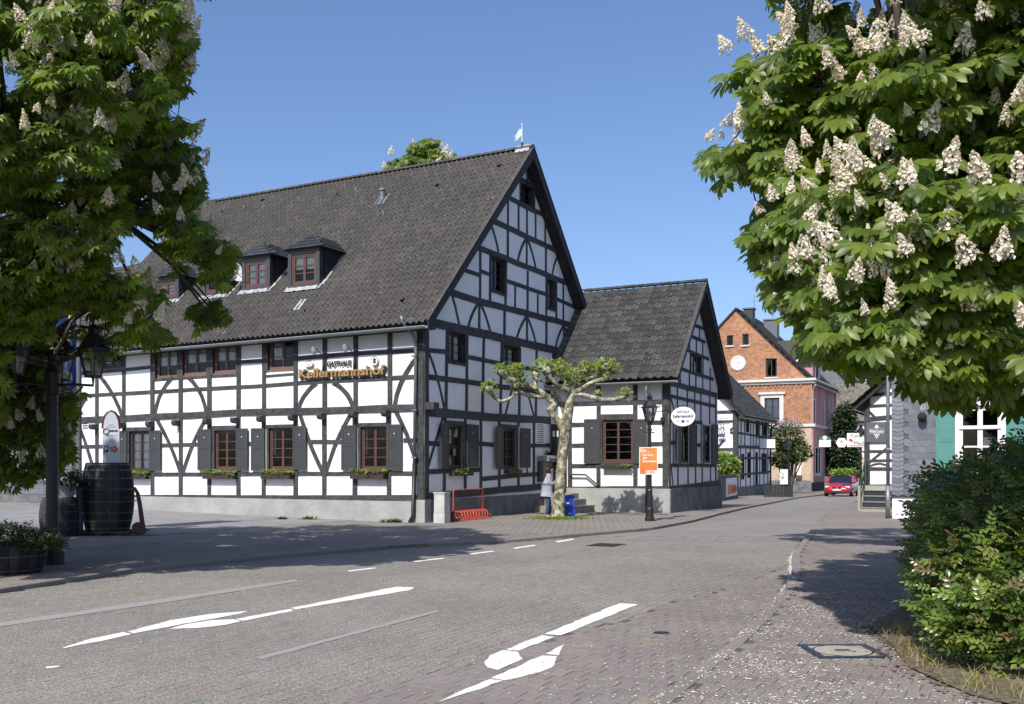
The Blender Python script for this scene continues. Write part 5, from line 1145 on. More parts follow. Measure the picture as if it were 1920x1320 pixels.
# medallion
mu, mz = LB.uz(1384,681); md = LB.box(MB(),mu-0.01,mu+0.01,mz-0.01,mz+0.01,0,0.01).build('medallion', M['stucco_w'], bh)
mr = 14/1888*88; 
def disc(fr, u, z, r, d0, d1, n=28, rx=1.0):
    mb = MB(); A = [fr.p(u+r*rx*math.cos(2*math.pi*k/n), z+r*math.sin(2*math.pi*k/n), d0) for k in range(n)]; B = [fr.p(u+r*rx*math.cos(2*math.pi*k/n), z+r*math.sin(2*math.pi*k/n), d1) for k in range(n)]
    return mb.add(A+B, [(k,(k+1)%n,n+(k+1)%n,n+k) for k in range(n)]+[tuple(range(n,2*n))])
disc(LB,mu,mz,mr,0,0.08).build('medallion_disc', M['frame_wh'], md)
LB_t = MB().tube([LB.p(mu+mr*0.86*math.cos(2*math.pi*k/28), mz+mr*0.86*math.sin(2*math.pi*k/28), 0.09) for k in range(29)], 0.05, 6, cap=False).build('medallion_ring', M['frame_wh'], md)
M['ink'] = mat('dark_lettering',(0.03,0.03,0.035),rough=0.6); M['ink_grey'] = mat('grey_lettering',(0.22,0.22,0.22),rough=0.7)
text('1892', LB, mu, mz+0.02, 0.085, 0.3, M['ink_grey'], md)
MB().tube([LB.p(mu-mr*0.5,mz-mr*0.25,0.09),LB.p(mu-mr*0.45,mz-mr*0.45,0.09),LB.p(mu,mz-mr*0.62,0.09),LB.p(mu+mr*0.45,mz-mr*0.45,0.09),LB.p(mu+mr*0.5,mz-mr*0.25,0.09)],0.018,5).build('wreath', M['ink_grey'], md)
# roof
def RB(s, t, dz=0):
    b = CB+gdir*s+wdir*t; k = (zB+0.05-ze)/tB; return Vector((b.x,b.y,(zB+0.15)-k*abs(tB-t)+dz))
slab(bh,[RB(wB+0.3,-0.35,-0.02),RB(-0.15,-0.35,-0.02),RB(-0.15,tB,-0.02),RB(wB+0.3,tB,-0.02)],0.14,M['timber_blk']); slab(bh,[RB(-0.15,tB,-0.02),RB(wB+0.3,tB,-0.02),RB(wB+0.3,2*tB+0.3,-0.02),RB(-0.15,2*tB+0.3,-0.02)],0.14,M['timber_blk'])
tiles(bh, RB(-0.2,-0.4,0), gdir, wB+0.5, (RB(0,1)-RB(0,0)).normalized(), (RB(0,tB)-RB(0,-0.4)).length, 0.3, 0.34, M['tile2'], None, nobj=0, tmpl=flat_tmpl(0.3,0.34,0.03), seed=6, stagger=True)
gutter(bh, RB(-0.1,-0.42,-0.1), RB(wB+0.3,-0.42,-0.1), 0.09, M['zinc_lt'])
MB().tube([GB.p(0.1,ze-0.1,0.4),GB.p(-0.1,ze-0.5,0.35),GB.p(0.1,ze-0.9,0.12),GB.p(0.1,bb+0.8,0.1)],0.06,8).build('downpipe', M['pink'], bh)
# chimneys
for (xa,xb,ya,yb,tt,ss,lab) in ((1394,1411,579,600,6.2,2.2,'c1'),(1432,1457,600,622,5.2,7.5,'c2')):
    f_ = Fr(CB+gdir*ss, NL); ua,_z = f_.uz(xa,ya); ub,_z = f_.uz(xb,ya); zt = f_.uz((xa+xb)/2,ya)[1]
    ch = f_.box(MB(),ua,ub,zt-3.5,zt,-1.0,0.0).build('chimney', M['slate_dk'] if lab == 'c1' else M['slate'], bh)
    f_.box(MB(),ua-0.1,ub+0.1,zt,zt+0.12,-1.1,0.1).build('chimney_cap', M['zinc'], ch)
f_ = Fr(CB+gdir*2.4, NL); ua, zt = f_.uz(1412,551); MB().tube([f_.p(ua,zt-4,-0.4),f_.p(ua,zt,-0.4)],0.03,5).build('aerial_mast', M['zinc'], bh); MB().tube([f_.p(ua-0.3,zt-0.6,-0.4),f_.p(ua+0.3,zt-0.6,-0.4)],0.02,5).build('aerial_rod', M['zinc'], bh)
# pink dormer
f_ = Fr(CB+gdir*3.4, NL); u0_,_a = f_.uz(1510,690); zt = f_.uz(1530,678)[1]; g_ = Fr(CB+wdir*0.45, NG)
D0 = g_.box(MB(),3.2,7.2,ze,zt,-3.0,0.0).build('dormer', M['pink'], bh); g_.box(MB(),4.5,5.9,ze+0.6,zt-0.35,0.0,0.02).build('dormer_window', M['dark'], D0)
mb = MB(); g_.box(mb,4.35,4.5,ze+0.5,zt-0.25,0,0.06); g_.box(mb,5.9,6.05,ze+0.5,zt-0.25,0,0.06); g_.box(mb,4.5,5.9,zt-0.35,zt-0.25,0,0.058); mb.build('dormer_frame', M['frame_wh'], D0)
P = [g_.p(2.7,zt,0.5),g_.p(7.7,zt,0.5),g_.p(7.7,zt,-4.5),g_.p(2.7,zt,-4.5)]; Q = [p+Vector((0,0,0.2)) for p in P]; MB().hexa(P+Q).build('dormer_eave', M['stucco_w'], D0)
top = [g_.p(4.2,zt+2.1,-1.6),g_.p(6.2,zt+2.1,-1.6),g_.p(6.2,zt+2.1,-4.5),g_.p(4.2,zt+2.1,-4.5)]; MB().hexa(Q+top).build('dormer_roof', M['tile2'], D0)
# letterbox and plants at the foot
u_, z_ = LB.uz(1498,893); mbx = LB.box(MB(),u_-0.22,u_+0.22,z_-0.2,z_+0.9,0.0,0.16); o = mbx.build('letter_box', M['frame_wh'], bh); LB.box(MB(),u_-0.26,u_+0.26,z_-0.25,z_+0.1,0.0,0.2).build('letter_flap', M['frame_red'], o)
# arched green sign
u_, z_ = GB.uz(1536,832); sg = empty('arched_sign', GB.p(u_,z_,0.3), 'white and green arched sign over the pink shop front', 'sign')
M['green_sign'] = mat('green_sign_paint',(0.05,0.20,0.09),rough=0.5)
cS = GB.p(u_-0.8,z_,0.62); X = GB.N; mb = MB(); r_ = 0.5
MB().obox(cS+Vector((0,0,0.0)), X, GB.U, GB.Z, r_, 0.06, 0.3).build('sign_board', M['frame_wh'], sg)
n = 12; A = [cS+Vector((0,0,0.3))+X*(r_*math.cos(math.pi*k/n))+Vector((0,0,r_*0.8*math.sin(math.pi*k/n)))-GB.U*0.06 for k in range(n+1)]; B = [p+GB.U*0.12 for p in A]; m = n+1
MB().add(A+B, [tuple(range(m))[::-1], tuple(range(m,2*m))]+[(k,(k+1)%m,m+(k+1)%m,m+k) for k in range(m)]).build('sign_arch', M['green_sign'], sg)
disc(Fr(cS+Vector((0,0,0)), -gdir[:2] if False else (-gdir.x,-gdir.y)), 0, cS.z+0.5, 0.17, 0.065, 0.08).build('sign_disc', M['frame_wh'], sg)

# ================================================================== HOUSES AT THE END OF THE STREET
def simple_house(name, C, n, width, depth, eave, ridge, mats, label, gable_front=True, win=(), roof_mat='tile2', over=0.4, tdepth=None, slate_front=False, nobj=0, tmplf=None):
    f = Fr(C, n); e = empty(name, C, label, 'house'); b = C.z if hasattr(C, 'z') else 0
    n2 = f.N; back = -depth
    if gable_front:
        wall(f, [(0,b-0.5),(0,eave),(width/2,ridge),(width,eave),(width,b-0.5)], list(win), M[mats], e)
        for uu, sg in ((0,-1),(width,1)):
            MB().add([f.p(uu,b-0.5,0),f.p(uu,b-0.5,back),f.p(uu,eave,back),f.p(uu,eave,0)],[(0,1,2,3)]).build('side_wall', M[mats], e)
        for sg in (0, 1):
            P = [f.p(-over if sg == 0 else width+over, eave-over*(ridge-eave)/(width/2)+0.15, over), f.p(width/2,ridge+0.15,over), f.p(width/2,ridge+0.15,back), f.p(-over if sg == 0 else width+over, eave-over*(ridge-eave)/(width/2)+0.15, back)]
            slab(e, P, 0.15, M['timber_blk'])
            A = P[1]-P[0]; 
            if sg == 0: tiles(e, P[3]+Vector((0,0,0.02)), (P[0]-P[3]), (P[0]-P[3]).length, A.normalized(), A.length, 0.3, 0.32, M[roof_mat], None, nobj=nobj, tmpl=flat_tmpl(0.3,0.32,0.03), seed=2, stagger=True)
            else: tiles(e, P[0]+Vector((0,0,0.02)), (P[3]-P[0]), (P[0]-P[3]).length, A.normalized(), A.length, 0.3, 0.32, M[roof_mat], None, nobj=nobj, tmpl=flat_tmpl(0.3,0.32,0.03), seed=2, stagger=True)
    else:
        wall(f, [(0,b-0.5),(0,eave),(width,eave),(width,b-0.5)], list(win), M[mats], e)
        for uu in (0, width): MB().add([f.p(uu,b-0.5,0),f.p(uu,b-0.5,back),f.p(uu,eave,back),f.p(uu,ridge,back/2),f.p(uu,eave,0)],[(0,1,2,3,4)]).build('gable_wall', M[mats], e)
        for sg in (0, 1):
            P = [f.p(-over,eave-over*0.5+0.1, over if sg == 0 else back-over), f.p(width+over,eave-over*0.5+0.1, over if sg == 0 else back-over), f.p(width+over,ridge+0.1,back/2), f.p(-over,ridge+0.1,back/2)]
            slab(e, P, 0.15, M['timber_blk']); A = P[3]-P[0]
            if sg == 0: tiles(e, P[0]+Vector((0,0,0.02)), f.U, width+2*over, A.normalized(), A.length, 0.3, 0.32, M[roof_mat], None, nobj=nobj, tmpl=flat_tmpl(0.3,0.32,0.03), seed=2, stagger=True)
    return f, e
def Pz(px, py, Y): return Vector(((px-CX)/F*Y, Y, CH+(HY-py)*Y/F))
# white house with tiled roof (eave to the street) at the end
M['tile_br'] = piece_mat('weathered_brown_tile', [(0,(0.10,0.09,0.075)),(1,(0.20,0.18,0.15))], nscale=5, voro=6)
q = Pz(1560, 930, 104); q.z = gz(q.x, q.y)
fW = Fr(q, NL); u1 = fW.uz(1640,850)[0]; wr = rpx(fW,1596,1608,852,877)
def hz(fr, px, py): return fr.uz(px, py)[1]
fE, eE = simple_house('white_house', q, NL, u1, 8, hz(fW,1600,788), hz(fW,1600,715), 'plaster', 'white rendered house with brown tiled roof closing the end of the street', False, [wr], 'tile_br', over=0.5)
window(fW, wr, eE, 2, 3, 'frame_wh', depth=0.1, fw=0.1)
# tall slate-hung gable behind it
q = Pz(1535, 930, 122); q.z = gz(q.x, q.y); fG = Fr(q, NL); u2 = fG.uz(1650,800)[0]
M['slate_far'] = mat('grey_slate_cladding',(0.12,0.12,0.13),(0.16,0.16,0.17),scale=3,rough=0.6)
gw = u2; apx = fG.uz(1525,640)
g0 = fG.uz(1400,750)[0]
simple_house('slate_gable_house', fG.p(g0, q.z), NL, (fG.uz(1614,735)[0]-g0), 14, hz(fG,1614,740), hz(fG,1500,618), 'slate_far', 'tall grey slate gable rising behind the pink and brick house', True, over=0.5)
# small turret-like dormer of a farther roof
q = Pz(1597, 716, 140); o = empty('far_roof', q-Vector((0,0,6)), 'small grey hipped rooftop far off between the slate gable and the white eave', 'roof')
MB().box(q+Vector((0,0,-8)), q+Vector((1.6,3,0.0))).build('roof_wall', M['slate_far'], o)
c_ = q+Vector((0.8,1.5,0)); MB().hexa([q+Vector((-0.4,-0.4,0)),q+Vector((2.0,-0.4,0)),q+Vector((2.0,3.4,0)),q+Vector((-0.4,3.4,0)),c_+Vector((-0.4,-0.4,0.9)),c_+Vector((0.4,-0.4,0.9)),c_+Vector((0.4,0.4,0.9)),c_+Vector((-0.4,0.4,0.9))]).build('hipped_roof', M['slate_far'], o)

# ================================================================== WINE SHOP (white timber gable, right of the street)
CW = at(1622, 956); LW = Fr(CW, NL); wn_ = empty('wine_shop', CW, 'white timber-framed gable with grape sign squeezed beside the slate house', 'house'); bw_ = CW.z
ze = LW.uz(1622,745)[1]
wall(LW, [(0,bw_-0.3),(0,ze),(4.2,ze+3.7),(8.4,ze),(8.4,bw_-0.3)], [], M['plaster'], wn_)
GW2 = Fr(CW, (-NG[0],-NG[1])); GW2.O = GW2.O+GW2.U*(-10)
MB().add([CW+Vector((0,0,-0.5)), CW+gdir*9+Vector((0,0,-0.5)), CW+gdir*9+Vector((0,0,ze-CW.z)), CW+Vector((0,0,ze-CW.z))],[(0,1,2,3)]).build('side_wall', M['plaster'], wn_)
for k in range(7): MB().obox(CW+gdir*(0.1+k*1.4)+Vector((-0.0134,0.0067,ze/2)), gdir, Vector((*NG,0)), Vector((0,0,1)), 0.09, 0.02, ze/2-0.1).build('post', M['timber'], wn_)
K_ = lambda pts, w=0.13, d=0.03, nm='rail': beam(LW, [LW.uz(*p) for p in pts], w, d, wn_, name=nm)
K_([(1622,742),(1672,738)],0.12); K_([(1622,762),(1672,759)],0.1); K_([(1622,787),(1672,782)],0.16); K_([(1622,846),(1672,846)],0.09); K_([(1622,864),(1672,863)],0.09); K_([(1622,879),(1672,879)],0.12); K_([(1622,912),(1672,911)],0.14)
beam(LW,[(0.09,bw_+0.5),(0.09,ze)],0.18,0.04,wn_,name='corner_post')
for s_ in ((1624,766,1642,784),(1624,872,1668,836)): beam(LW,[LW.uz(*s_[:2]),LW.uz(*s_[2:])],0.09,0.022,wn_,name='brace')
beam(LW,[LW.uz(x,y) for x,y in ((1630,874),(1640,870.5),(1650,869.5),(1660,871.5),(1668,875))],0.07,0.018,wn_,name='brace')
M['tile_red'] = piece_mat('maroon_tile',[(0,(0.07,0.04,0.04)),(1,(0.12,0.07,0.065))],nscale=6)
ov = 0.35
P = [LW.p(-0.42,ze-0.37,ov),LW.p(4.2,ze+3.82,ov),LW.p(4.2,ze+3.82,-9),LW.p(-0.42,ze-0.37,-9)]; slab(wn_,P,0.16,M['timber_blk'])
A = P[1]-P[0]; tiles(wn_, P[3]+Vector((0,0,0.02)), P[0]-P[3], (P[0]-P[3]).length+0.04, A.normalized(), A.length, 0.28,0.33,M['tile_red'],None,nobj=60,seed=12)
P = [LW.p(8.8,ze-0.37,ov),LW.p(4.2,ze+3.82,ov),LW.p(4.2,ze+3.82,-9),LW.p(8.8,ze-0.37,-9)]; slab(wn_,P,0.16,M['timber_blk'])
gutter(wn_, LW.p(-0.5,ze-0.48,ov), LW.p(-0.5,ze-0.48,-9), 0.06, M['timber_blk'])
# grape sign
a = LW.uz(1625,792); b = LW.uz(1664,829); sg = empty('wine_sign', LW.p((a[0]+b[0])/2,b[1],0.1), 'slate grey WeinContor sign with white grapes on the white gable', 'sign')
M['sign_grey'] = mat('slate_grey_sign',(0.10,0.115,0.13),rough=0.5); M['white_ink'] = mat('white_lettering',(0.8,0.8,0.8),rough=0.6)
ub = LW.uz(1664,810)[0]; LW.box(MB(),a[0],ub,b[1],a[1],0.03,0.09).build('sign_panel', M['sign_grey'], sg)
uc, zc = (a[0]+ub)/2, (a[1]+b[1])/2; H = a[1]-b[1]; Wd = ub-a[0]
text('WeinContor', LW, uc, zc+0.04*H, 0.095, 0.16, M['white_ink'], sg, width=Wd*0.72, bold=0.003)
for zz in (zc+0.16*H, zc-0.06*H): LW.box(MB(),uc-Wd*0.36,uc+Wd*0.36,zz-0.004,zz+0.004,0.09,0.095).build('sign_line', M['white_ink'], sg)
for (dx,dz) in ((-0.07,-.12),(0,-.12),(0.07,-.12),(-0.035,-.2),(0.035,-.2),(0,-.28)): disc(LW,uc+dx,zc+dz*H,0.028,0.09,0.096,10).build('grape', M['white_ink'], sg)
MB().add([LW.p(uc+dx,zc+dz*H,0.095) for dx,dz in ((-0.09,0.25),(-0.04,0.21),(0.04,0.21),(0.09,0.25),(0.05,0.29),(0.03,0.35),(0,0.38),(-0.03,0.35),(-0.05,0.29))],[tuple(range(9))]).build('vine_leaf', M['white_ink'], sg)
# shop steps
M['grn'] = mat('green_metal_paint',(0.03,0.09,0.08),rough=0.5)
st2 = empty('shop_steps', at(1650,962), 'dark steps with a stone landing and green railing before the wine shop', 'steps')
fS = Fr(CW, NL); z0 = bw_
fS.box(MB(),-0.15,1.6,z0-0.2,z0+0.95,0.05,0.9).build('landing', M['concrete'], st2)
for k in range(4): fS.box(MB(),0.12,1.6,z0-0.2,z0+0.78-k*0.21,0.9+0.28*k,0.9+0.28*(k+1)).build('step', M['timber_blk'] if k < 3 else M['concrete'], st2)
for k in range(4): fS.box(MB(),0.10,1.6,z0+0.78-k*0.21,z0+0.80-k*0.21,0.9+0.28*k,0.9+0.28*(k+1)+0.03).build('step_edge', M['zinc_lt'], st2)
for dd in (0.3,1.1,1.9): MB().tube([fS.p(0.10,z0+0.1,dd),fS.p(0.10,z0+1.9-max(0,dd-0.9)*0.75,dd)],0.02,6).build('rail_post', M['grn'], st2)
for h in (0.0,0.35,0.7): MB().tube([fS.p(0.10,z0+1.9-h,0.2),fS.p(0.10,z0+1.9-h,0.9),fS.p(0.10,z0+1.15-h,1.9)],0.018,6).build('rail_bar', M['grn'], st2)

# ================================================================== SLATE HOUSE
CS = at(1672, 972); LS = Fr(CS, NL); sh = empty('slate_house', CS, 'blue-grey slate-hung house with turquoise shutters and a white window behind the bush', 'house')
hS = rpx(LS,1795,1881,760,880); zs0 = LS.uz(1680,931)[1]; zt = 6.6; WS = 7.0
wall(LS,[(0,-0.2),(WS,-0.2),(WS,zt),(0,zt)],[hS],mat('slate_backing',(0.09,0.10,0.115),rough=0.9),sh)
LS.box(MB(),0.02,WS,-0.3,zs0-0.02,0.0,0.03).build('plinth', M['frame_wh'], sh); LS.box(MB(),0.0,WS,zs0-0.03,zs0+0.02,0.0,0.07).build('plinth_ledge', M['timber'], sh)
MB().add([CS+Vector((0,0,-0.2)), CS+gdir*8+Vector((0,0,-0.2)), CS+gdir*8+Vector((0,0,zt)), CS+Vector((0,0,zt))],[(0,1,2,3)]).build('side_wall', M['slate'], sh)
# corner strip of chevron slates
cw = LS.uz(1694.5,850)[0]; k = 0; z = zs0+0.02
chev = [(0.0,0.06),(cw/2,0.0),(cw,0.06),(cw,0.24),(cw/2,0.18),(0,0.24)]
Vc = []; 
while z < zt-0.2:
    pts = [(0.004,z+0.05),(cw/2,z),(cw-0.004,z+0.05),(cw-0.004,z+0.19),(cw/2,z+0.19),(0.004,z+0.19)]
    A = [LS.p(u,zz,0.034 if i < 3 else 0.014) for i,(u,zz) in enumerate(pts)]; B = [LS.p(u,zz,0.012) for (u,zz) in pts]
    MB().add(A+B,[(0,1,4,5),(1,2,3,4),(6,7,1,0),(7,8,2,1)]).build('slate', M['slate'], sh); z += 0.135
# field slates: pieces with a rounded lower corner, each overlapping its neighbour
def field_tmpl(w, h):
    out = [(0,h),(0,0.30*h),(0.10*w,0.10*h),(0.28*w,0),(w*1.15,0.0),(w*1.15,h)]; n = len(out)
    V = [(x,y,0.011 if y < h*0.5 else 0.004) for x,y in out]+[(x,y,0.0) for x,y in out]
    V = [(x,y,z+(0.006*(1-x/(w*1.15)) if i < n else 0)) for i,(x,y,z) in enumerate(V)]
    return np.array(V), np.array([(0,1,2,3),(0,3,4,5),(7,8,2,1),(8,9,3,2),(9,10,4,3),(6,7,1,0)])
T_ = field_tmpl(0.24,0.235); L_ = []; j = 0; z = zs0+0.03
while z < zt-0.18:
    u = cw+0.01-0.1*(j % 2)
    while u < WS-0.2:
        uc = u+0.12
        if u > cw-0.05 and not (hS[0]-0.14 < uc < hS[1]+0.14 and hS[2]-0.15 < z+0.1 < hS[3]+0.14): L_.append((max(u,cw+0.005),z,rnd.uniform(0,0.003)))
        u += 0.235
    z += 0.195; j += 1
L_.sort(key=lambda q: q[0]); Bm = np.array([[LS.U[q],(0,0,1)[q],LS.N[q]] for q in range(3)]); me0 = np_mesh('slate',T_[0],T_[1],M['slate'],np.zeros(len(T_[0])))
mt = Matrix(Bm.tolist()).to_4x4()
for q in L_[:300]:
    o = bpy.data.objects.new('slate', me0); COL.objects.link(o); o.parent = sh; m_ = mt.copy(); m_.translation = LS.p(q[0],q[1],0.008+q[2])-wloc(sh); o.matrix_basis = m_
if len(L_) > 300:
    rest = L_[300:]; o = inst('slates',T_,np.repeat(Bm[None],len(rest),0),np.array([list(LS.p(q[0],q[1],0.008+q[2])) for q in rest]),M['slate'],sh,(0,0,0)); o['kind'] = 'stuff'
# window
u0,u1,z0,z1 = hS; mb = MB(); t = 0.13
LS.box(mb,u0-t,u0,z0-t,z1+t,0,0.06); LS.box(mb,u1,u1+t,z0-t,z1+t,0,0.06); LS.box(mb,u0,u1,z1,z1+t,0,0.059); LS.box(mb,u0,u1,z0-t,z0,0,0.059); mb.build('window_surround', M['frame_wh'], sh)
window(LS,hS,sh,2,3,'frame_wh',depth=0.06,fw=0.08,sash=0.07,rowfr=[0,0.33,0.66,1.0],bar=0.05,curtain=([(0.55,0.75)],(0.0,0.5),'blind'))
zz = z0+(z1-z0)*0.66; LS.box(MB(),u0+0.05,u1-0.05,zz-0.05,zz+0.05,-0.06,0.0).build('transom', M['frame_wh'], sh)
M['teal'] = mat('turquoise_shutter_paint',(0.075,0.215,0.195),(0.09,0.245,0.225),scale=6,rough=0.55)
for (a,b,h) in ((1755,1791,1),(1886,1920,0)):
    r = rpx(LS,a,b,772,895); shutter(LS,*r,sh,d=0.07,hinge=h,rot=0.05,sm='teal',heart=False)
# downpipe and eave roof
MB().tube([LS.p(-0.10,zt-0.1,0.12),LS.p(-0.10,1.0,0.12)],0.055,10).build('downpipe', M['zinc'], sh, smooth=True); MB().tube([LS.p(-0.10,1.05,0.12),LS.p(-0.10,0,0.12)],0.075,10).build('standpipe', M['zinc'], sh, smooth=True)
for z in (5.0,3.6,2.2,1.0): MB().lathe(LS.p(-0.10,z,0.12),[(0.058,0),(0.066,0.0),(0.066,0.04),(0.058,0.04)],10,cap=False).build('pipe_collar', M['zinc_lt'], sh)
P = [LS.p(-0.3,zt-0.1,0.4),LS.p(WS,zt-0.1,0.4),LS.p(WS,zt+3.2,-3.6),LS.p(-0.3,zt+3.2,-3.6)]; slab(sh,P,0.14,M['timber_blk']); tiles(sh,P[0]+Vector((0,0,0.01)),LS.U,WS+0.3,(P[3]-P[0]).normalized(),(P[3]-P[0]).length,0.28,0.24,M['slate'],None,nobj=0,tmpl=flat_tmpl(0.28,0.24),seed=5,stagger=True)
# wall lamp
a = LS.uz(1730,781); wl = empty('wall_lamp', LS.p(a[0],a[1],0.1), 'round dark wall lamp on the slate wall left of the turquoise shutter', 'lamp')
g_ = MB().lathe(LS.p(a[0],a[1]-0.16,0.2),[(0.02,-0.02),(0.09,0.02),(0.135,0.09),(0.14,0.16),(0.10,0.24),(0.04,0.29)],16).build('globe', M['dark'], wl, smooth=True)
MB().tube([LS.p(a[0],a[1]+0.12,0.2),LS.p(a[0],a[1]+0.35,0.2),LS.p(a[0]+0.02,a[1]+0.40,0.1),LS.p(a[0],a[1]+0.3,0.02)],0.018,6).build('bracket', M['zinc_lt'], wl)
LS.box(MB(),a[0]-0.06,a[0]+0.06,a[1]+0.2,a[1]+0.42,0.0,0.03).build('wall_plate', M['zinc_lt'], wl)

# ================================================================== GREY HOUSE behind the left tree
CG = Vector((L0.p(-LEN,0,0).x-0.4, L0.p(-LEN,0,0).y+2.4, 0)); LG = Fr(CG, NL)
gh = empty('grey_slate_house', CG+Vector((-6,3,0)), 'dark grey slate-clad house behind the left chestnut beyond the inn', 'house')
hg = [(-2.6,-1.6,1.1,2.6),(-6.0,-4.8,1.1,2.6),(-10,-8.8,1.1,2.6),(-2.8,-1.7,4.0,5.4),(-6,-4.9,4.0,5.4)]
wall(LG,[(-16,-0.1),(0,-0.1),(0,6.4),(-16,6.4)],hg,M['slate_far'],gh)
LG.box(MB(),-16,0,0,0.5,0,0.05).build('plinth', M['plinth_dk'], gh)
for r in hg: window(LG,r,gh,2,3,'frame_wh',depth=0.08)
L_ = []; j = 0
z = 0.55
while z < 6.3:
    u = -15.8+0.12*(j % 2)
    while u < -0.3:
        if not any(r[0]-0.12 < u+0.12 < r[1]+0.05 and r[2]-0.2 < z < r[3]+0.02 for r in hg): L_.append(list(LG.p(u,z,0.004)))
        u += 0.25
    z += 0.21; j += 1
Bm = np.array([[LG.U[q],(0,0,1)[q],LG.N[q]] for q in range(3)]); o = inst('slates',field_tmpl(0.25,0.25),np.repeat(Bm[None],len(L_),0),np.array(L_),M['slate'],gh,(0,0,0)); o['kind'] = 'stuff'
P = [LG.p(-16,6.3,0.5),LG.p(0.3,6.3,0.5),LG.p(0.3,10.3,-4),LG.p(-16,10.3,-4)]; slab(gh,P,0.15,M['timber_blk']); tiles(gh,P[0]+Vector((0,0,0.01)),LG.U,16.3,(P[3]-P[0]).normalized(),(P[3]-P[0]).length,0.3,0.33,M['tile'],None,nobj=0,tmpl=flat_tmpl(0.3,0.33,0.03),seed=5,stagger=True)
MB().tube([LG.p(-0.3,6.2,0.15),LG.p(-0.3,0.0,0.15)],0.06,8).build('downpipe', M['zinc_lt'], gh)
# ================================================================== TREES
def blossom_tmpl(seed, fat, top):
    g = np.random.RandomState(seed); V = []; Fq = []
    for k in range(120):
        h = 0.04+0.96*(k/120)**0.9; r = fat*(1-h**top)*(0.7+0.5*g.rand())+0.015; a = k*2.39996+g.normal(0,0.3)
        c = np.array([r*math.cos(a), r*math.sin(a), h+g.normal(0,0.02)]); s = 0.074*(1.15-0.55*h)*g.uniform(0.75,1.25)
        for q in range(2):
            n = np.array([math.cos(a), math.sin(a), 0.4])+g.normal(0,0.75,3); n /= np.linalg.norm(n); t_ = np.cross(n, [0.1,0.2,1]); t_ /= np.linalg.norm(t_); b = np.cross(n, t_); b0 = len(V); an = g.rand()*3
            for m in range(4): V.append(c+(t_*math.cos(an+m*math.pi/2)+b*math.sin(an+m*math.pi/2))*s*g.uniform(0.75,1.2)+n*(s*0.25 if m % 2 else 0))
            Fq.append((b0,b0+1,b0+2,b0+3))
    b0 = len(V); V += [np.array([0.015,0,-0.1]),np.array([-0.015,0,-0.1]),np.array([-0.01,0,1.0]),np.array([0.01,0,1.0])]; Fq.append((b0,b0+1,b0+2,b0+3))
    return np.array(V), np.array(Fq)
BLOSSOMS = [blossom_tmpl(9,0.30,1.7), blossom_tmpl(10,0.37,2.2), blossom_tmpl(11,0.25,1.3), blossom_tmpl(12,0.34,1.5)]
def poly_in_photo(P, poly):
    px = CX+F*P[:,0]/P[:,1]; py = HY-F*(P[:,2]-CH)/P[:,1]
    return inpoly(px, py, poly)
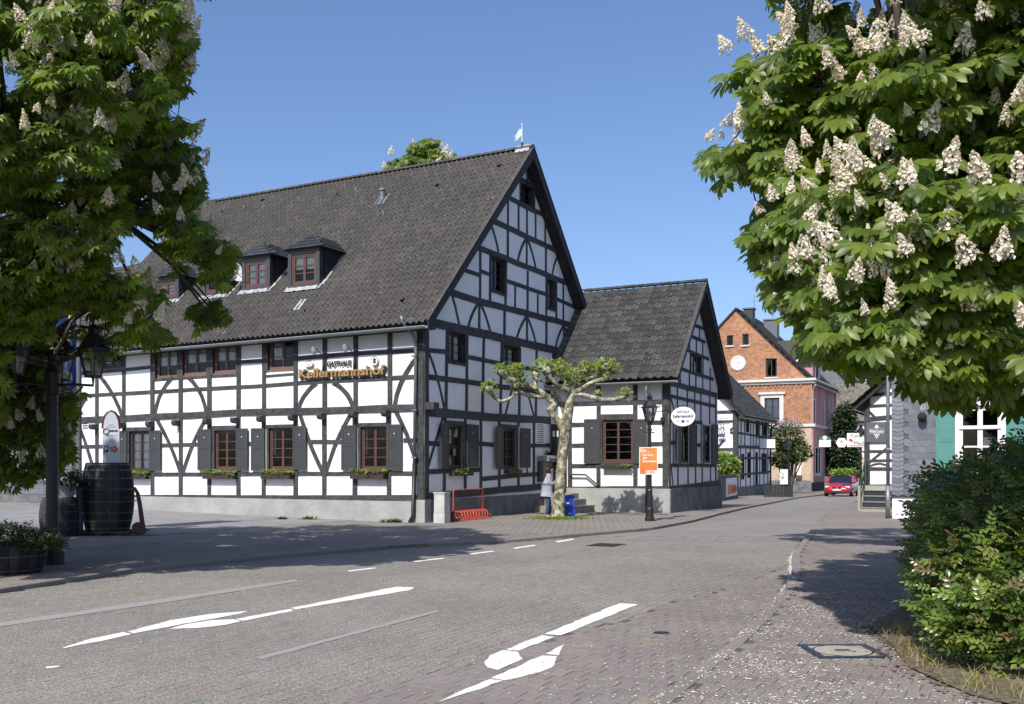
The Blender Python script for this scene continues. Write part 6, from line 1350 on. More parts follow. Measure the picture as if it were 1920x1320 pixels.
def tree(name, label, base, fork, blobs, outline, n_clump, per_clump, leaf, tmpl, seed, group=None, nobj=300, n_bloom=100, bloom_s=0.24, limbs=9, trunk_r=0.3, clump_r=0.75, extra=(), material='chestnut', bloom_mat='bloom', lmin=5, lmax=7, bright=None, cat='tree', keepf=None, low=None, tipline=None):
    g = np.random.RandomState(seed); base = Vector(base); e = empty(name, base, label, cat, group); fork = Vector(fork)
    # clump centres on and in the blobs
    Cc = []
    tot = sum(b[2] for b in blobs); 
    for (c, r, wgt) in blobs:
        k = 0; tries = 0; need = int(n_clump*wgt/tot)
        while k < need and tries < need*40:
            tries += 1; d = g.normal(size=3); d /= np.linalg.norm(d); rad = g.uniform(0.55, 1.0)**0.5; p = np.array(c)+d*np.array(r)*rad
            if p[2] < (low or 2.2): continue
            if outline is not None and not poly_in_photo(p[None], outline)[0] and abs(CX+F*p[0]/p[1]-960) < 960 and (HY-F*(p[2]-CH)/p[1]) > -20: continue
            if keepf and not keepf(p): continue
            if any(np.linalg.norm(p-q) < clump_r*0.55 for q in Cc[-60:]): continue
            Cc.append(p); k += 1
    for p in extra: Cc.append(np.array(p))
    Cc = np.array(Cc); S_ = []; O_ = []
    for c in Cc:
        m = per_clump; d = g.normal(size=(m,3)); d /= np.linalg.norm(d, axis=1, keepdims=True); q = c+d*(clump_r*g.uniform(0.35,1,(m,1)))*np.array([1,1,0.75]); S_.append(q)
    S_ = np.vstack(S_)
    if outline is not None:
        px = CX+F*S_[:,0]/S_[:,1]; py = HY-F*(S_[:,2]-CH)/S_[:,1]; ok = inpoly(px, py, outline) | (px < -5) | (px > 1925) | (py < -5); S_ = S_[ok]
    if keepf: S_ = S_[[bool(keepf(p)) for p in S_]]
    S_ = S_[S_[:,2] > (low or 2.2)-0.35]
    # limbs: trunk, main limbs, branches to clumps, twigs to shoots
    MB().tube([base-Vector((0,0,0.1)), base+Vector((0,0,0.15)), base.lerp(fork,0.5)+Vector((0.05,0,0)), fork], [trunk_r*1.5,trunk_r*1.15,trunk_r,trunk_r*0.85], 14).build('trunk', M['bark'], e, smooth=True)
    ctr = np.mean([np.array(b[0]) for b in blobs], axis=0); ends = []
    idx = g.choice(len(Cc), min(limbs, len(Cc)), replace=False)
    for i in idx:
        q = Vector(ctr.tolist()).lerp(Vector(Cc[i].tolist()), 0.62); mid = fork.lerp(q, 0.5)+Vector((g.uniform(-.3,.3), g.uniform(-.3,.3), 0.35)); 
        pts = [fork-Vector((0,0,0.3)), fork.lerp(mid,0.5)+Vector((0,0,0.1)), mid, mid.lerp(q,0.55)+Vector((g.uniform(-.2,.2),0,0.1)), q]
        MB().tube(pts, [trunk_r*0.55,trunk_r*0.45,trunk_r*0.33,trunk_r*0.24,trunk_r*0.15], 8).build('limb', M['bark'], e, smooth=True); ends += [np.array(p) for p in pts[1:]]
    ends = np.array(ends); mb = MB()
    cl_nodes = []
    for c in Cc:
        j = np.argmin(np.linalg.norm(ends-c, axis=1)); a = Vector(ends[j].tolist()); b = Vector(c.tolist()); mid = a.lerp(b,0.55)+Vector((g.uniform(-.12,.12),g.uniform(-.12,.12),0.12))
        mb.tube([a, mid, b], [0.045,0.03,0.014], 5, cap=False)
    for s_ in S_:
        j = np.argmin(np.linalg.norm(Cc-s_, axis=1)); a = Vector(Cc[j].tolist()); b = Vector(s_.tolist())
        mb.tube([a, a.lerp(b,0.5)+Vector((0,0,-0.04)), b], [0.010,0.008,0.005], 3, cap=False)
    tw = mb.build('branches', M['bark'], e); tw['kind'] = 'stuff'
    # leaves: whorls at each shoot
    LP_, LF, LU, LS_ = [], [], [], []
    for s_ in S_:
        out = s_-ctr; out /= np.linalg.norm(out)+1e-6; k = g.randint(lmin, lmax+1); a0 = g.uniform(0, 6.28)
        for q in range(k):
            a = a0+q*6.283/k+g.uniform(-.3,.3); dz = g.uniform(-1.0, -0.1)
            f = np.array([math.cos(a)+out[0]*0.5, math.sin(a)+out[1]*0.5, dz]); LP_.append(s_+g.normal(0,0.02,3)); LF.append(f); LU.append([g.normal(0,.28)+out[0]*0.4-0.42, g.normal(0,.28)+out[1]*0.4-0.80, 0.72]); LS_.append(leaf*g.uniform(0.6,1.3))
    LP_ = np.array(LP_); LS_ = np.array(LS_)
    if tipline is not None:
        f_ = np.array(LF); f_ /= np.linalg.norm(f_, axis=1, keepdims=True); tip = LP_+f_*(LS_*1.35)[:,None]; px_ = CX+F*tip[:,0]/tip[:,1]; py_ = HY-F*(tip[:,2]-CH)/tip[:,1]
        ok = inpoly(px_, py_, tipline) | (px_ < -5) | (px_ > 1925) | (py_ < -5); LP_, LS_ = LP_[ok], LS_[ok]; LF = [v for v, o_ in zip(LF, ok) if o_]; LU = [v for v, o_ in zip(LU, ok) if o_]
    mats = orient(np.array(LF), np.array(LU))*LS_[:,None,None]; n = len(LP_)
    vis = (np.abs(CX+F*LP_[:,0]/LP_[:,1]-960) < 950) & (HY-F*(LP_[:,2]-CH)/LP_[:,1] > 0)
    dist = np.linalg.norm(LP_-np.array([0,0,CH]), axis=1)+np.where(vis, 0, 100); order = np.argsort(dist)
    me0 = np_mesh('leaf', tmpl[0], tmpl[1], M[material], np.zeros(len(tmpl[0])), smooth=True)
    for k in order[:nobj]:
        o = bpy.data.objects.new('leaf', me0); COL.objects.link(o); o.parent = e; mt = Matrix(mats[k].tolist()).to_4x4(); mt.translation = Vector(LP_[k].tolist())-base; o.matrix_basis = mt
    rest = order[nobj:]; hi = rest
    o = inst('crown', tmpl, mats[hi], LP_[hi], M[material], e, base, g.rand(len(hi)), smooth=True); o['kind'] = 'stuff'
    # blossoms: upright candles at outer shoots
    if n_bloom:
        sc = np.array([((s_-ctr)/np.linalg.norm(s_-ctr)) for s_ in S_]); sx_ = CX+F*S_[:,0]/S_[:,1]; sy_ = HY-F*(S_[:,2]-CH)/S_[:,1]; cells = {}
        cs = F*bloom_s/float(np.median(S_[:,1]))*0.62
        for k in range(len(S_)):
            if not (-40 < sx_[k] < 1960 and -40 < sy_[k] < 1000): continue
            if tipline is not None and not inpoly(sx_[k], sy_[k]-F*bloom_s*0.9/S_[k][1], tipline)[0] and g.rand() < 0.93: continue
            key = (int(sx_[k]/cs), int(sy_[k]/cs)); dd = np.linalg.norm(S_[k]-np.array([0,0,CH]))
            if key not in cells or dd < cells[key][0]: cells[key] = (dd, k)
        pr = {k: noise.noise(Vector((S_[k]*0.55).tolist()))*1.3+g.normal(0,0.35)+sc[k][2]*0.35 for _, k in cells.values()}
        ch = []
        for k in sorted(pr, key=lambda q: -pr[q]):
            if np.sum(np.abs(LP_-S_[k]).max(axis=1) < 0.3) < 9: continue
            if all(np.linalg.norm(S_[k]-S_[q]) > bloom_s*0.7 for q in ch): ch.append(k)
            if len(ch) >= n_bloom: break
        mebs = [np_mesh('blossom', b_[0], b_[1], M[bloom_mat], g.rand(len(b_[0])//4).repeat(4)) for b_ in BLOSSOMS]
        for k in ch:
            o = bpy.data.objects.new('blossom', mebs[g.randint(4)]); COL.objects.link(o); o.parent = e
            up = Vector((g.normal(0,0.3)+sc[k][0]*0.3, g.normal(0,0.3)+sc[k][1]*0.3, 1)).normalized(); qd = up.to_track_quat('Z','Y').to_matrix().to_4x4()
            s1 = bloom_s*g.uniform(0.55,1.3); mt = Matrix.Translation(Vector(S_[k].tolist())-base+up*0.13-Vector((S_[k][0],S_[k][1],-0.3*S_[k][1])).normalized()*0.21)@qd@Matrix.Rotation(g.uniform(0,6.28),4,'Z')@Matrix.Diagonal((s1*0.95,s1*0.95,s1,1)); o.matrix_basis = mt
    return e, S_
OUT_R = [(1385,-400),(1380,0),(1368,40),(1335,90),(1330,140),(1395,190),(1400,255),(1318,262),(1312,305),(1360,340),(1425,340),(1405,430),(1420,480),(1445,560),(1500,590),(1500,650),(1540,655),(1600,700),(1660,722),(1720,720),(1790,750),(1870,742),(1925,760),(2600,760),(2600,-400)]
TIP_R = [(1372,-400),(1368,0),(1350,45),(1315,95),(1308,160),(1330,170),(1372,165),(1392,195),(1385,215),(1400,240),(1350,250),(1296,268),(1292,325),(1318,335),(1345,372),(1375,350),(1400,345),(1425,360),(1418,400),(1380,450),(1398,505),(1430,510),(1420,560),(1420,600),(1450,590),(1478,628),(1500,640),(1482,690),(1510,672),(1545,680),(1580,722),(1600,745),(1655,762),(1690,745),(1705,725),(1730,765),(1790,782),(1840,765),(1870,776),(1925,792),(2600,800),(2600,-400)]
tree('chestnut_tree', 'large flowering horse chestnut hanging over the right pavement, glossy leaves with cream candles', (8.1,11.6,0.02), (7.9,11.4,3.4),
     [((7.2,10.3,6.9),(4.9,4.0,4.6),1.25),((6.3,9.2,4.6),(3.2,2.4,1.7),0.35),((5.2,9.2,7.0),(2.6,2.4,3.0),0.35),((9.5,13.5,8.5),(4.0,4.5,4.5),0.3),((4.4,8.7,3.3),(2.0,1.3,1.0),0.28),((3.2,10.4,4.9),(1.7,1.1,0.9),0.26),((3.5,9.7,3.7),(1.2,1.0,0.8),0.14),((4.7,14.6,11.0),(2.6,2.4,1.7),0.28),((5.3,9.0,5.4),(1.5,1.3,1.7),0.25)], OUT_R, 600, 14, 0.165, LEAF_HI, 5, nobj=300, n_bloom=340, bloom_s=0.20, clump_r=0.52, low=2.35, limbs=12, tipline=TIP_R,
     keepf=lambda p: p[1] > 6.3 and not (p[1] > 11.5 and p[2] < 4.0 and p[0] < 6.4))
def keep_left(p):
    px, py = CX+F*p[0]/p[1], HY-F*(p[2]-CH)/p[1]
    if p[1] < 18.0 and ((125 < px < 225 and py > 575) or (0 < px < 130 and py > 625)): return False
    if 92 < px < 170 and 560 < py < 730 and noise.noise(Vector((px*0.03, py*0.03, p[1]))) > -0.25: return False
    if px > 210 and py > 395 and noise.noise(Vector((px*0.013, py*0.016, 3.7+p[1]*0.2)))+0.05 > 0.16-0.0: return False
    if px > 150 and py > 660: return False
    if px > 135 and py > 740: return False
    return True
OUT_L = [(-600,-400),(238,-400),(242,28),(300,-8),(345,10),(372,75),(352,180),(310,205),(372,232),(382,300),(392,385),(350,398),(400,425),(440,445),(478,462),(440,500),(425,560),(436,610),(400,622),(345,640),(300,655),(255,700),(215,735),(170,745),(196,760),(180,800),(150,820),(130,890),(70,900),(60,985),(0,1000),(-600,1000)]
tree('chestnut_tree', 'flowering horse chestnut at the left, its shaded lower leaves hiding the old street lamp', (-10.6,14.4,0.02), (-10.5,14.4,3.0),
     [((-9.0,16.0,7.4),(5.2,4.2,4.9),1.0),((-6.6,13.6,7.8),(2.2,1.8,2.2),0.3),((-5.9,16.2,8.6),(1.9,2.0,1.9),0.2),((-6.9,16.4,5.2),(2.9,2.2,2.0),0.42),((-9.3,14.4,4.0),(2.6,2.0,1.9),0.22),((-9.6,19.2,3.6),(2.2,1.6,1.4),0.16),((-9.1,18.9,2.5),(2.0,0.8,1.2),0.14)], OUT_L, 560, 12, 0.165, LEAF_LO, 8, nobj=300, n_bloom=330, bloom_s=0.24, clump_r=0.56, low=1.3, limbs=12, tipline=OUT_L,
     keepf=keep_left)
# tree tops rising behind the inn's ridge
tree('chestnut_tree', 'top of a blossoming chestnut rising behind the roof ridge of the inn', (-8.8,52,0), (-8.8,52,9),
     [((-4.4,50,16.3),(1.1,1.2,1.5),0.35),((-6.2,50,15.6),(1.3,1.2,1.2),0.35),((-4.9,50,15.2),(1.9,2.0,2.8),0.7),((-7.4,51,14.4),(2.2,2.0,1.7),0.5),((-2.2,50,13.9),(1.3,1.5,1.2),0.2),((-8.8,53,11.5),(5,4,3),0.3)], [(715,330),(730,300),(760,290),(782,262),(812,258),(838,280),(870,292),(880,284),(905,290),(915,330),(1000,400),(500,900),(300,500)], 190, 13, 0.24, LEAF_LO, 21, nobj=0, n_bloom=50, bloom_s=0.42, clump_r=0.7, low=6, limbs=6, trunk_r=0.4)

def shrub(name, label, base, blobs, n, size, material, seed, tmpl=LEAF1, cat='shrub', group=None, droop=(-0.6,0.6), stems=True, outline=None, nobj=0, shell=0.5, keepf=None, stem_mat='bark', stem_r=0.025):
    g = np.random.RandomState(seed); base = Vector(base); e = empty(name, base, label, cat, group); P = []; Ou = []; tot = sum(b[2] for b in blobs)
    for (c, r, w) in blobs:
        m = int(n*w/tot); d = g.normal(size=(m*2,3)); d /= np.linalg.norm(d, axis=1, keepdims=True)
        lump = np.array([1+0.22*noise.noise(Vector((d_*2.2+np.array(c)).tolist())) for d_ in d])
        q = np.array(c)+d*np.array(r)*(g.uniform(shell,1,(m*2,1))*lump[:,None]); 
        ok = q[:,2] > base.z+0.02
        if outline is not None: px = CX+F*q[:,0]/q[:,1]; ok &= inpoly(px, HY-F*(q[:,2]-CH)/q[:,1], outline) | (px > 1925)
        if keepf: ok &= np.array([bool(keepf(p)) for p in q])
        q = q[ok][:m]; P.append(q); Ou.append(d[ok][:m])
    P = np.vstack(P); Ou = np.vstack(Ou); mats = leaf_cloud(P, size, seed, droop, Ou, tmpl); rv = g.rand(len(P))
    if nobj:
        order = np.argsort(np.linalg.norm(P-np.array([0,0,CH]), axis=1)); me0 = np_mesh('leaf', tmpl[0], tmpl[1], M[material], np.zeros(len(tmpl[0])), smooth=True)
        for k in order[:nobj]:
            o = bpy.data.objects.new('leaf', me0); COL.objects.link(o); o.parent = e; mt = Matrix(mats[k].tolist()).to_4x4(); mt.translation = Vector(P[k].tolist())-base; o.matrix_basis = mt
        P, mats, rv = P[order[nobj:]], mats[order[nobj:]], rv[order[nobj:]]
    o = inst('foliage', tmpl, mats, P, M[material], e, base, rv); o['kind'] = 'stuff'
    if stems:
        mb = MB()
        for (c, r, w) in blobs:
            for k in range(9):
                d = g.normal(size=3); d[2] = abs(d[2]); d /= np.linalg.norm(d); q = np.array(c)+d*np.array(r)*0.8; b = base+Vector((g.uniform(-.15,.15),g.uniform(-.15,.15),0))
                mb.tube([b, b.lerp(Vector(q.tolist()),0.5)+Vector((0,0,0.15)), Vector(q.tolist())],[stem_r,stem_r*0.6,stem_r*0.25],5,cap=False)
        o = mb.build('stems', M[stem_mat], e); o['kind'] = 'stuff'
    return e
# --- the big bush at the right: three shrubs grown together
OUT_B = [(1925,830),(1868,835),(1850,872),(1800,868),(1772,890),(1726,890),(1722,920),(1740,935),(1705,965),(1725,990),(1706,1045),(1692,1100),(1680,1130),(1690,1165),(1682,1185),(1705,1215),(1715,1255),(1765,1280),(1850,1290),(1925,1286)]
def pinnate():
    parts = []
    for k in range(3):
        x = 0.15+0.31*k
        for s_ in (-1, 1):
            v, f = leaflet([(0,0.04),(0.4,0.27),(0.75,0.20),(1.0,0.0)], 0.46, 0.25, 0.3); parts.append((rotz(v, s_*1.05)+np.array([x,0,-0.1*x*x]), f))
    v, f = leaflet([(0,0.04),(0.4,0.27),(0.75,0.20),(1.0,0.0)], 0.48, 0.25, 0.3); parts.append((v+np.array([1.0,0,-0.1]), f))
    parts.append((np.array([(0,0.012,0),(0,-0.012,0),(1.05,-0.008,-0.1),(1.05,0.008,-0.1)]), np.array([(0,1,2,3)])))
    return compose(parts)
PIN = pinnate()
V0 = at(1760,1275)
shrub('mahonia_bush', 'big glossy evergreen bush with reddish shoots at the right edge of the pavement', (4.5,8.9,0.05),
      [((4.65,8.95,0.55),(0.95,0.85,0.80),1.0),((5.0,9.6,0.85),(1.15,1.0,0.95),1.0),((5.6,10.6,1.05),(1.35,1.1,1.15),0.8),((4.15,8.35,0.32),(0.55,0.5,0.42),0.35)], 4600, 0.135, 'bush_leaf', 31, PIN, 'bush', droop=(-0.25,0.75), outline=OUT_B, nobj=300, shell=0.72, stem_r=0.012)
shrub('dark_bush', 'dark leafy shrub behind the glossy bush, reaching up before the white window', (7.0,13.8,0.05),
      [((6.7,13.2,1.25),(1.5,1.1,1.15),1.0),((7.6,14.2,1.5),(1.3,1.2,1.25),0.8),((5.9,12.3,0.9),(1.1,0.9,0.95),0.7)], 2800, 0.17, 'bush_leaf', 33, PIN, 'bush', droop=(-0.3,0.9), outline=OUT_B, shell=0.7, stem_r=0.015)
# grass tufts at the foot of the bush
def blades(name, label, spots, h0, h1, material='grass', cat=None, seed=2, parent=None, w=0.05):
    g = np.random.RandomState(seed); P = np.array([[x,y,z] for x,y,z in spots]); n = len(P); T = leaflet([(0,w),(0.5,w*0.8),(1.0,0.006)],1.0,0.5,0.2)
    a = g.uniform(0,6.28,n); f = np.column_stack([np.cos(a)*0.4,np.sin(a)*0.4,np.ones(n)]); up = np.column_stack([-np.cos(a),-np.sin(a),np.full(n,0.4)])
    return tag(inst(name, T, orient(f,up)*g.uniform(h0,h1,n)[:,None,None], P, M[material], parent, (0,0,0), g.rand(n)), label, cat, kind='stuff')
M['dry_grass'] = leaf_mat('dry_grass_blade', [(0, (0.14, 0.16, 0.05)), (0.4, (0.26, 0.23, 0.10)), (1, (0.42, 0.36, 0.20))], rough=0.8)
g = np.random.RandomState(4); sp = []
for _ in range(1500):
    i = g.randint(0,4); t = g.rand(); a, b = SOIL[i], SOIL[i+1]; x = a[0]+(b[0]-a[0])*t+abs(g.normal(0.22,0.16)); y = a[1]+(b[1]-a[1])*t+g.normal(0,0.1)
    if noise.noise(Vector((x*3,y*3,0))) > -0.12: sp.append((x,y,0.01))
blades('grass', None, sp, 0.04, 0.16, seed=3, w=0.025, material='dry_grass')
# grass round the pollarded tree, and small weeds along the plinths
T0_ = at(1047,972)
sp = [(T0_.x+r*math.cos(a)*1.2, T0_.y-0.15+r*math.sin(a), 0.0) for r, a in ((abs(g.normal(0.35,0.28)), g.uniform(0,6.28)) for _ in range(1500))]
blades('grass', None, sp, 0.05, 0.13, seed=5, w=0.12, material='bright_leaf')
for i, (px, py, s_) in enumerate(((579,974,0.2),(737,980,0.2),(529,974,0.1),(1262,960,0.12))):
    c = at(px, py); sp = [(c.x+g.normal(0,s_*0.7), c.y+g.normal(0,s_*0.3), 0) for _ in range(90)]; blades('grass', None, sp, 0.06, 0.2, seed=8+i, w=0.16, material='hedge_leaf')

# --- pollarded plane tree
pt = empty('plane_tree', at(1047,972), 'pollarded plane tree with mottled bark and knobbly fists of young leaves', 'tree')
B0 = at(1047,972); Yt = B0.y
def tp(px, py, dy=0.0): Y = Yt+dy; return Vector(((px-CX)/F*Y, Y, CH+(HY-py)*Y/F))
def knob_tube(nm, pts, rad, n=10):
    Q = []; Rr = []
    pts = [Vector(p) for p in pts]
    for i in range(len(pts)-1):
        for k in range(4):
            t = k/4; p0 = pts[max(i-1,0)]; p1 = pts[i]; p2 = pts[i+1]; p3 = pts[min(i+2,len(pts)-1)]
            q = 0.5*((2*p1)+(p2-p0)*t+(2*p0-5*p1+4*p2-p3)*t*t+(3*p1-p0-3*p2+p3)*t**3); Q.append(q); Rr.append((rad[i]+(rad[i+1]-rad[i])*t)*(1+0.10*noise.noise(q*4)))
    Q.append(pts[-1]); Rr.append(rad[-1]); return MB().tube(Q, Rr, n).build(nm, M['plane_bark'], pt, smooth=True)
knob_tube('trunk', [tp(1047,982),tp(1047,968),tp(1048,940),tp(1051,900),tp(1054,860),tp(1058,825),tp(1062,790),tp(1068,760),tp(1072,735),tp(1074,712)], [0.30,0.235,0.195,0.175,0.165,0.16,0.19,0.135,0.12,0.105], 14)
LB_ = [([tp(1058,812),tp(1048,792),tp(1036,776),tp(1030,770)],[.15,.14,.13,.15]),([tp(1030,772),tp(1040,757,.1),tp(1030,748,.1),tp(1018,738,.2),tp(1004,729,.2),tp(988,722,.1),tp(975,716)],[.17,.14,.12,.13,.12,.11,.12]),
       ([tp(1062,785),tp(1056,765,.2),tp(1047,748,.3),tp(1038,742,.3),tp(1010,744,.2),tp(985,740,0),tp(972,732,-.1)],[.13,.11,.10,.09,.09,.085,.08]),([tp(972,730),tp(965,741,-.2),tp(952,749,-.3),tp(938,752,-.3),tp(925,742,-.3),tp(919,735,-.3)],[.09,.075,.065,.07,.09,.1]),
       ([tp(975,718),tp(960,712,-.3),tp(948,706,-.3),tp(941,700,-.3)],[.1,.09,.08,.1]),([tp(1004,730),tp(1004,716,.2),tp(1003,706,.2)],[.1,.09,.12]),
       ([tp(1072,735),tp(1060,730,-.2),tp(1045,722,-.4),tp(1033,708,-.5),tp(1025,697,-.5)],[.12,.11,.10,.09,.1]),([tp(1003,709),tp(1015,714,.0),tp(1030,714,-.3),tp(1042,711,-.4)],[.06,.055,.055,.06]),
       ([tp(1028,745,.2),tp(1040,736,0),tp(1050,728,-.2),tp(1062,715,-.2)],[.04,.045,.045,.04]),([tp(1072,725),tp(1068,712,.2),tp(1060,704,.4),tp(1052,698,.4)],[.11,.09,.08,.1]),
       ([tp(1076,728),tp(1084,722,.3),tp(1094,720,.4),tp(1100,712,.4),tp(1108,706,.3)],[.1,.08,.075,.08,.09]),([tp(1078,735),tp(1090,730,-.3),tp(1105,720,-.4),tp(1120,714,-.4),tp(1135,710,-.3)],[.12,.10,.09,.09,.1]),
       ([tp(1078,738),tp(1098,742,-.4),tp(1115,746,-.7),tp(1135,750,-.8),tp(1155,748,-.8),tp(1172,744,-.8)],[.11,.10,.09,.10,.085,.09]),([tp(1108,708,.3),tp(1120,704,.1),tp(1135,705,-.1)],[.085,.085,.1])]
for p, r in LB_: knob_tube('limb', p, [q_*0.78 for q_ in r])
def fist(nm, c, r, nl, seed):
    g = np.random.RandomState(seed); mb = MB(); n1, n2 = 9, 7; vs = []
    for j in range(n2+1):
        for i in range(n1):
            th = math.pi*j/n2; ph = 2*math.pi*i/n1; d = Vector((math.sin(th)*math.cos(ph),math.sin(th)*math.sin(ph),math.cos(th))); vs.append(c+d*(r*(0.75+0.45*noise.noise(d*2.3+c))))
    mb.add(vs,[(j*n1+i,j*n1+(i+1)%n1,(j+1)*n1+(i+1)%n1,(j+1)*n1+i) for j in range(n2) for i in range(n1)]); k = mb.build(nm, M['plane_bark'], pt, smooth=True)
    d = g.normal(size=(nl,3)); d[:,2] += 0.5; d /= np.linalg.norm(d,axis=1,keepdims=True); P = np.array(c)+d*r*g.uniform(0.9,1.7,(nl,1)); o = inst('leaves', (lobed()[0], lobed()[1][:3]), leaf_cloud(P,0.15,seed,(-0.3,1.4),d), P, M['plane_leaf'], k, c, g.rand(nl)); o['kind'] = 'stuff'
for i,(px,py,dy,r,nl) in enumerate(((918,730,-.3,.17,70),(939,697,-.3,.15,60),(965,712,-.2,.2,50),(968,700,-.1,.2,90),(968,722,-.2,.15,30),(1004,704,.2,.17,25),(1025,695,-.5,.2,50),(1040,690,-.2,.18,70),(1052,693,.4,.17,80),(1015,687,.1,.14,40),(1062,706,-.1,.14,50),(1075,710,.1,.16,40),(1088,702,.4,.15,60),(1098,694,.3,.17,80),(1110,700,.3,.16,40),(1125,688,.0,.12,50),(1136,690,-.3,.2,110),(1139,704,-.3,.19,50),(1150,693,-.3,.14,50),(1173,741,-.8,.14,45),(1120,738,-.7,.04,10),(1072,722,-.1,.05,14))):
    fist('pollard_knob', tp(px,py,dy), r, nl, 100+i)
# --- street-side greenery further off
c = at(1480,925); shrub('lilac_tree', 'small lilac tree with mauve blooms and twisted trunk before the brick wall', c, [((c.x-0.2,c.y,c.z+4.3),(1.35,1.2,1.3),1),((c.x+0.4,c.y,c.z+3.2),(1.3,1.1,1.0),.8),((c.x-0.6,c.y,c.z+2.6),(1.0,1,0.7),.5)], 3000, 0.27, 'hedge_leaf', 41, cat='tree', stem_r=0.09)
shrub('lilac_blossom_sprays', 'mauve lilac blossoms topping the small tree before the brick wall', c+Vector((0,0,3.9)), [((c.x-0.3,c.y-0.3,c.z+4.9),(1.2,1.0,0.9),1),((c.x+0.9,c.y-0.3,c.z+3.6),(.7,.8,.7),.5)], 420, 0.2, 'lilac', 42, cat='blossom', stems=False, droop=(0.2,1.5))
c = at(1364,935); shrub('bright_shrub', 'bright yellow-green shrub behind the low wall with the beer poster', c, [((c.x,c.y+1.0,c.z+1.9),(.95,.9,.95),1)], 1700, 0.24, 'bright_leaf', 43)
q = Pz(1584,905,92); q.z = gz(q.x,q.y); shrub('conifer', 'dark narrow evergreen between the pink house and the white house', q, [((q.x-0.2,q.y,2.4),(1.5,1.4,2.9),1),((q.x,q.y,5.6),(0.95,.9,1.9),.4)], 5200, 0.42, 'dark_leaf', 44, cat='tree', stem_r=0.06)
q = Pz(1583,905,86); q.z = gz(q.x,q.y); shrub('hedge', 'clipped yellow-green hedge behind the red car', q, [((q.x+0.3,q.y,q.z+1.6),(1.5,.6,.35),1)], 900, 0.3, 'bright_leaf', 45, stems=False)
fr_ = Fr(q, NL); fr_.box(MB(),-2.2,2.6,q.z-0.3,q.z+1.35,-0.6,0.2); w_ = MB(); fr_.box(w_,-1.6,1.5,q.z-0.3,q.z+1.3,-0.5,0.3); tag(w_.build('garden_wall', M['plinth_dk']), 'dark garden wall under the clipped hedge', 'wall')
# ================================================================== SIGNS AND FITTINGS ON THE INN
M['gold'] = mat('gold_letter_face', (0.34,0.215,0.085), (0.28,0.175,0.07), scale=5, rough=0.5); M['white_face'] = mat('white_enamel', (0.78,0.78,0.77), rough=0.35)
M['letter_dk'] = mat('dark_letter_shadow_edge', (0.05,0.045,0.04), rough=0.7); M['blue_ink'] = mat('blue_emblem', (0.03,0.06,0.35), rough=0.5); M['red_ink'] = mat('red_emblem', (0.45,0.03,0.03), rough=0.5)
a = L0.uz(563,712); b = L0.uz(724,704); ns = empty('inn_sign', L0.p((a[0]+b[0])/2,(a[1]+b[1])/2,0.1), 'gold raised lettering reading Kellermannshof on the long white wall', 'sign')
kt = L0.uz(565,694)[1]; kb = L0.uz(565,711)[1]; kb2 = L0.uz(720,703.5)[1]; hcap = kt-kb; slope = (kb2-kb)/(b[0]-a[0])
uc, zc = (a[0]+b[0])/2, (kb+kb2)/2+hcap/2
text('Kellermannshof', L0, uc+0.03, zc-0.045, 0.06, hcap*1.36, M['letter_dk'], ns, ext=0.02, bold=0.013, width=b[0]-a[0], slope=slope)  # dark copy set low and right: the letters' shadow and edge as colour
text('Kellermannshof', L0, uc, zc, 0.105, hcap*1.36, M['gold'], ns, ext=0.02, bold=0.010, width=b[0]-a[0], slope=slope)
# slab serifs of the letters' feet
a = L0.uz(615,684); b = L0.uz(660,681); gs = empty('inn_sign', L0.p((a[0]+b[0])/2,a[1],0.1), 'black lettering reading GASTHAUS above the gold name', 'sign')
text('GASTHAUS', L0, (a[0]+b[0])/2, (a[1]+b[1])/2, 0.05, 0.24, M['ink'], gs, ext=0.01, bold=0.006, width=(b[0]-a[0])*1.0, slope=slope, shear=0.12)
def oval_sign(fr, px, py, rx, ry, label, d=0.05, kind='oval'):
    u, z = fr.uz(px, py); e = empty('emblem_sign', fr.p(u,z,d), label, 'sign')
    Yd = fr.p(u,z,0).y; R1 = rx/F*Yd/0.89; R2 = ry/F*Yd
    disc(fr,u,z,R2,0.03,d+0.03,28,R1/R2).build('sign_face', M['white_face'], e)
    MB().tube([fr.p(u+R1*0.93*math.cos(2*math.pi*k/28), z+R2*0.93*math.sin(2*math.pi*k/28), d+0.034) for k in range(29)], 0.008, 5, cap=False).build('sign_rim', M['ink_grey'], e)
    return e, u, z, R1, R2
e, u, z, R1, R2 = oval_sign(L0, 582, 683, 8.5, 6, 'oval white brewery emblem at the left above the gold lettering')
MB().tube([L0.p(u-R1*0.6,z,0.083),L0.p(u-R1*0.2,z+0.02,0.083),L0.p(u+R1*0.2,z-0.01,0.083),L0.p(u+R1*0.6,z+0.02,0.083)],0.008,4).build('emblem_script', M['ink_grey'], e); disc(L0,u,z-R2*0.5,0.025,0.08,0.086,8).build('emblem_crest', M['red_ink'], e); disc(L0,u,z+R2*1.05,0.03,0.05,0.086,8).build('emblem_crown', M['red_ink'], e)
e, u, z, R1, R2 = oval_sign(L0, 705, 677, 7, 9, 'round-topped white brewery emblem at the right above the gold lettering')
for k in (-1,1): disc(L0,u,z+k*0.035,0.05,0.08,0.084,10,1.1).build('emblem_figure', M['ink'], e)
L0.box(MB(),u-0.05,u+0.05,z-0.008,z+0.008,0.084,0.088).build('emblem_band', M['gold'], e)
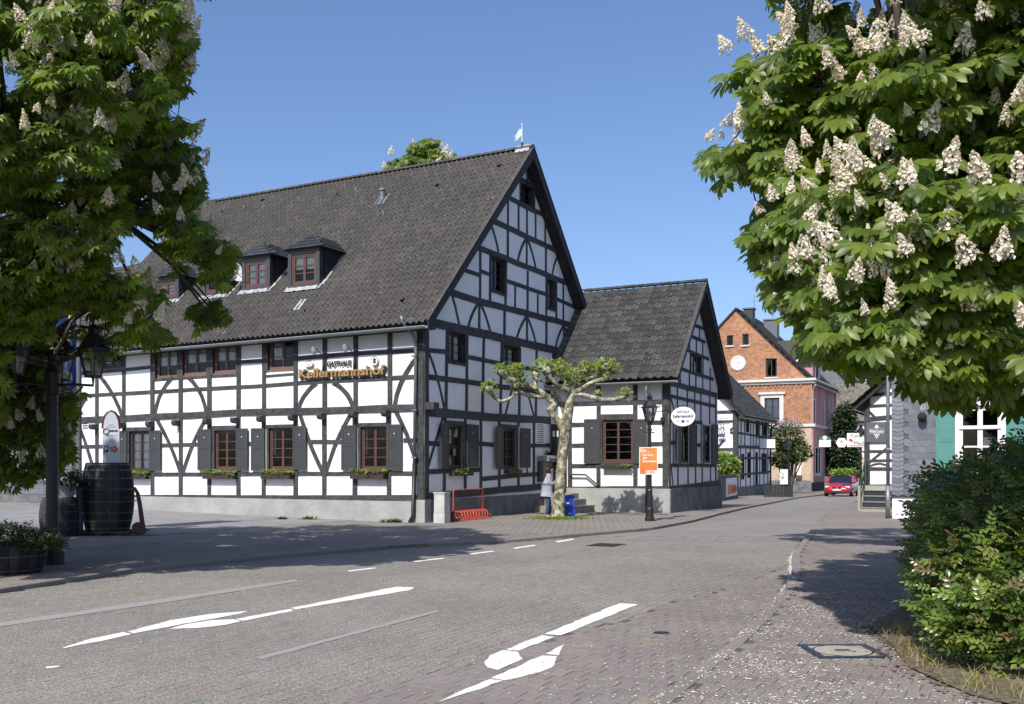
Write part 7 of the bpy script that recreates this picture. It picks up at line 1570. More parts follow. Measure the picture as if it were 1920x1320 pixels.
for i,(px0,py0,px1,py1) in enumerate(((610,672,587,657),(667,668,646,652))):
    a = L0.uz(px0,py0); e = empty('spotlight', L0.p(a[0],a[1],0.05), ['small spotlight on a thin arm above the left half of the gold lettering','small spotlight on a thin arm above the word between the emblems'][i], 'spotlight', 'spotlights over the inn sign')
    b = L0.uz(px1,py1,0.55); L0.box(MB(),a[0]-0.02,a[0]+0.02,a[1]-0.9 if i == 0 else a[1]-0.5,a[1]+0.05,0.03,0.045).build('cable_cover', M['iron'], e)
    MB().tube([L0.p(a[0],a[1],0.03), L0.p(b[0]+0.08,b[1]+0.06,0.5)], 0.014, 6).build('arm', M['iron'], e)
    q = L0.p(b[0],b[1],0.52); MB().tube([q+Vector((0,0,0.08))+Vector(L0.N)*0.06, q, q-Vector((0,0,0.08))-Vector(L0.N)*0.06], [0.04,0.075,0.085], 10).build('lamp_head', M['zinc_lt'], e)
# satellite dish
fD = dd_[1][0]; u, z = fD.uz(444,512); dp_ = fD.p(u,z,0.1); e = empty('satellite_dish', dp_, 'white satellite dish on an arm beside the net-curtained dormer', 'satellite dish')
ax = Vector((0.75,-0.6,0.25)).normalized(); X = ax.cross(Vector((0,0,1))).normalized(); Yv = X.cross(ax); vs = []; 
for j in range(5):
    r_ = 0.36*j/4
    for k in range(16): an = 2*math.pi*k/16; vs.append(dp_+X*(r_*0.9*math.cos(an))+Yv*(r_*math.sin(an))+ax*(0.1*(r_/0.36)**2))
MB().add(vs,[(j*16+k,j*16+(k+1)%16,(j+1)*16+(k+1)%16,(j+1)*16+k) for j in range(4) for k in range(16)]).build('reflector', M['white_face'], e, smooth=True)
MB().tube([dp_-Yv*0.35, dp_-Yv*0.25+ax*0.45], 0.012, 5).build('feed_arm', M['zinc_lt'], e); MB().tube([dp_, fD.p(dd_[1][2],z-0.05,-0.1)], 0.02, 6).build('wall_arm', M['zinc_lt'], e)
# weather vane
lo, hi = 0.0, 3.0
for _ in range(30):
    m_ = (lo+hi)/2; q = RP3(s0, m_); 
    if CX+F*q.x/q.y > 979: lo = m_
    else: hi = m_
q = RP3(s0, lo, 0.1); zt = CH+(HY-232)*q.y/F; e = empty('weather_vane', q, 'pale green copper pennant vane on the ridge near the gable peak', 'weather vane')
M['copper'] = mat('verdigris_copper',(0.42,0.52,0.47),(0.5,0.6,0.56),scale=8,rough=0.6)
MB().tube([q, q+Vector((0,0,0.18))],0.035,8).build('socket', M['iron'], e); MB().tube([q+Vector((0,0,0.18)), Vector((q.x,q.y,zt-0.05))],0.026,8).build('spindle', M['copper'], e)
MB().lathe(Vector((q.x,q.y,zt-0.06)),[(0.01,-0.05),(0.045,0),(0.04,0.05),(0.0,0.07)],10,cap=False).build('ball', M['copper'], e)
zf = CH+(HY-242)*q.y/F; X = Vector((-0.92,0.35,0)); P = [Vector((q.x,q.y,zf))+X*x+Vector((0,0,zz)) for x,zz in ((0.02,0),(0.1,0.02),(0.31,-0.27),(0.22,-0.25),(0.30,-0.38),(0.18,-0.36),(0.02,-0.22))]
MB().add(P+[p+Vector((0.01,0.012,0)) for p in P],[tuple(range(7)),tuple(range(13,6,-1))]).build('pennant', M['copper'], e)
MB().hexa([RP3(s0-0.22,lo+0.2,0.09),RP3(s0-0.22,lo-0.35,0.09),RP3(s0,lo-0.35,0.14),RP3(s0,lo+0.2,0.14),RP3(s0-0.22,lo+0.2,0.11),RP3(s0-0.22,lo-0.35,0.11),RP3(s0,lo-0.35,0.17),RP3(s0,lo+0.2,0.17)]).build('flashing', M['lead'], e)
# menu case by the entrance, with its plant
r = rpx(G0,1012,1036,866,903); u0,u1,z0,z1 = r; e = empty('menu_case', G0.p(u0,z0,0.1), 'grey menu case with a white header sign beside the inn door', 'menu case')
M['case'] = mat('beige_grey_case',(0.20,0.19,0.16),(0.25,0.24,0.2),scale=4,rough=0.5)
G0.box(MB(),u0-0.25,u1,z0,z1,0.02,0.14).build('case_body', M['shutter'], e); G0.box(MB(),u0,u1-0.05,z0+0.08,z1-0.02,0.14,0.15).build('case_glass', M['case'], e)
zs_ = G0.uz(1020,854)[1]; G0.box(MB(),u0,u1+0.02,z1+0.02,zs_,0.04,0.30).build('header_sign', M['white_face'], e); G0.box(MB(),u0-0.28,u0-0.005,z1+0.02,zs_-0.02,0.04,0.29).build('header_end', M['ink_grey'], e)
text('Sternwald', G0, (u0+u1)/2, (z1+zs_)/2-0.03, 0.303, 0.16, M['ink'], e, width=(u1-u0)*0.7, bold=0.004)
G0.box(MB(),(u0+u1)/2,(u0+u1)/2+0.35,z0-0.22,z0+0.4,0.15,0.165).build('notice', M['white_face'], e)
c = G0.p((u0+u1)/2-0.05,zs_,0.15); g_ = np.random.RandomState(1); n=26; a_=g_.uniform(0,6.28,n); Pn = np.repeat(np.array(c)[None],n,0)
f_ = np.column_stack([np.cos(a_)*0.8,np.sin(a_)*0.8,g_.uniform(0.3,1.4,n)]); o = inst('potted_plant', leaflet([(0,0.06),(0.4,0.1),(1,0.01)],1,0.5,0.3), orient(f_,np.tile([0,0,1.0],(n,1))+0.01)*0.32, Pn, M['dark_leaf'], None, tuple(c)); tag(o,'small dark spiky plant on top of the menu case','plant')

# ================================================================== STREET LAMPS
M['lamp_glass'] = glass_mat('lamp_glass', (0.75,0.78,0.76), 0.10); M['lamp_white'] = mat('opal_burner',(0.6,0.6,0.56),rough=0.5)
def lantern(parent, c, s=1.0, n=6):
    """c = bottom centre of the glass body"""
    c = Vector(c); r0, r1, h = 0.125*s, 0.225*s, 0.40*s
    L = MB().lathe(c,[(r0*0.9,-0.03*s),(r0*1.08,-0.03*s),(r0*1.08,0.0),(r0*0.9,0.0)],n,cap=False).build('lantern_base', M['iron'], parent)
    for k in range(n):
        a0, a1 = 2*math.pi*k/n, 2*math.pi*(k+1)/n; p = lambda a,r,z: c+Vector((r*math.cos(a),r*math.sin(a),z))
        MB().tube([p(a0,r0,0),p(a0,r1,h)],0.011*s,5).build('lantern_bar', M['iron'], L); MB().add([p(a0,r0*0.98,0),p(a1,r0*0.98,0),p(a1,r1*0.98,h),p(a0,r1*0.98,h)],[(0,1,2,3)]).build('lantern_pane', M['lamp_glass'], L)
        MB().tube([p(a0,r1*1.12,h),p(a0,r1*1.32,h+0.0),p(a0,r1*1.36,h+0.06*s)],0.009*s,4).build('roof_horn', M['iron'], L)
    MB().lathe(c,[(r1*1.15,h-0.012*s),(r1*1.15,h+0.012*s),(r1*0.93,h+0.05*s),(r1*0.55,h+0.19*s),(r1*0.34,h+0.23*s),(r1*0.34,h+0.30*s),(r1*0.5,h+0.31*s),(r1*0.22,h+0.37*s),(0.015*s,h+0.39*s),(0.022*s,h+0.42*s),(0.004,h+0.47*s)],n,cap=False).build('lantern_roof', M['iron'], L)
    MB().lathe(c,[(0.02*s,0.0),(0.03*s,0.10*s),(0.05*s,0.14*s),(0.055*s,0.22*s),(0.03*s,0.27*s),(0.0,0.28*s)],10,cap=False).build('burner', M['lamp_white'], L, smooth=True)
    return L
def street_lamp(c, label, group='cast iron street lamps', H=3.92):
    c = Vector(c); e = empty('street_lamp', c, label, 'street lamp', group); zb = H-0.87
    MB().lathe(c,[(0.15,0),(0.15,0.10),(0.125,0.13),(0.12,0.33),(0.135,0.36),(0.095,0.42),(0.085,0.9),(0.095,0.93),(0.075,0.97)],16).build('foot', M['iron'], e, smooth=False)
    MB().lathe(c,[(0.07,0.96),(0.062,1.9),(0.085,1.93),(0.085,1.97),(0.055,2.0),(0.05,zb-0.32),(0.075,zb-0.30),(0.075,zb-0.26),(0.05,zb-0.24),(0.045,zb-0.02)],14).build('pole', M['iron'], e, smooth=False)
    MB().tube([c+Vector((-0.15,0,zb-0.36)),c+Vector((0.15,0,zb-0.36))],0.018,6).build('ladder_bar', M['iron'], e)
    for k in range(4): a = math.pi/4+k*math.pi/2; d = Vector((math.cos(a),math.sin(a),0)); MB().tube([c+d*0.03+Vector((0,0,zb-0.14)), c+d*0.10+Vector((0,0,zb-0.10)), c+d*0.115+Vector((0,0,zb))],0.010,5).build('bracket', M['iron'], e)
    lantern(e, c+Vector((0,0,zb+0.0))); return e
cl = at(1218,977); lampA = street_lamp(cl, 'black cast iron street lamp with an orange poster before the wing')
def copy_tree(o, parent=None, off=Vector((0,0,0))):
    c = o.copy(); COL.objects.link(c); c.parent = parent
    if parent is None: c.location = o.location+off
    for ch in o.children: copy_tree(ch, c)
    return c
for (px,py,lab) in ((1614,943,'black cast iron street lamp on the right kerb beside the trattoria sign'),(1478,930,'far black street lamp standing before the brick house and lilac')):
    q = at(px,py); o = copy_tree(lampA, None, q-cl); o['label'] = lab
# poster on the first lamp
fP = Fr(Vector((cl.x,cl.y-0.10,0)), (0.03,-1)); r = rpx(fP,1198.5,1233,838.5,890); u0,u1,z0,z1 = r
e = empty('election_poster', fP.p((u0+u1)/2,z0,0.05), 'orange election poster tied to the lamp post in front of the wing', 'poster')
M['orange'] = mat('orange_print',(0.62,0.16,0.035),(0.68,0.30,0.06),scale=1.2,rough=0.4,lo=0.42,hi=0.58)
fP.box(MB(),u0,u1,z0,z1,0.0,0.015).build('board', M['white_face'], e); fP.box(MB(),u0+0.02,u1-0.02,z0+0.02,z1-0.02,0.015,0.018).build('print', M['orange'], e)
Hh = z1-z0; Ww = u1-u0
for s_, zz, sz, w_, uu in (('Für....',0.87,0.17,0.52,0.33),('eine Stadt',0.72,0.1,0.58,0.46),('aller',0.61,0.1,0.26,0.31),('Generationen!',0.49,0.1,0.76,0.56)):
    text(s_, fP, u0+Ww*uu, z0+Hh*zz, 0.019, sz, M['white_ink'], e, ext=0.001, bold=0.0015, width=Ww*w_)
fP.box(MB(),u0+Ww*0.32,u1-0.02,z0+0.03,z0+0.13,0.019,0.021).build('party_strip', M['white_face'], e); text('X', fP, u0+Ww*0.38, z0+0.08, 0.022, 0.1, M['red_ink'], e, ext=0.001, bold=0.004); text('CDU', fP, u0+Ww*0.68, z0+0.08, 0.022, 0.085, M['red_ink'], e, ext=0.001, bold=0.003)
# three-armed lamp at the left
cb = at(98,1058); e = empty('street_lamp', cb, 'large branching black street lamp with several lanterns half hidden by chestnut leaves', 'street lamp')
M['steel_dk'] = mat('dark_painted_steel',(0.02,0.02,0.024),rough=0.5)
MB().lathe(cb,[(0.20,0),(0.20,0.22),(0.17,0.26),(0.17,0.42),(0.13,0.5),(0.11,0.55)],12).build('foot', M['iron'], e)
MB().lathe(cb,[(0.105,0.5),(0.09,2.9),(0.13,2.93),(0.13,3.28),(0.10,3.32),(0.03,3.42),(0.05,3.47),(0.0,3.52)],14).build('pole', M['steel_dk'], e)
for k,(dx,dy) in enumerate(((0.72,-0.05),(-0.42,-0.45),(-0.12,0.62))):
    t_ = cb+Vector((dx,dy,0)); z_ = 3.06; MB().tube([cb+Vector((0,0,z_)), cb+Vector((dx*0.5,dy*0.5,z_+0.02)), t_+Vector((0,0,z_)), t_+Vector((0,0,z_+0.14))],0.026,6).build('arm', M['iron'], e)
    MB().tube([cb+Vector((dx*0.15,dy*0.15,z_-0.32)), cb+Vector((dx*0.45,dy*0.45,z_-0.22)), cb+Vector((dx*0.75,dy*0.75,z_-0.02))],0.016,5).build('scroll', M['iron'], e); lantern(e, t_+Vector((0,0,z_+0.17)), 1.12, 6)
# flag pole and flag
cf = at(148,1003); e = empty('flagpole', cf, 'slim grey flagpole beside the big wine barrel', 'flagpole'); MB().lathe(cf,[(0.10,0),(0.10,0.45),(0.07,0.5),(0.065,3),(0.05,8.2),(0.0,8.3)],12).build('pole', mat('grey_aluminium_pole',(0.11,0.11,0.125),rough=0.5), e, smooth=True)
M['flag_blue'] = mat('blue_flag_cloth',(0.02,0.10,0.42),(0.03,0.13,0.5),scale=4,rough=0.8); M['flag_yellow'] = mat('yellow_flag_cloth',(0.75,0.52,0.03),rough=0.8)
fl = empty('flag', cf+Vector((-0.1,0,3.2)), 'blue and yellow town banner hanging from the flagpole among the leaves', 'flag'); NX, NZ = 18, 30
for nm, mt_, cond in (('blue_field','flag_blue',lambda i,j: not ((j > 12 and (i+j//3) % 7 < 3) or (8 < j <= 12 and i in (11,12)))),('yellow_charge','flag_yellow',lambda i,j: (j > 12 and (i+j//3) % 7 < 3) or (8 < j <= 12 and i in (11,12)))):
    vs = []; fs = []
    for j in range(NZ+1):
        for i in range(NX+1):
            x = -i/NX*(1.05-0.25*j/NZ); vs.append(cf+Vector((x-0.05, 0.13*math.sin(i*1.1+j*0.12)+0.05*math.sin(j*0.6), 3.25+3.1*j/NZ-0.25*(i/NX)*(1-j/NZ))))
    for j in range(NZ):
        for i in range(NX):
            if cond(i,j): k = j*(NX+1)+i; fs.append((k,k+1,k+NX+2,k+NX+1))
    MB().add(vs,fs).build(nm, M[mt_], fl)
# ================================================================== BARRELS
M['stave'] = piece_mat('dark_weathered_oak',[(0,(0.018,0.017,0.017)),(0.6,(0.032,0.031,0.031)),(1,(0.06,0.058,0.058))],nscale=5,bump=0.004,bscale=25)
M['hoop'] = mat('dull_iron_hoop',(0.10,0.10,0.105),(0.06,0.058,0.06),scale=9,rough=0.6,metal=0.3)
def barrel(c, H, rm, re, label, group=None, nst=26, hoops=(0.03,0.14,0.26,0.42,0.6,0.76,0.88,0.96), cut=1.0, matn='stave'):
    c = Vector(c); e = empty('barrel', c, label, 'barrel', group); rad = lambda t: re+(rm-re)*(1-(2*t-1)**2)
    for k in range(nst):
        a0 = 2*math.pi*k/nst+0.006; a1 = 2*math.pi*(k+1)/nst-0.006; vs = []; m = 9
        for j in range(m):
            t = cut*j/(m-1); 
            for rr, a in ((rad(t),a0),(rad(t)+0.004,(a0+a1)/2),(rad(t),a1),(rad(t)-0.03,a1),(rad(t)-0.03,a0)): vs.append(c+Vector((rr*math.cos(a),rr*math.sin(a),H*t)))
        fs = [(j*5+q,j*5+(q+1)%5,(j+1)*5+(q+1)%5,(j+1)*5+q) for j in range(m-1) for q in range(5)]+[tuple(range(5))[::-1],tuple((m-1)*5+q for q in range(5))]
        MB().add(vs,fs).build('stave', M[matn], e)
    for t in hoops:
        if t > cut: continue
        t2 = t+0.022; MB().lathe(c,[(rad(t)+0.002,H*t),(rad(t)+0.009,H*t),(rad(t2)+0.009,H*t2),(rad(t2)+0.002,H*t2)],32,cap=False).build('hoop', M['hoop'], e)
    MB().lathe(c,[(rad(cut)-0.02,H*cut-0.06),(0,H*cut-0.06)],24,cap=False).build('head', M[matn], e)
    return e
c = at(202,1000); c.z = 0.08
barrel(c, 1.68, 0.62, 0.50, 'huge dark upright wine barrel with iron hoops carrying the hotel sign')
sl = empty('barrel_sled', at(202,1000), 'low timber pallet under the huge wine barrel', 'pallet')
for dx in (-0.55,0.0,0.55): MB().box((c.x+dx-0.07,c.y-0.6,0),(c.x+dx+0.07,c.y+0.6,0.05)).build('bearer', M['timber'], sl)
for dy in (-0.55,-0.2,0.2,0.55): MB().box((c.x-0.8,c.y+dy-0.1,0.05),(c.x+0.8,c.y+dy+0.1,0.078)).build('board', M['timber'], sl)
# sign board on top of the barrel
fB = Fr(Vector((c.x,c.y-0.1,0)), (0.22,-1)); a = fB.uz(193,868); b = fB.uz(224,868); zt_ = fB.uz(210,771)[1]; zs_ = fB.uz(210,800)[1]; zb_ = 1.76
e = empty('hotel_sign', fB.p((a[0]+b[0])/2,zb_,0), 'white round-topped sign board with red arrow on the barrel', 'sign'); uL_, uR_ = a[0], b[0]; um_ = (uL_+uR_)/2; hw_ = (uR_-uL_)/2
out = [(uL_,zb_),(uR_,zb_),(uR_,zs_)]+[(um_+hw_*math.cos(t*math.pi/8), zs_+(zt_-zs_)*math.sin(t*math.pi/8)) for t in range(1,8)]+[(uL_,zs_)]
m = len(out); A = [fB.p(u,z,0.03) for u,z in out]; B = [fB.p(u,z,-0.03) for u,z in out]
MB().add(A+B,[tuple(range(m)),tuple(range(2*m-1,m-1,-1))]+[((k+1)%m,k,m+k,m+(k+1)%m) for k in range(m)]).build('board', mat('pale_grey_sign',(0.55,0.58,0.64),rough=0.5), e)
M['maroon'] = mat('maroon_paint',(0.10,0.02,0.025),rough=0.5)
MB().tube([fB.p(u,z,0.0) for u,z in [(uR_,zs_-0.05)]+out[2:]+[(uL_,zs_-0.05)]],0.04,6).build('board_edge', M['maroon'], e)
H_ = zt_-zb_; text('Q', fB, um_-hw_*0.62, zb_+H_*0.60, 0.034, 0.22, M['ink'], e, shear=0.1); text('uantiusklause GmbH', fB, um_+hw_*0.27, zb_+H_*0.62, 0.034, 0.075, M['ink'], e, width=hw_*1.05)
for zz, w_ in ((0.73,0.35),(0.69,0.6),(0.52,0.75)): fB.box(MB(),um_-hw_*w_+hw_*0.1,um_+hw_*w_,zb_+H_*zz,zb_+H_*zz+0.008,0.03,0.034).build('sign_line', M['ink'], e)
fB.box(MB(),uL_+0.03,uL_+0.13,zb_+H_*0.2,zb_+H_*0.33,0.03,0.035).build('parking_panel', mat('parking_blue',(0.02,0.07,0.30),rough=0.5), e); text('P', fB, uL_+0.08, zb_+H_*0.265, 0.036, 0.13, M['white_ink'], e, bold=0.004)
zA = zb_+H_*0.26; P = [(uL_+0.16,zA-0.045),(uR_-0.13,zA-0.05),(uR_-0.13,zA-0.10),(uR_-0.02,zA),(uR_-0.13,zA+0.10),(uR_-0.13,zA+0.045),(uL_+0.16,zA+0.05)]
MB().add([fB.p(u,z,0.035) for u,z in P]+[fB.p(u,z,0.03) for u,z in P],[tuple(range(7))]+[(k,k+7,(k+1)%7+7,(k+1)%7) for k in range(7)]).build('arrow', M['red_ink'], e); text('im Hof', fB, uL_+0.235, zA, 0.037, 0.08, M['white_ink'], e, bold=0.001, width=0.125)
c2 = at(111,1005); barrel(c2, 0.93, 0.44, 0.36, 'smaller dark barrel behind the lamp post with a planted pot on it', nst=20, hoops=(0.04,0.2,0.38,0.62,0.8,0.94))
pe = empty('flower_pot', c2+Vector((0.1,0,0.9)), 'pale round pot full of dark plants on the smaller barrel', 'plant pot'); MB().lathe(c2+Vector((0.12,0,0.90)),[(0.20,0),(0.27,0.25),(0.30,0.30),(0.27,0.30),(0.2,0.05)],18,cap=False).build('pot', M['zinc_lt'], pe)
q = c2+Vector((0.15,0,1.35)); g_ = np.random.RandomState(5); n=420; d=g_.normal(size=(n,3)); d/=np.linalg.norm(d,axis=1,keepdims=True); P=np.array(q)+d*np.array([0.48,0.42,0.26])*g_.uniform(0.4,1,(n,1)); o=inst('plants',LEAF1,leaf_cloud(P,0.13,6,(-0.6,0.8),d),P,M['dark_leaf'],pe,q,g_.rand(n)); o['kind']='stuff'
c3 = at(12,1074); barrel(c3, 0.92, 0.60, 0.50, 'half-barrel planter spilling over with juniper at the left edge', nst=24, hoops=(0.06,0.3), cut=0.5)
shrub('juniper', 'low spreading juniper growing out of the half-barrel planter', c3+Vector((0,0,0.35)), [((c3.x,c3.y,0.55),(0.75,0.62,0.24),1),((c3.x+0.55,c3.y-0.1,0.42),(0.42,0.4,0.22),.4)], 3800, 0.10, 'juniper', 51, leaflet([(0,0.03),(0.5,0.12),(1,0.0)],1,0.25,0.2), cat='shrub', stems=False, droop=(-0.1,0.8))
# old cart handle leaning by the barrel
c4 = at(268,1002); e = empty('hand_cart', c4, 'old wooden cart shaft with an iron wheel chained beside the big barrel', 'hand cart')
M['oldred'] = mat('faded_red_brown_wood',(0.09,0.04,0.035),(0.13,0.06,0.05),scale=6,rough=0.8)
fC = Fr(c4,(0,-1)); pts=[fC.uz(x,y) for x,y in ((270,1000),(266,975),(262,945),(258,925),(252,914))]; MB().tube([fC.p(u,z,0.0) for u,z in pts],[0.06,0.06,0.055,0.05,0.035],8).build('shaft', M['oldred'], e)
MB().tube([fC.p(pts[0][0]-0.14,0.16,-0.06),fC.p(pts[0][0]-0.14,0.16,0.04)],0.15,18).build('wheel', M['iron'], e)
for k in (0.95,0.85): MB().tube([fC.p(pts[2][0],k,0),fC.p(pts[2][0]-0.25,k-0.05,0),fC.p(pts[2][0]-0.45,k-0.04,0)],0.01,4).build('chain', M['hoop'], e)
# ================================================================== SMALL STREET FURNITURE
r = rpx(G0,811,838,925,980); cc = at(824.5,981); e = empty('utility_cabinet', cc, 'grey concrete utility cabinet standing at the inn corner', 'utility cabinet')
M['cab'] = mat('stained_concrete_cabinet',(0.50,0.50,0.49),(0.40,0.40,0.39),scale=3,rough=0.9,bump=0.004)
fK = Fr(cc, NL); fK.box(MB(),-0.21,0.16,0,0.30,-0.34,0).build('cabinet_base', M['cab'], e); fK.box(MB(),-0.20,0.15,0.305,0.86,-0.33,-0.01).build('cabinet_body', M['cab'], e); fK.box(MB(),-0.22,0.17,0.865,0.90,-0.35,0.01).build('cabinet_lid', M['cab'], e)
# spiral bicycle rack
M['redpaint'] = mat('orange_red_powder_coat',(0.60,0.085,0.055),(0.52,0.08,0.055),scale=4,rough=0.4)
a = at(850,978); a.x += 0.0; e = empty('bicycle_rack', a, 'red spiral bicycle rack with a tall hoop before the gable', 'bicycle rack'); d = gdir; X = Vector((*NG,0)); q0 = a+d*0.0; L_ = 1.85; hr_ = []
q0 = Vector((a.x,a.y,0)); T_ = 11
MB().tube([q0+Vector((0,0,0)), q0+Vector((0,0,0.92)), q0+d*0.03+Vector((0,0,0.95)), q0+d*(L_-0.03)+Vector((0,0,0.95)), q0+d*L_+Vector((0,0,0.92)), q0+d*L_],0.019,8).build('hoop_frame', M['redpaint'], e)
pts = []
for k in range(T_*12+1): t = k/(T_*12); an = 2*math.pi*k/12; pts.append(q0+d*(0.02+t*(L_+0.15))+X*(0.20*math.cos(an)+0.0)+Vector((0,0,0.17+0.14*math.sin(an))))
MB().tube(pts,0.015,6).build('spiral', M['redpaint'], e); MB().tube([q0+X*0.2,q0+d*(L_+0.1)+X*0.2],0.015,6).build('ground_bar', M['redpaint'], e)
MB().box((q0.x-0.15,q0.y-0.05,0),(q0.x+0.02,q0.y+0.25,0.3)).build('anchor_block', M['maroon'], e)
# blue crates
M['crate'] = mat('blue_plastic',(0.015,0.06,0.42),rough=0.35)
def crate(c, z, label, w=0.46, h=0.34):
    e = empty('crate', Vector((c.x,c.y,z)), label, 'crate'); f = Fr(c,(0.25,-1)); s = -0.03
    vs = [f.p(x*(w/2+(s if zz == 0 else 0)), z+zz, dd*(0.17+(s if zz == 0 else 0))) for zz in (0,h) for x,dd in ((-1,1),(1,1),(1,-1),(-1,-1))]
    MB().hexa(vs).build('tub', M['crate'], e); f.box(MB(),-w/2-0.02,w/2+0.02,z+h-0.035,z+h+0.008,-0.19,0.19).build('rim', M['crate'], e); f.box(MB(),-0.02,0.07,z+0.12,z+0.15,0.165,0.172).build('label', M['white_face'], e)
    f.box(MB(),-w/2+0.03,w/2-0.03,z+h+0.008,z+h+0.03,-0.16,0.16).build('contents', M['shutter'], e)
q = at(1064,970); crate(q, 0, 'blue plastic crate on the ground against the pollarded tree', 0.5, 0.36)
q = Vector((L2.p(-tmax+0.55,0,1.0).x, L2.p(-tmax+0.55,0,1.0).y, 0)); crate(Vector(((1061-CX)/F*35.2,35.2,0)), 0.24, 'blue plastic crate on the lower step behind the tree trunk', 0.5, 0.38)
# oval hanging sign
zc = L2.uz(1281,781)[1]; e = empty('hanging_sign', L2.p(0.55,zc,0.15), 'oval white hanging sign reading GASTHAUS Kellermannshof at the wing corner', 'sign')
fO = Fr(L2.p(0,0,0.18), NL); uo, zo = fO.uz(1281,781); RX = 21.5/F*35.5/0.93; RY = 18/F*35.5
disc(fO,uo,zo,RY,-0.03,0.03,40,RX/RY).build('sign_face', M['white_face'], e)
text('GASTHAUS', fO, uo, zo+RY*0.48, 0.031, 0.115, M['ink'], e, ext=0.003, bold=0.003, width=RX*1.05); text('Kellermannshof', fO, uo, zo+RY*0.02, 0.031, 0.15, M['ink'], e, ext=0.003, bold=0.005, width=RX*1.72)
fO.box(MB(),uo-RX*0.55,uo+RX*0.55,zo+RY*0.27,zo+RY*0.285,0.031,0.034).build('sign_line', M['ink'], e)
disc(fO,uo+0.0,zo-RY*0.5,0.06,0.031,0.035,16).build('blue_dot', M['blue_ink'], e); disc(fO,uo-0.17,zo-RY*0.48,0.03,0.031,0.035,8).build('emblem_dot', M['ink_grey'], e); disc(fO,uo+0.17,zo-RY*0.48,0.03,0.031,0.035,8,2.0).build('emblem_dot', M['ink_grey'], e)
zt_ = fO.uz(1281,760)[1]; MB().tube([fO.p(-0.05,zt_,0.0),fO.p(uo+0.1,zt_,0)],0.016,6).build('bracket_arm', M['iron'], e); MB().tube([fO.p(-0.6,zt_-0.0,0.0),fO.p(0,zt_,0)],0.012,5).build('bracket_tail', M['iron'], e); MB().tube([fO.p(0.02,zt_-0.02,0),fO.p(-0.28,zt_-0.55,-0.1)],0.012,5).build('stay', M['iron'], e)
MB().tube([fO.p(uo,zt_,0),fO.p(uo,zo+RY,0)],0.012,5).build('hanger', M['iron'], e); MB().tube([fO.p(-0.62+0.05*math.cos(k),zt_+0.03+0.05*math.sin(k),0) for k in np.linspace(0,6,9)],0.012,5).build('scroll', M['iron'], e)
u_,z_ = L2.uz(1244,787); tag(L2.box(MB(),u_-0.06,u_+0.06,z_-0.09,z_+0.08,0.03,0.16).build('alarm_box', M['iron']), 'small black box fixed on the wing corner post under the oval sign', 'box')
# trattoria sign, hexagon sign and yellow board
ql = at(1614,943); fT = Fr(Vector((ql.x,ql.y-0.12,0)), (-0.15,-1)); r = rpx(fT,1588,1632,812,838); u0,u1,z0,z1 = r
e = empty('trattoria_sign', fT.p(u0,z0,0), 'white trattoria sign with red script hung from the right street lamp', 'sign'); fT.box(MB(),u0,u1,z0,z1,-0.03,0.03).build('panel', M['white_face'], e)
text('Trattoria', fT, (u0+u1)/2+0.02, z0+(z1-z0)*0.78, 0.032, 0.18, M['ink'], e, width=(u1-u0)*0.82, shear=0.2); text('Medici', fT, (u0+u1)/2+0.1, z0+(z1-z0)*0.26, 0.032, 0.26, M['ink'], e, width=(u1-u0)*0.62, shear=0.1)
disc(fT,u0+0.16,z0+(z1-z0)*0.5,0.07,0.03,0.036,8).build('flower_red', M['red_ink'], e); disc(fT,u0+0.24,z0+(z1-z0)*0.42,0.06,0.03,0.035,8).build('flower_orange', M['orange'], e); fT.box(MB(),u0+0.12,u1,z0+0.04,z0+0.07,0.03,0.035).build('red_line', M['red_ink'], e)
MB().tube([fT.p(u0,z1+0.12,0),fT.p(u1,z1+0.12,0)],0.025,6).build('sign_arm', M['iron'], e)
for k in (0.1,0.5,0.9): MB().tube([fT.p(u0+(u1-u0)*k,z1,0),fT.p(u0+(u1-u0)*k,z1+0.12,0)],0.015,5).build('hanger', M['iron'], e)
MB().hexa([fT.p(a_,b_,c_) for a_,b_,c_ in ((u1-0.3,z0+0.02,0.034),(u1+0.18,z0+0.09,0.034),(u1+0.18,z0+0.09,0.03),(u1-0.3,z0+0.02,0.03),(u1-0.12,z0+0.2,0.034),(u1+0.22,z0+0.14,0.034),(u1+0.22,z0+0.14,0.03),(u1-0.12,z0+0.2,0.03))]).build('red_arrow', M['red_ink'], e)
qx = Pz(1578,830,66); fX = Fr(qx,(-0.3,-1)); zz = qx.z; e = empty('hexagon_sign', qx, 'white hexagonal sign hanging before the dark evergreen', 'sign'); rX = 10.5/F*66
P = [(rX*math.cos(k*math.pi/3), zz+rX*0.95*math.sin(k*math.pi/3)) for k in range(6)]; MB().add([fX.p(u,z,0.04) for u,z in P]+[fX.p(u,z,-0.04) for u,z in P],[tuple(range(6)),tuple(range(11,5,-1))]+[((k+1)%6,k,6+k,6+(k+1)%6) for k in range(6)]).build('panel', M['white_face'], e)
MB().tube([fX.p(-0.3,zz+rX*1.0,0),fX.p(-0.3,zz+rX*1.35,0)],0.02,5).build('hanger', M['iron'], e); MB().tube([fX.p(-0.55,zz+rX*1.38,0),fX.p(0.35,zz+rX*1.38,0)],0.03,5).build('sign_arm', M['iron'], e); M['pink_ink'] = mat('pink_print',(0.6,0.35,0.35)); disc(fX,0.0,zz+0.08,0.10,0.04,0.045,12,1.3).build('emblem', M['pink_ink'], e); fX.box(MB(),-0.18,0.18,zz-0.10,zz-0.07,0.04,0.045).build('emblem_line', M['pink_ink'], e)
fY = Fr(ql+Vector((0.25,0.1,0)), (-0.15,-1)); r = rpx(fY,1617.5,1622.5,845,906); e = empty('yellow_board', fY.p(r[0],r[2],0), 'narrow yellow and white vertical board behind the right street lamp', 'sign')
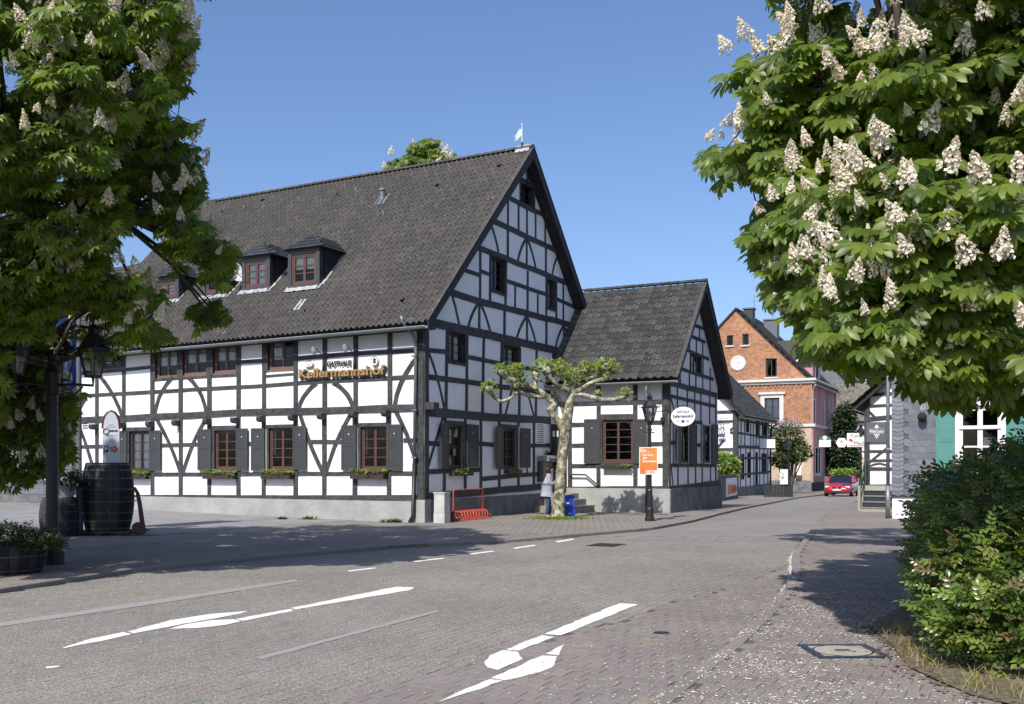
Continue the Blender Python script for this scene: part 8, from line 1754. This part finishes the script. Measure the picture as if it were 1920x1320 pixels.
fY.box(MB(),r[0],r[1],r[2],r[3]-0.3,-0.02,0.02).build('yellow_panel', mat('yellow_enamel',(0.8,0.5,0.02),rough=0.4), e); fY.box(MB(),r[0],r[1],r[3]-0.298,r[3],-0.02,0.02).build('white_panel', M['white_face'], e)
MB().tube([fY.p(r[1],0,0),fY.p(r[1],r[3],0)],0.03,6).build('post', M['iron'], e)
u_,z_ = fT.uz(1609,892); tag(MB().box((ql.x-0.26,ql.y-0.12,z_-0.12),(ql.x-0.08,ql.y+0.08,z_+0.13)).build('litter_bin', M['iron']), 'small black box strapped to the right street lamp', 'box')
# low dark wall with beer poster, fence banner
qa, qb = at(1347,940), at(1384,934); dW = (qb-qa).normalized(); nW = Vector((dW.y,-dW.x,0)); fZ = Fr(qa, nW); wl_ = fZ.uz(1384,900)[0]; e = empty('low_wall', qa, 'low dark garden wall beside the small half-timbered house', 'wall')
fZ.box(MB(),-0.4,wl_,qa.z-0.2,fZ.uz(1360,893)[1],-0.15,0.0).build('wall_body', M['plinth_dk'], e); fZ.box(MB(),-0.5,wl_+0.05,fZ.uz(1360,893)[1],fZ.uz(1360,890.5)[1],-0.2,0.05).build('coping', M['shutter'], e)
r = rpx(fZ,1361,1381,896,930); e = empty('beer_poster', fZ.p(r[0],r[2],0.05), 'white poster showing a glass of beer on the low dark wall', 'poster'); fZ.box(MB(),*r,0.0,0.03).build('sheet', M['white_face'], e)
bw2 = r[1]-r[0]; fZ.box(MB(),r[0]+bw2*0.12,r[1]-bw2*0.12,r[2]+0.12,r[3]-0.38,0.03,0.034).build('beer_print', M['orange'], e); fZ.box(MB(),r[0]+bw2*0.5,r[1]-bw2*0.04,r[2]+0.2,r[2]+0.55,0.034,0.038).build('red_print', M['red_ink'], e); fZ.box(MB(),r[0]+bw2*0.12,r[1]-bw2*0.12,r[3]-0.38,r[3]-0.28,0.03,0.033).build('foam_print', M['curtain'], e)
fF = Fr(at(1463,932), (-0.2,-1)); r = rpx(fF,1463,1477,880,908); e = empty('banner', fF.p(r[0],r[2],0), 'white banner with grape motif on the dark fence by the lilac', 'banner'); fF.box(MB(),*r,-0.02,0.02).build('cloth', M['white_face'], e)
for (dx,dz) in ((0.1,0.75),(0.18,0.62),(0.08,0.5),(0.17,0.45),(0.13,0.38)): disc(fF,r[0]+dx,r[2]+(r[3]-r[2])*dz,0.045,0.02,0.026,8).build('motif', M['ink'], e)
[fF.box(MB(),-1.0+k*0.2,-0.815+k*0.2,r[2]-0.95,r[2]-0.02-0.01*(k%2),-0.12,-0.09).build('fence_board', M['timber_blk'], e) for k in range(9)]

# ================================================================== RED CAR
pc = at(1560,931,RZ); car = empty('red_car', pc, 'shiny red saloon car driving up the street towards the camera', 'car')
HV = (-gdir).normalized(); LV = Vector((-HV.y,HV.x,0)); pc2 = pc+gdir*2.1+LV*0.35
def cp(x,y,z): return pc2+HV*x+LV*y+Vector((0,0,z))
def red_mat():
    m, nt, b = new_mat('red_car_paint'); b.inputs['Base Color'].default_value=(0.42,0.008,0.018,1); b.inputs['Roughness'].default_value=0.28; b.inputs['Coat Weight'].default_value=1; b.inputs['Coat Roughness'].default_value=0.03; return m
M['red'] = red_mat(); M['cglass'] = mat('tinted_car_glass',(0.012,0.016,0.03),rough=0.05,spec=0.8); M['tyre'] = mat('tyre_rubber',(0.015,0.015,0.015),rough=0.8); M['chrome'] = mat('chrome',(0.7,0.7,0.72),rough=0.12,metal=1.0); M['hlamp'] = mat('headlamp_lens',(0.75,0.77,0.8),rough=0.1,spec=0.8)
st_ = [(-2.25,0.66,0.42,0.80),(-2.2,0.80,0.30,0.97),(-1.9,0.87,0.22,1.03),(-1.4,0.90,0.20,1.04),(-0.5,0.91,0.18,0.99),(0.4,0.91,0.18,0.95),(0.95,0.91,0.19,0.93),(1.5,0.89,0.20,0.86),(1.95,0.85,0.20,0.76),(2.2,0.76,0.22,0.67),(2.32,0.62,0.30,0.55)]
prof = [(0.0,1.0),(0.55,1.0),(0.86,0.93),(0.97,0.78),(1.0,0.58),(0.985,0.38),(0.96,0.15),(0.88,0.0),(0.0,0.0)]
vs = []; nP = len(prof)*2-2
for x,w,zb,zt in st_:
    ring = [(a*w, zb+(zt-zb)*b) for a,b in prof]; ring += [(-a,b) for a,b in ring[-2:0:-1]]
    vs += [cp(x,y,z+(0.03*(1-(y/w)**2) if z > zt-0.02 else 0)) for y,z in ring]
fs = [(i*nP+k,i*nP+(k+1)%nP,(i+1)*nP+(k+1)%nP,(i+1)*nP+k) for i in range(len(st_)-1) for k in range(nP)]+[tuple(range(nP))[::-1],tuple((len(st_)-1)*nP+k for k in range(nP))]
MB().add(vs,fs).build('body', M['red'], car, smooth=True)
gh_ = [(-1.75,0.74,1.0,1.02),(-1.15,0.80,1.0,1.34),(-0.7,0.82,0.98,1.40),(0.0,0.82,0.96,1.41),(0.35,0.81,0.95,1.37),(1.0,0.79,0.93,0.95)]
vs = []; 
for x,w,zb,zt in gh_: tw_ = w-0.26*(zt-zb); vs += [cp(x,w,zb),cp(x,tw_,zt),cp(x,-tw_,zt),cp(x,-w,zb)]
MB().add(vs,[(i*4+k,i*4+k+1,(i+1)*4+k+1,(i+1)*4+k) for i in range(5) for k in range(3)]+[(0,3,2,1),(20,21,22,23)]).build('glasshouse', M['cglass'], car)
vs = []; rr = gh_[1:5]
for x,w,zb,zt in rr: tw_ = w-0.26*(zt-zb); vs += [cp(x,tw_+0.02,zt-0.02),cp(x,tw_*0.7,zt+0.03),cp(x,0,zt+0.045),cp(x,-tw_*0.7,zt+0.03),cp(x,-tw_-0.02,zt-0.02)]
MB().add(vs,[(i*5+k,i*5+k+1,(i+1)*5+k+1,(i+1)*5+k) for i in range(3) for k in range(4)]).build('roof', M['red'], car, smooth=True)
for s_ in (-1,1):
    MB().tube([cp(0.35,s_*0.71,1.38),cp(1.02,s_*0.80,0.94)],0.035,6).build('pillar', M['red'], car); MB().tube([cp(-0.35,s_*0.83,0.97),cp(-0.4,s_*0.73,1.40)],0.03,6).build('pillar', M['red'], car); MB().tube([cp(-1.15,s_*0.74,1.34),cp(-1.8,s_*0.76,1.02)],0.06,6).build('pillar', M['red'], car)
    MB().lathe(cp(0.72,s_*0.98,1.0),[(0.02,-0.07),(0.10,-0.05),(0.115,0.0),(0.09,0.05),(0.0,0.08)],10,cap=False).build('mirror', M['red'], car, smooth=True)
    hm = MB(); pts_ = [(2.20,0.34,0.66),(2.10,0.72,0.72),(1.99,0.80,0.70),(2.10,0.78,0.60),(2.24,0.42,0.57)]
    A_ = [cp(x+0.035,s_*y,z) for x,y,z in pts_]; B_ = [cp(x-0.08,s_*y*0.97,z) for x,y,z in pts_]; hm.add(A_+B_,[tuple(range(5)),tuple(range(9,4,-1))]+[(k,(k+1)%5,5+(k+1)%5,5+k) for k in range(5)]).build('headlight', M['hlamp'], car)
    kd = MB(); kd.obox(cp(2.315,s_*0.17,0.60),LV,HV,Vector((0,0,1)),0.13,0.03,0.075); k_ = kd.build('grille_surround', M['chrome'], car); MB().obox(cp(2.345,s_*0.17,0.60),LV,HV,Vector((0,0,1)),0.11,0.01,0.055).build('grille', M['iron'], k_)
    MB().obox(cp(2.29,s_*0.58,0.33),(LV-HV*0.35*s_*1.0).normalized(),HV,Vector((0,0,1)),0.14,0.03,0.04).build('air_intake', M['iron'], car)
    for x in (1.40,-1.42):
        o = MB().tube([cp(x,s_*0.72,0.31),cp(x,s_*0.93,0.31)],0.315,20,ref=HV).build('wheel', M['tyre'], car); MB().tube([cp(x,s_*0.925,0.31),cp(x,s_*0.94,0.31)],0.21,14,ref=HV).build('rim', M['zinc_lt'], o)
MB().obox(cp(2.33,0,0.32),LV,HV,Vector((0,0,1)),0.30,0.02,0.045).build('lower_grille', M['iron'], car)
pl_ = MB(); pl_.obox(cp(2.36,0,0.46),LV,HV,Vector((0,0,1)),0.26,0.012,0.058); pl_ = pl_.build('number_plate', M['white_face'], car); fN = Fr(cp(2.373,0,0),(HV.x,HV.y)); [fN.box(MB(),x_-0.022,x_+0.022,pc.z+0.425,pc.z+0.495,0.0,0.004).build('plate_mark', M['ink_grey'], pl_) for x_ in (-0.19,-0.12,-0.02,0.06,0.12,0.18)]

# ================================================================== WOMAN BY THE TREE
M['skin'] = mat('skin',(0.50,0.28,0.21),rough=0.6); M['jacket'] = mat('pale_grey_jacket',(0.34,0.36,0.41),(0.29,0.31,0.36),scale=6,rough=0.9); M['jeans'] = mat('blue_jeans',(0.03,0.055,0.13),(0.045,0.075,0.16),scale=12,rough=0.9); M['hair'] = mat('dark_brown_hair',(0.03,0.015,0.012),(0.06,0.03,0.025),scale=25,rough=0.5)
ps = at(1026,971); per = empty('person', ps, 'dark-haired woman in a pale grey jacket and jeans facing the tree trunk', 'person')
def skinned(name, V, E, Rd, material, root=0, sub=2):
    me = bpy.data.meshes.new(name); me.from_pydata([tuple(v) for v in V],E,[]); o = bpy.data.objects.new(name,me); COL.objects.link(o)
    m_ = o.modifiers.new('s','SKIN'); 
    for i,r_ in enumerate(Rd):
        sv = me.skin_vertices[0].data[i]; sv.radius = r_ if isinstance(r_,tuple) else (r_,r_); sv.use_root = (i == root)
    o.modifiers.new('b','SUBSURF').levels = sub
    dg = bpy.context.evaluated_depsgraph_get(); dg.update(); m2 = bpy.data.meshes.new_from_object(o.evaluated_get(dg)); bpy.data.objects.remove(o); m2.name = name
    m2.polygons.foreach_set('use_smooth',[True]*len(m2.polygons)); m2.materials.clear(); m2.materials.append(material); return link_mesh(name, m2, per, (ps.x,ps.y,ps.z))
# x towards the tree, y away from the camera
B = {'pel':(0,0,.90),'sp':(.01,0,1.08),'ch':(.03,0,1.26),'nk':(.06,0,1.42),'nk2':(.09,0,1.48),'hd':(.12,0,1.55),'ht':(.12,0,1.63),
     'shR':(.04,-.15,1.36),'elR':(.06,-.20,1.10),'haR':(.25,-.12,1.10),'fiR':(.33,-.10,1.13),'shL':(.04,.15,1.36),'elL':(.08,.20,1.12),'haL':(.26,.10,1.16),'fiL':(.33,.08,1.2),
     'hiR':(0,-.09,.86),'knR':(.03,-.09,.48),'anR':(-.01,-.09,.09),'toR':(.12,-.10,.035),'hiL':(0,.09,.86),'knL':(.07,.10,.48),'anL':(.07,.10,.09),'toL':(.20,.11,.035)}
ks = list(B); V = [B[k] for k in ks]; I = {k:i for i,k in enumerate(ks)}
E = [(I[a],I[b]) for a,b in (('pel','sp'),('sp','ch'),('ch','nk'),('nk','nk2'),('nk2','hd'),('hd','ht'),('ch','shR'),('shR','elR'),('elR','haR'),('haR','fiR'),('ch','shL'),('shL','elL'),('elL','haL'),('haL','fiL'),('pel','hiR'),('hiR','knR'),('knR','anR'),('anR','toR'),('pel','hiL'),('hiL','knL'),('knL','anL'),('anL','toL'))]
Rd = {'pel':(.15,.12),'sp':(.13,.10),'ch':(.16,.11),'nk':.055,'nk2':.05,'hd':(.085,.095),'ht':(.06,.07),'shR':.055,'elR':.042,'haR':.03,'fiR':.02,'shL':.055,'elL':.042,'haL':.03,'fiL':.02,'hiR':.085,'knR':.058,'anR':.04,'toR':.032,'hiL':.085,'knL':.058,'anL':.04,'toL':.032}
skinned('body', V, E, [Rd[k] for k in ks], M['skin'])
def sub_skin(name, names, edges, rad, material):
    J = {k:i for i,k in enumerate(names)}; return skinned(name,[B[k] for k in names],[(J[a],J[b]) for a,b in edges],rad,material)
B['hem'] = (-.01,0,.74); B['jn'] = (.055,0,1.405)
sub_skin('jacket',['pel','hem','sp','ch','jn','shR','elR','haR','shL','elL','haL'],[('pel','hem'),('pel','sp'),('sp','ch'),('ch','jn'),('ch','shR'),('shR','elR'),('elR','haR'),('ch','shL'),('shL','elL'),('elL','haL')],[(.215,.20),(.215,.205),(.18,.16),(.19,.145),(.075,.08),.078,.062,.048,.078,.062,.048],M['jacket'])
sub_skin('trousers',['pel','hiR','knR','anR','hiL','knL','anL'],[('pel','hiR'),('hiR','knR'),('knR','anR'),('pel','hiL'),('hiL','knL'),('knL','anL')],[(.10,.09),.088,.072,.064,.088,.072,.064],M['jeans'])
for k in ('R','L'): B['he'+k] = (B['an'+k][0]-0.03,B['an'+k][1],0.03)
for k in ('R','L'): sub_skin('shoe',['he'+k,'to'+k],[('he'+k,'to'+k)],[.048,.04],M['white_face'])
B['h1']=(.085,0,1.57); B['h2']=(.09,0,1.64); B['h3']=(.03,0,1.52); B['h4']=(.03,0,1.42)
sub_skin('hair',['h1','h2','h3','h4'],[('h1','h2'),('h1','h3'),('h3','h4')],[(.105,.11),(.085,.09),(.08,.09),(.05,.075)],M['hair'])
for s_ in (-1,1): MB().lathe(ps+Vector((.205,s_*.035,1.565)),[(0.0,-.012),(.012,0),(0.0,.012)],8,cap=False).build('eye', M['ink'], per)
MB().add([tuple(ps+Vector(v)) for v in ((.205,-.015,1.53),(.205,.015,1.53),(.235,0,1.525),(.205,0,1.565))],[(0,1,2),(1,3,2),(3,0,2)]).build('nose', M['skin'], per)
MB().obox(ps+Vector((.20,0,1.498)),Vector((0,1,0)),Vector((1,0,0)),Vector((0,0,1)),.022,.008,.006).build('mouth', M['redpaint'], per)
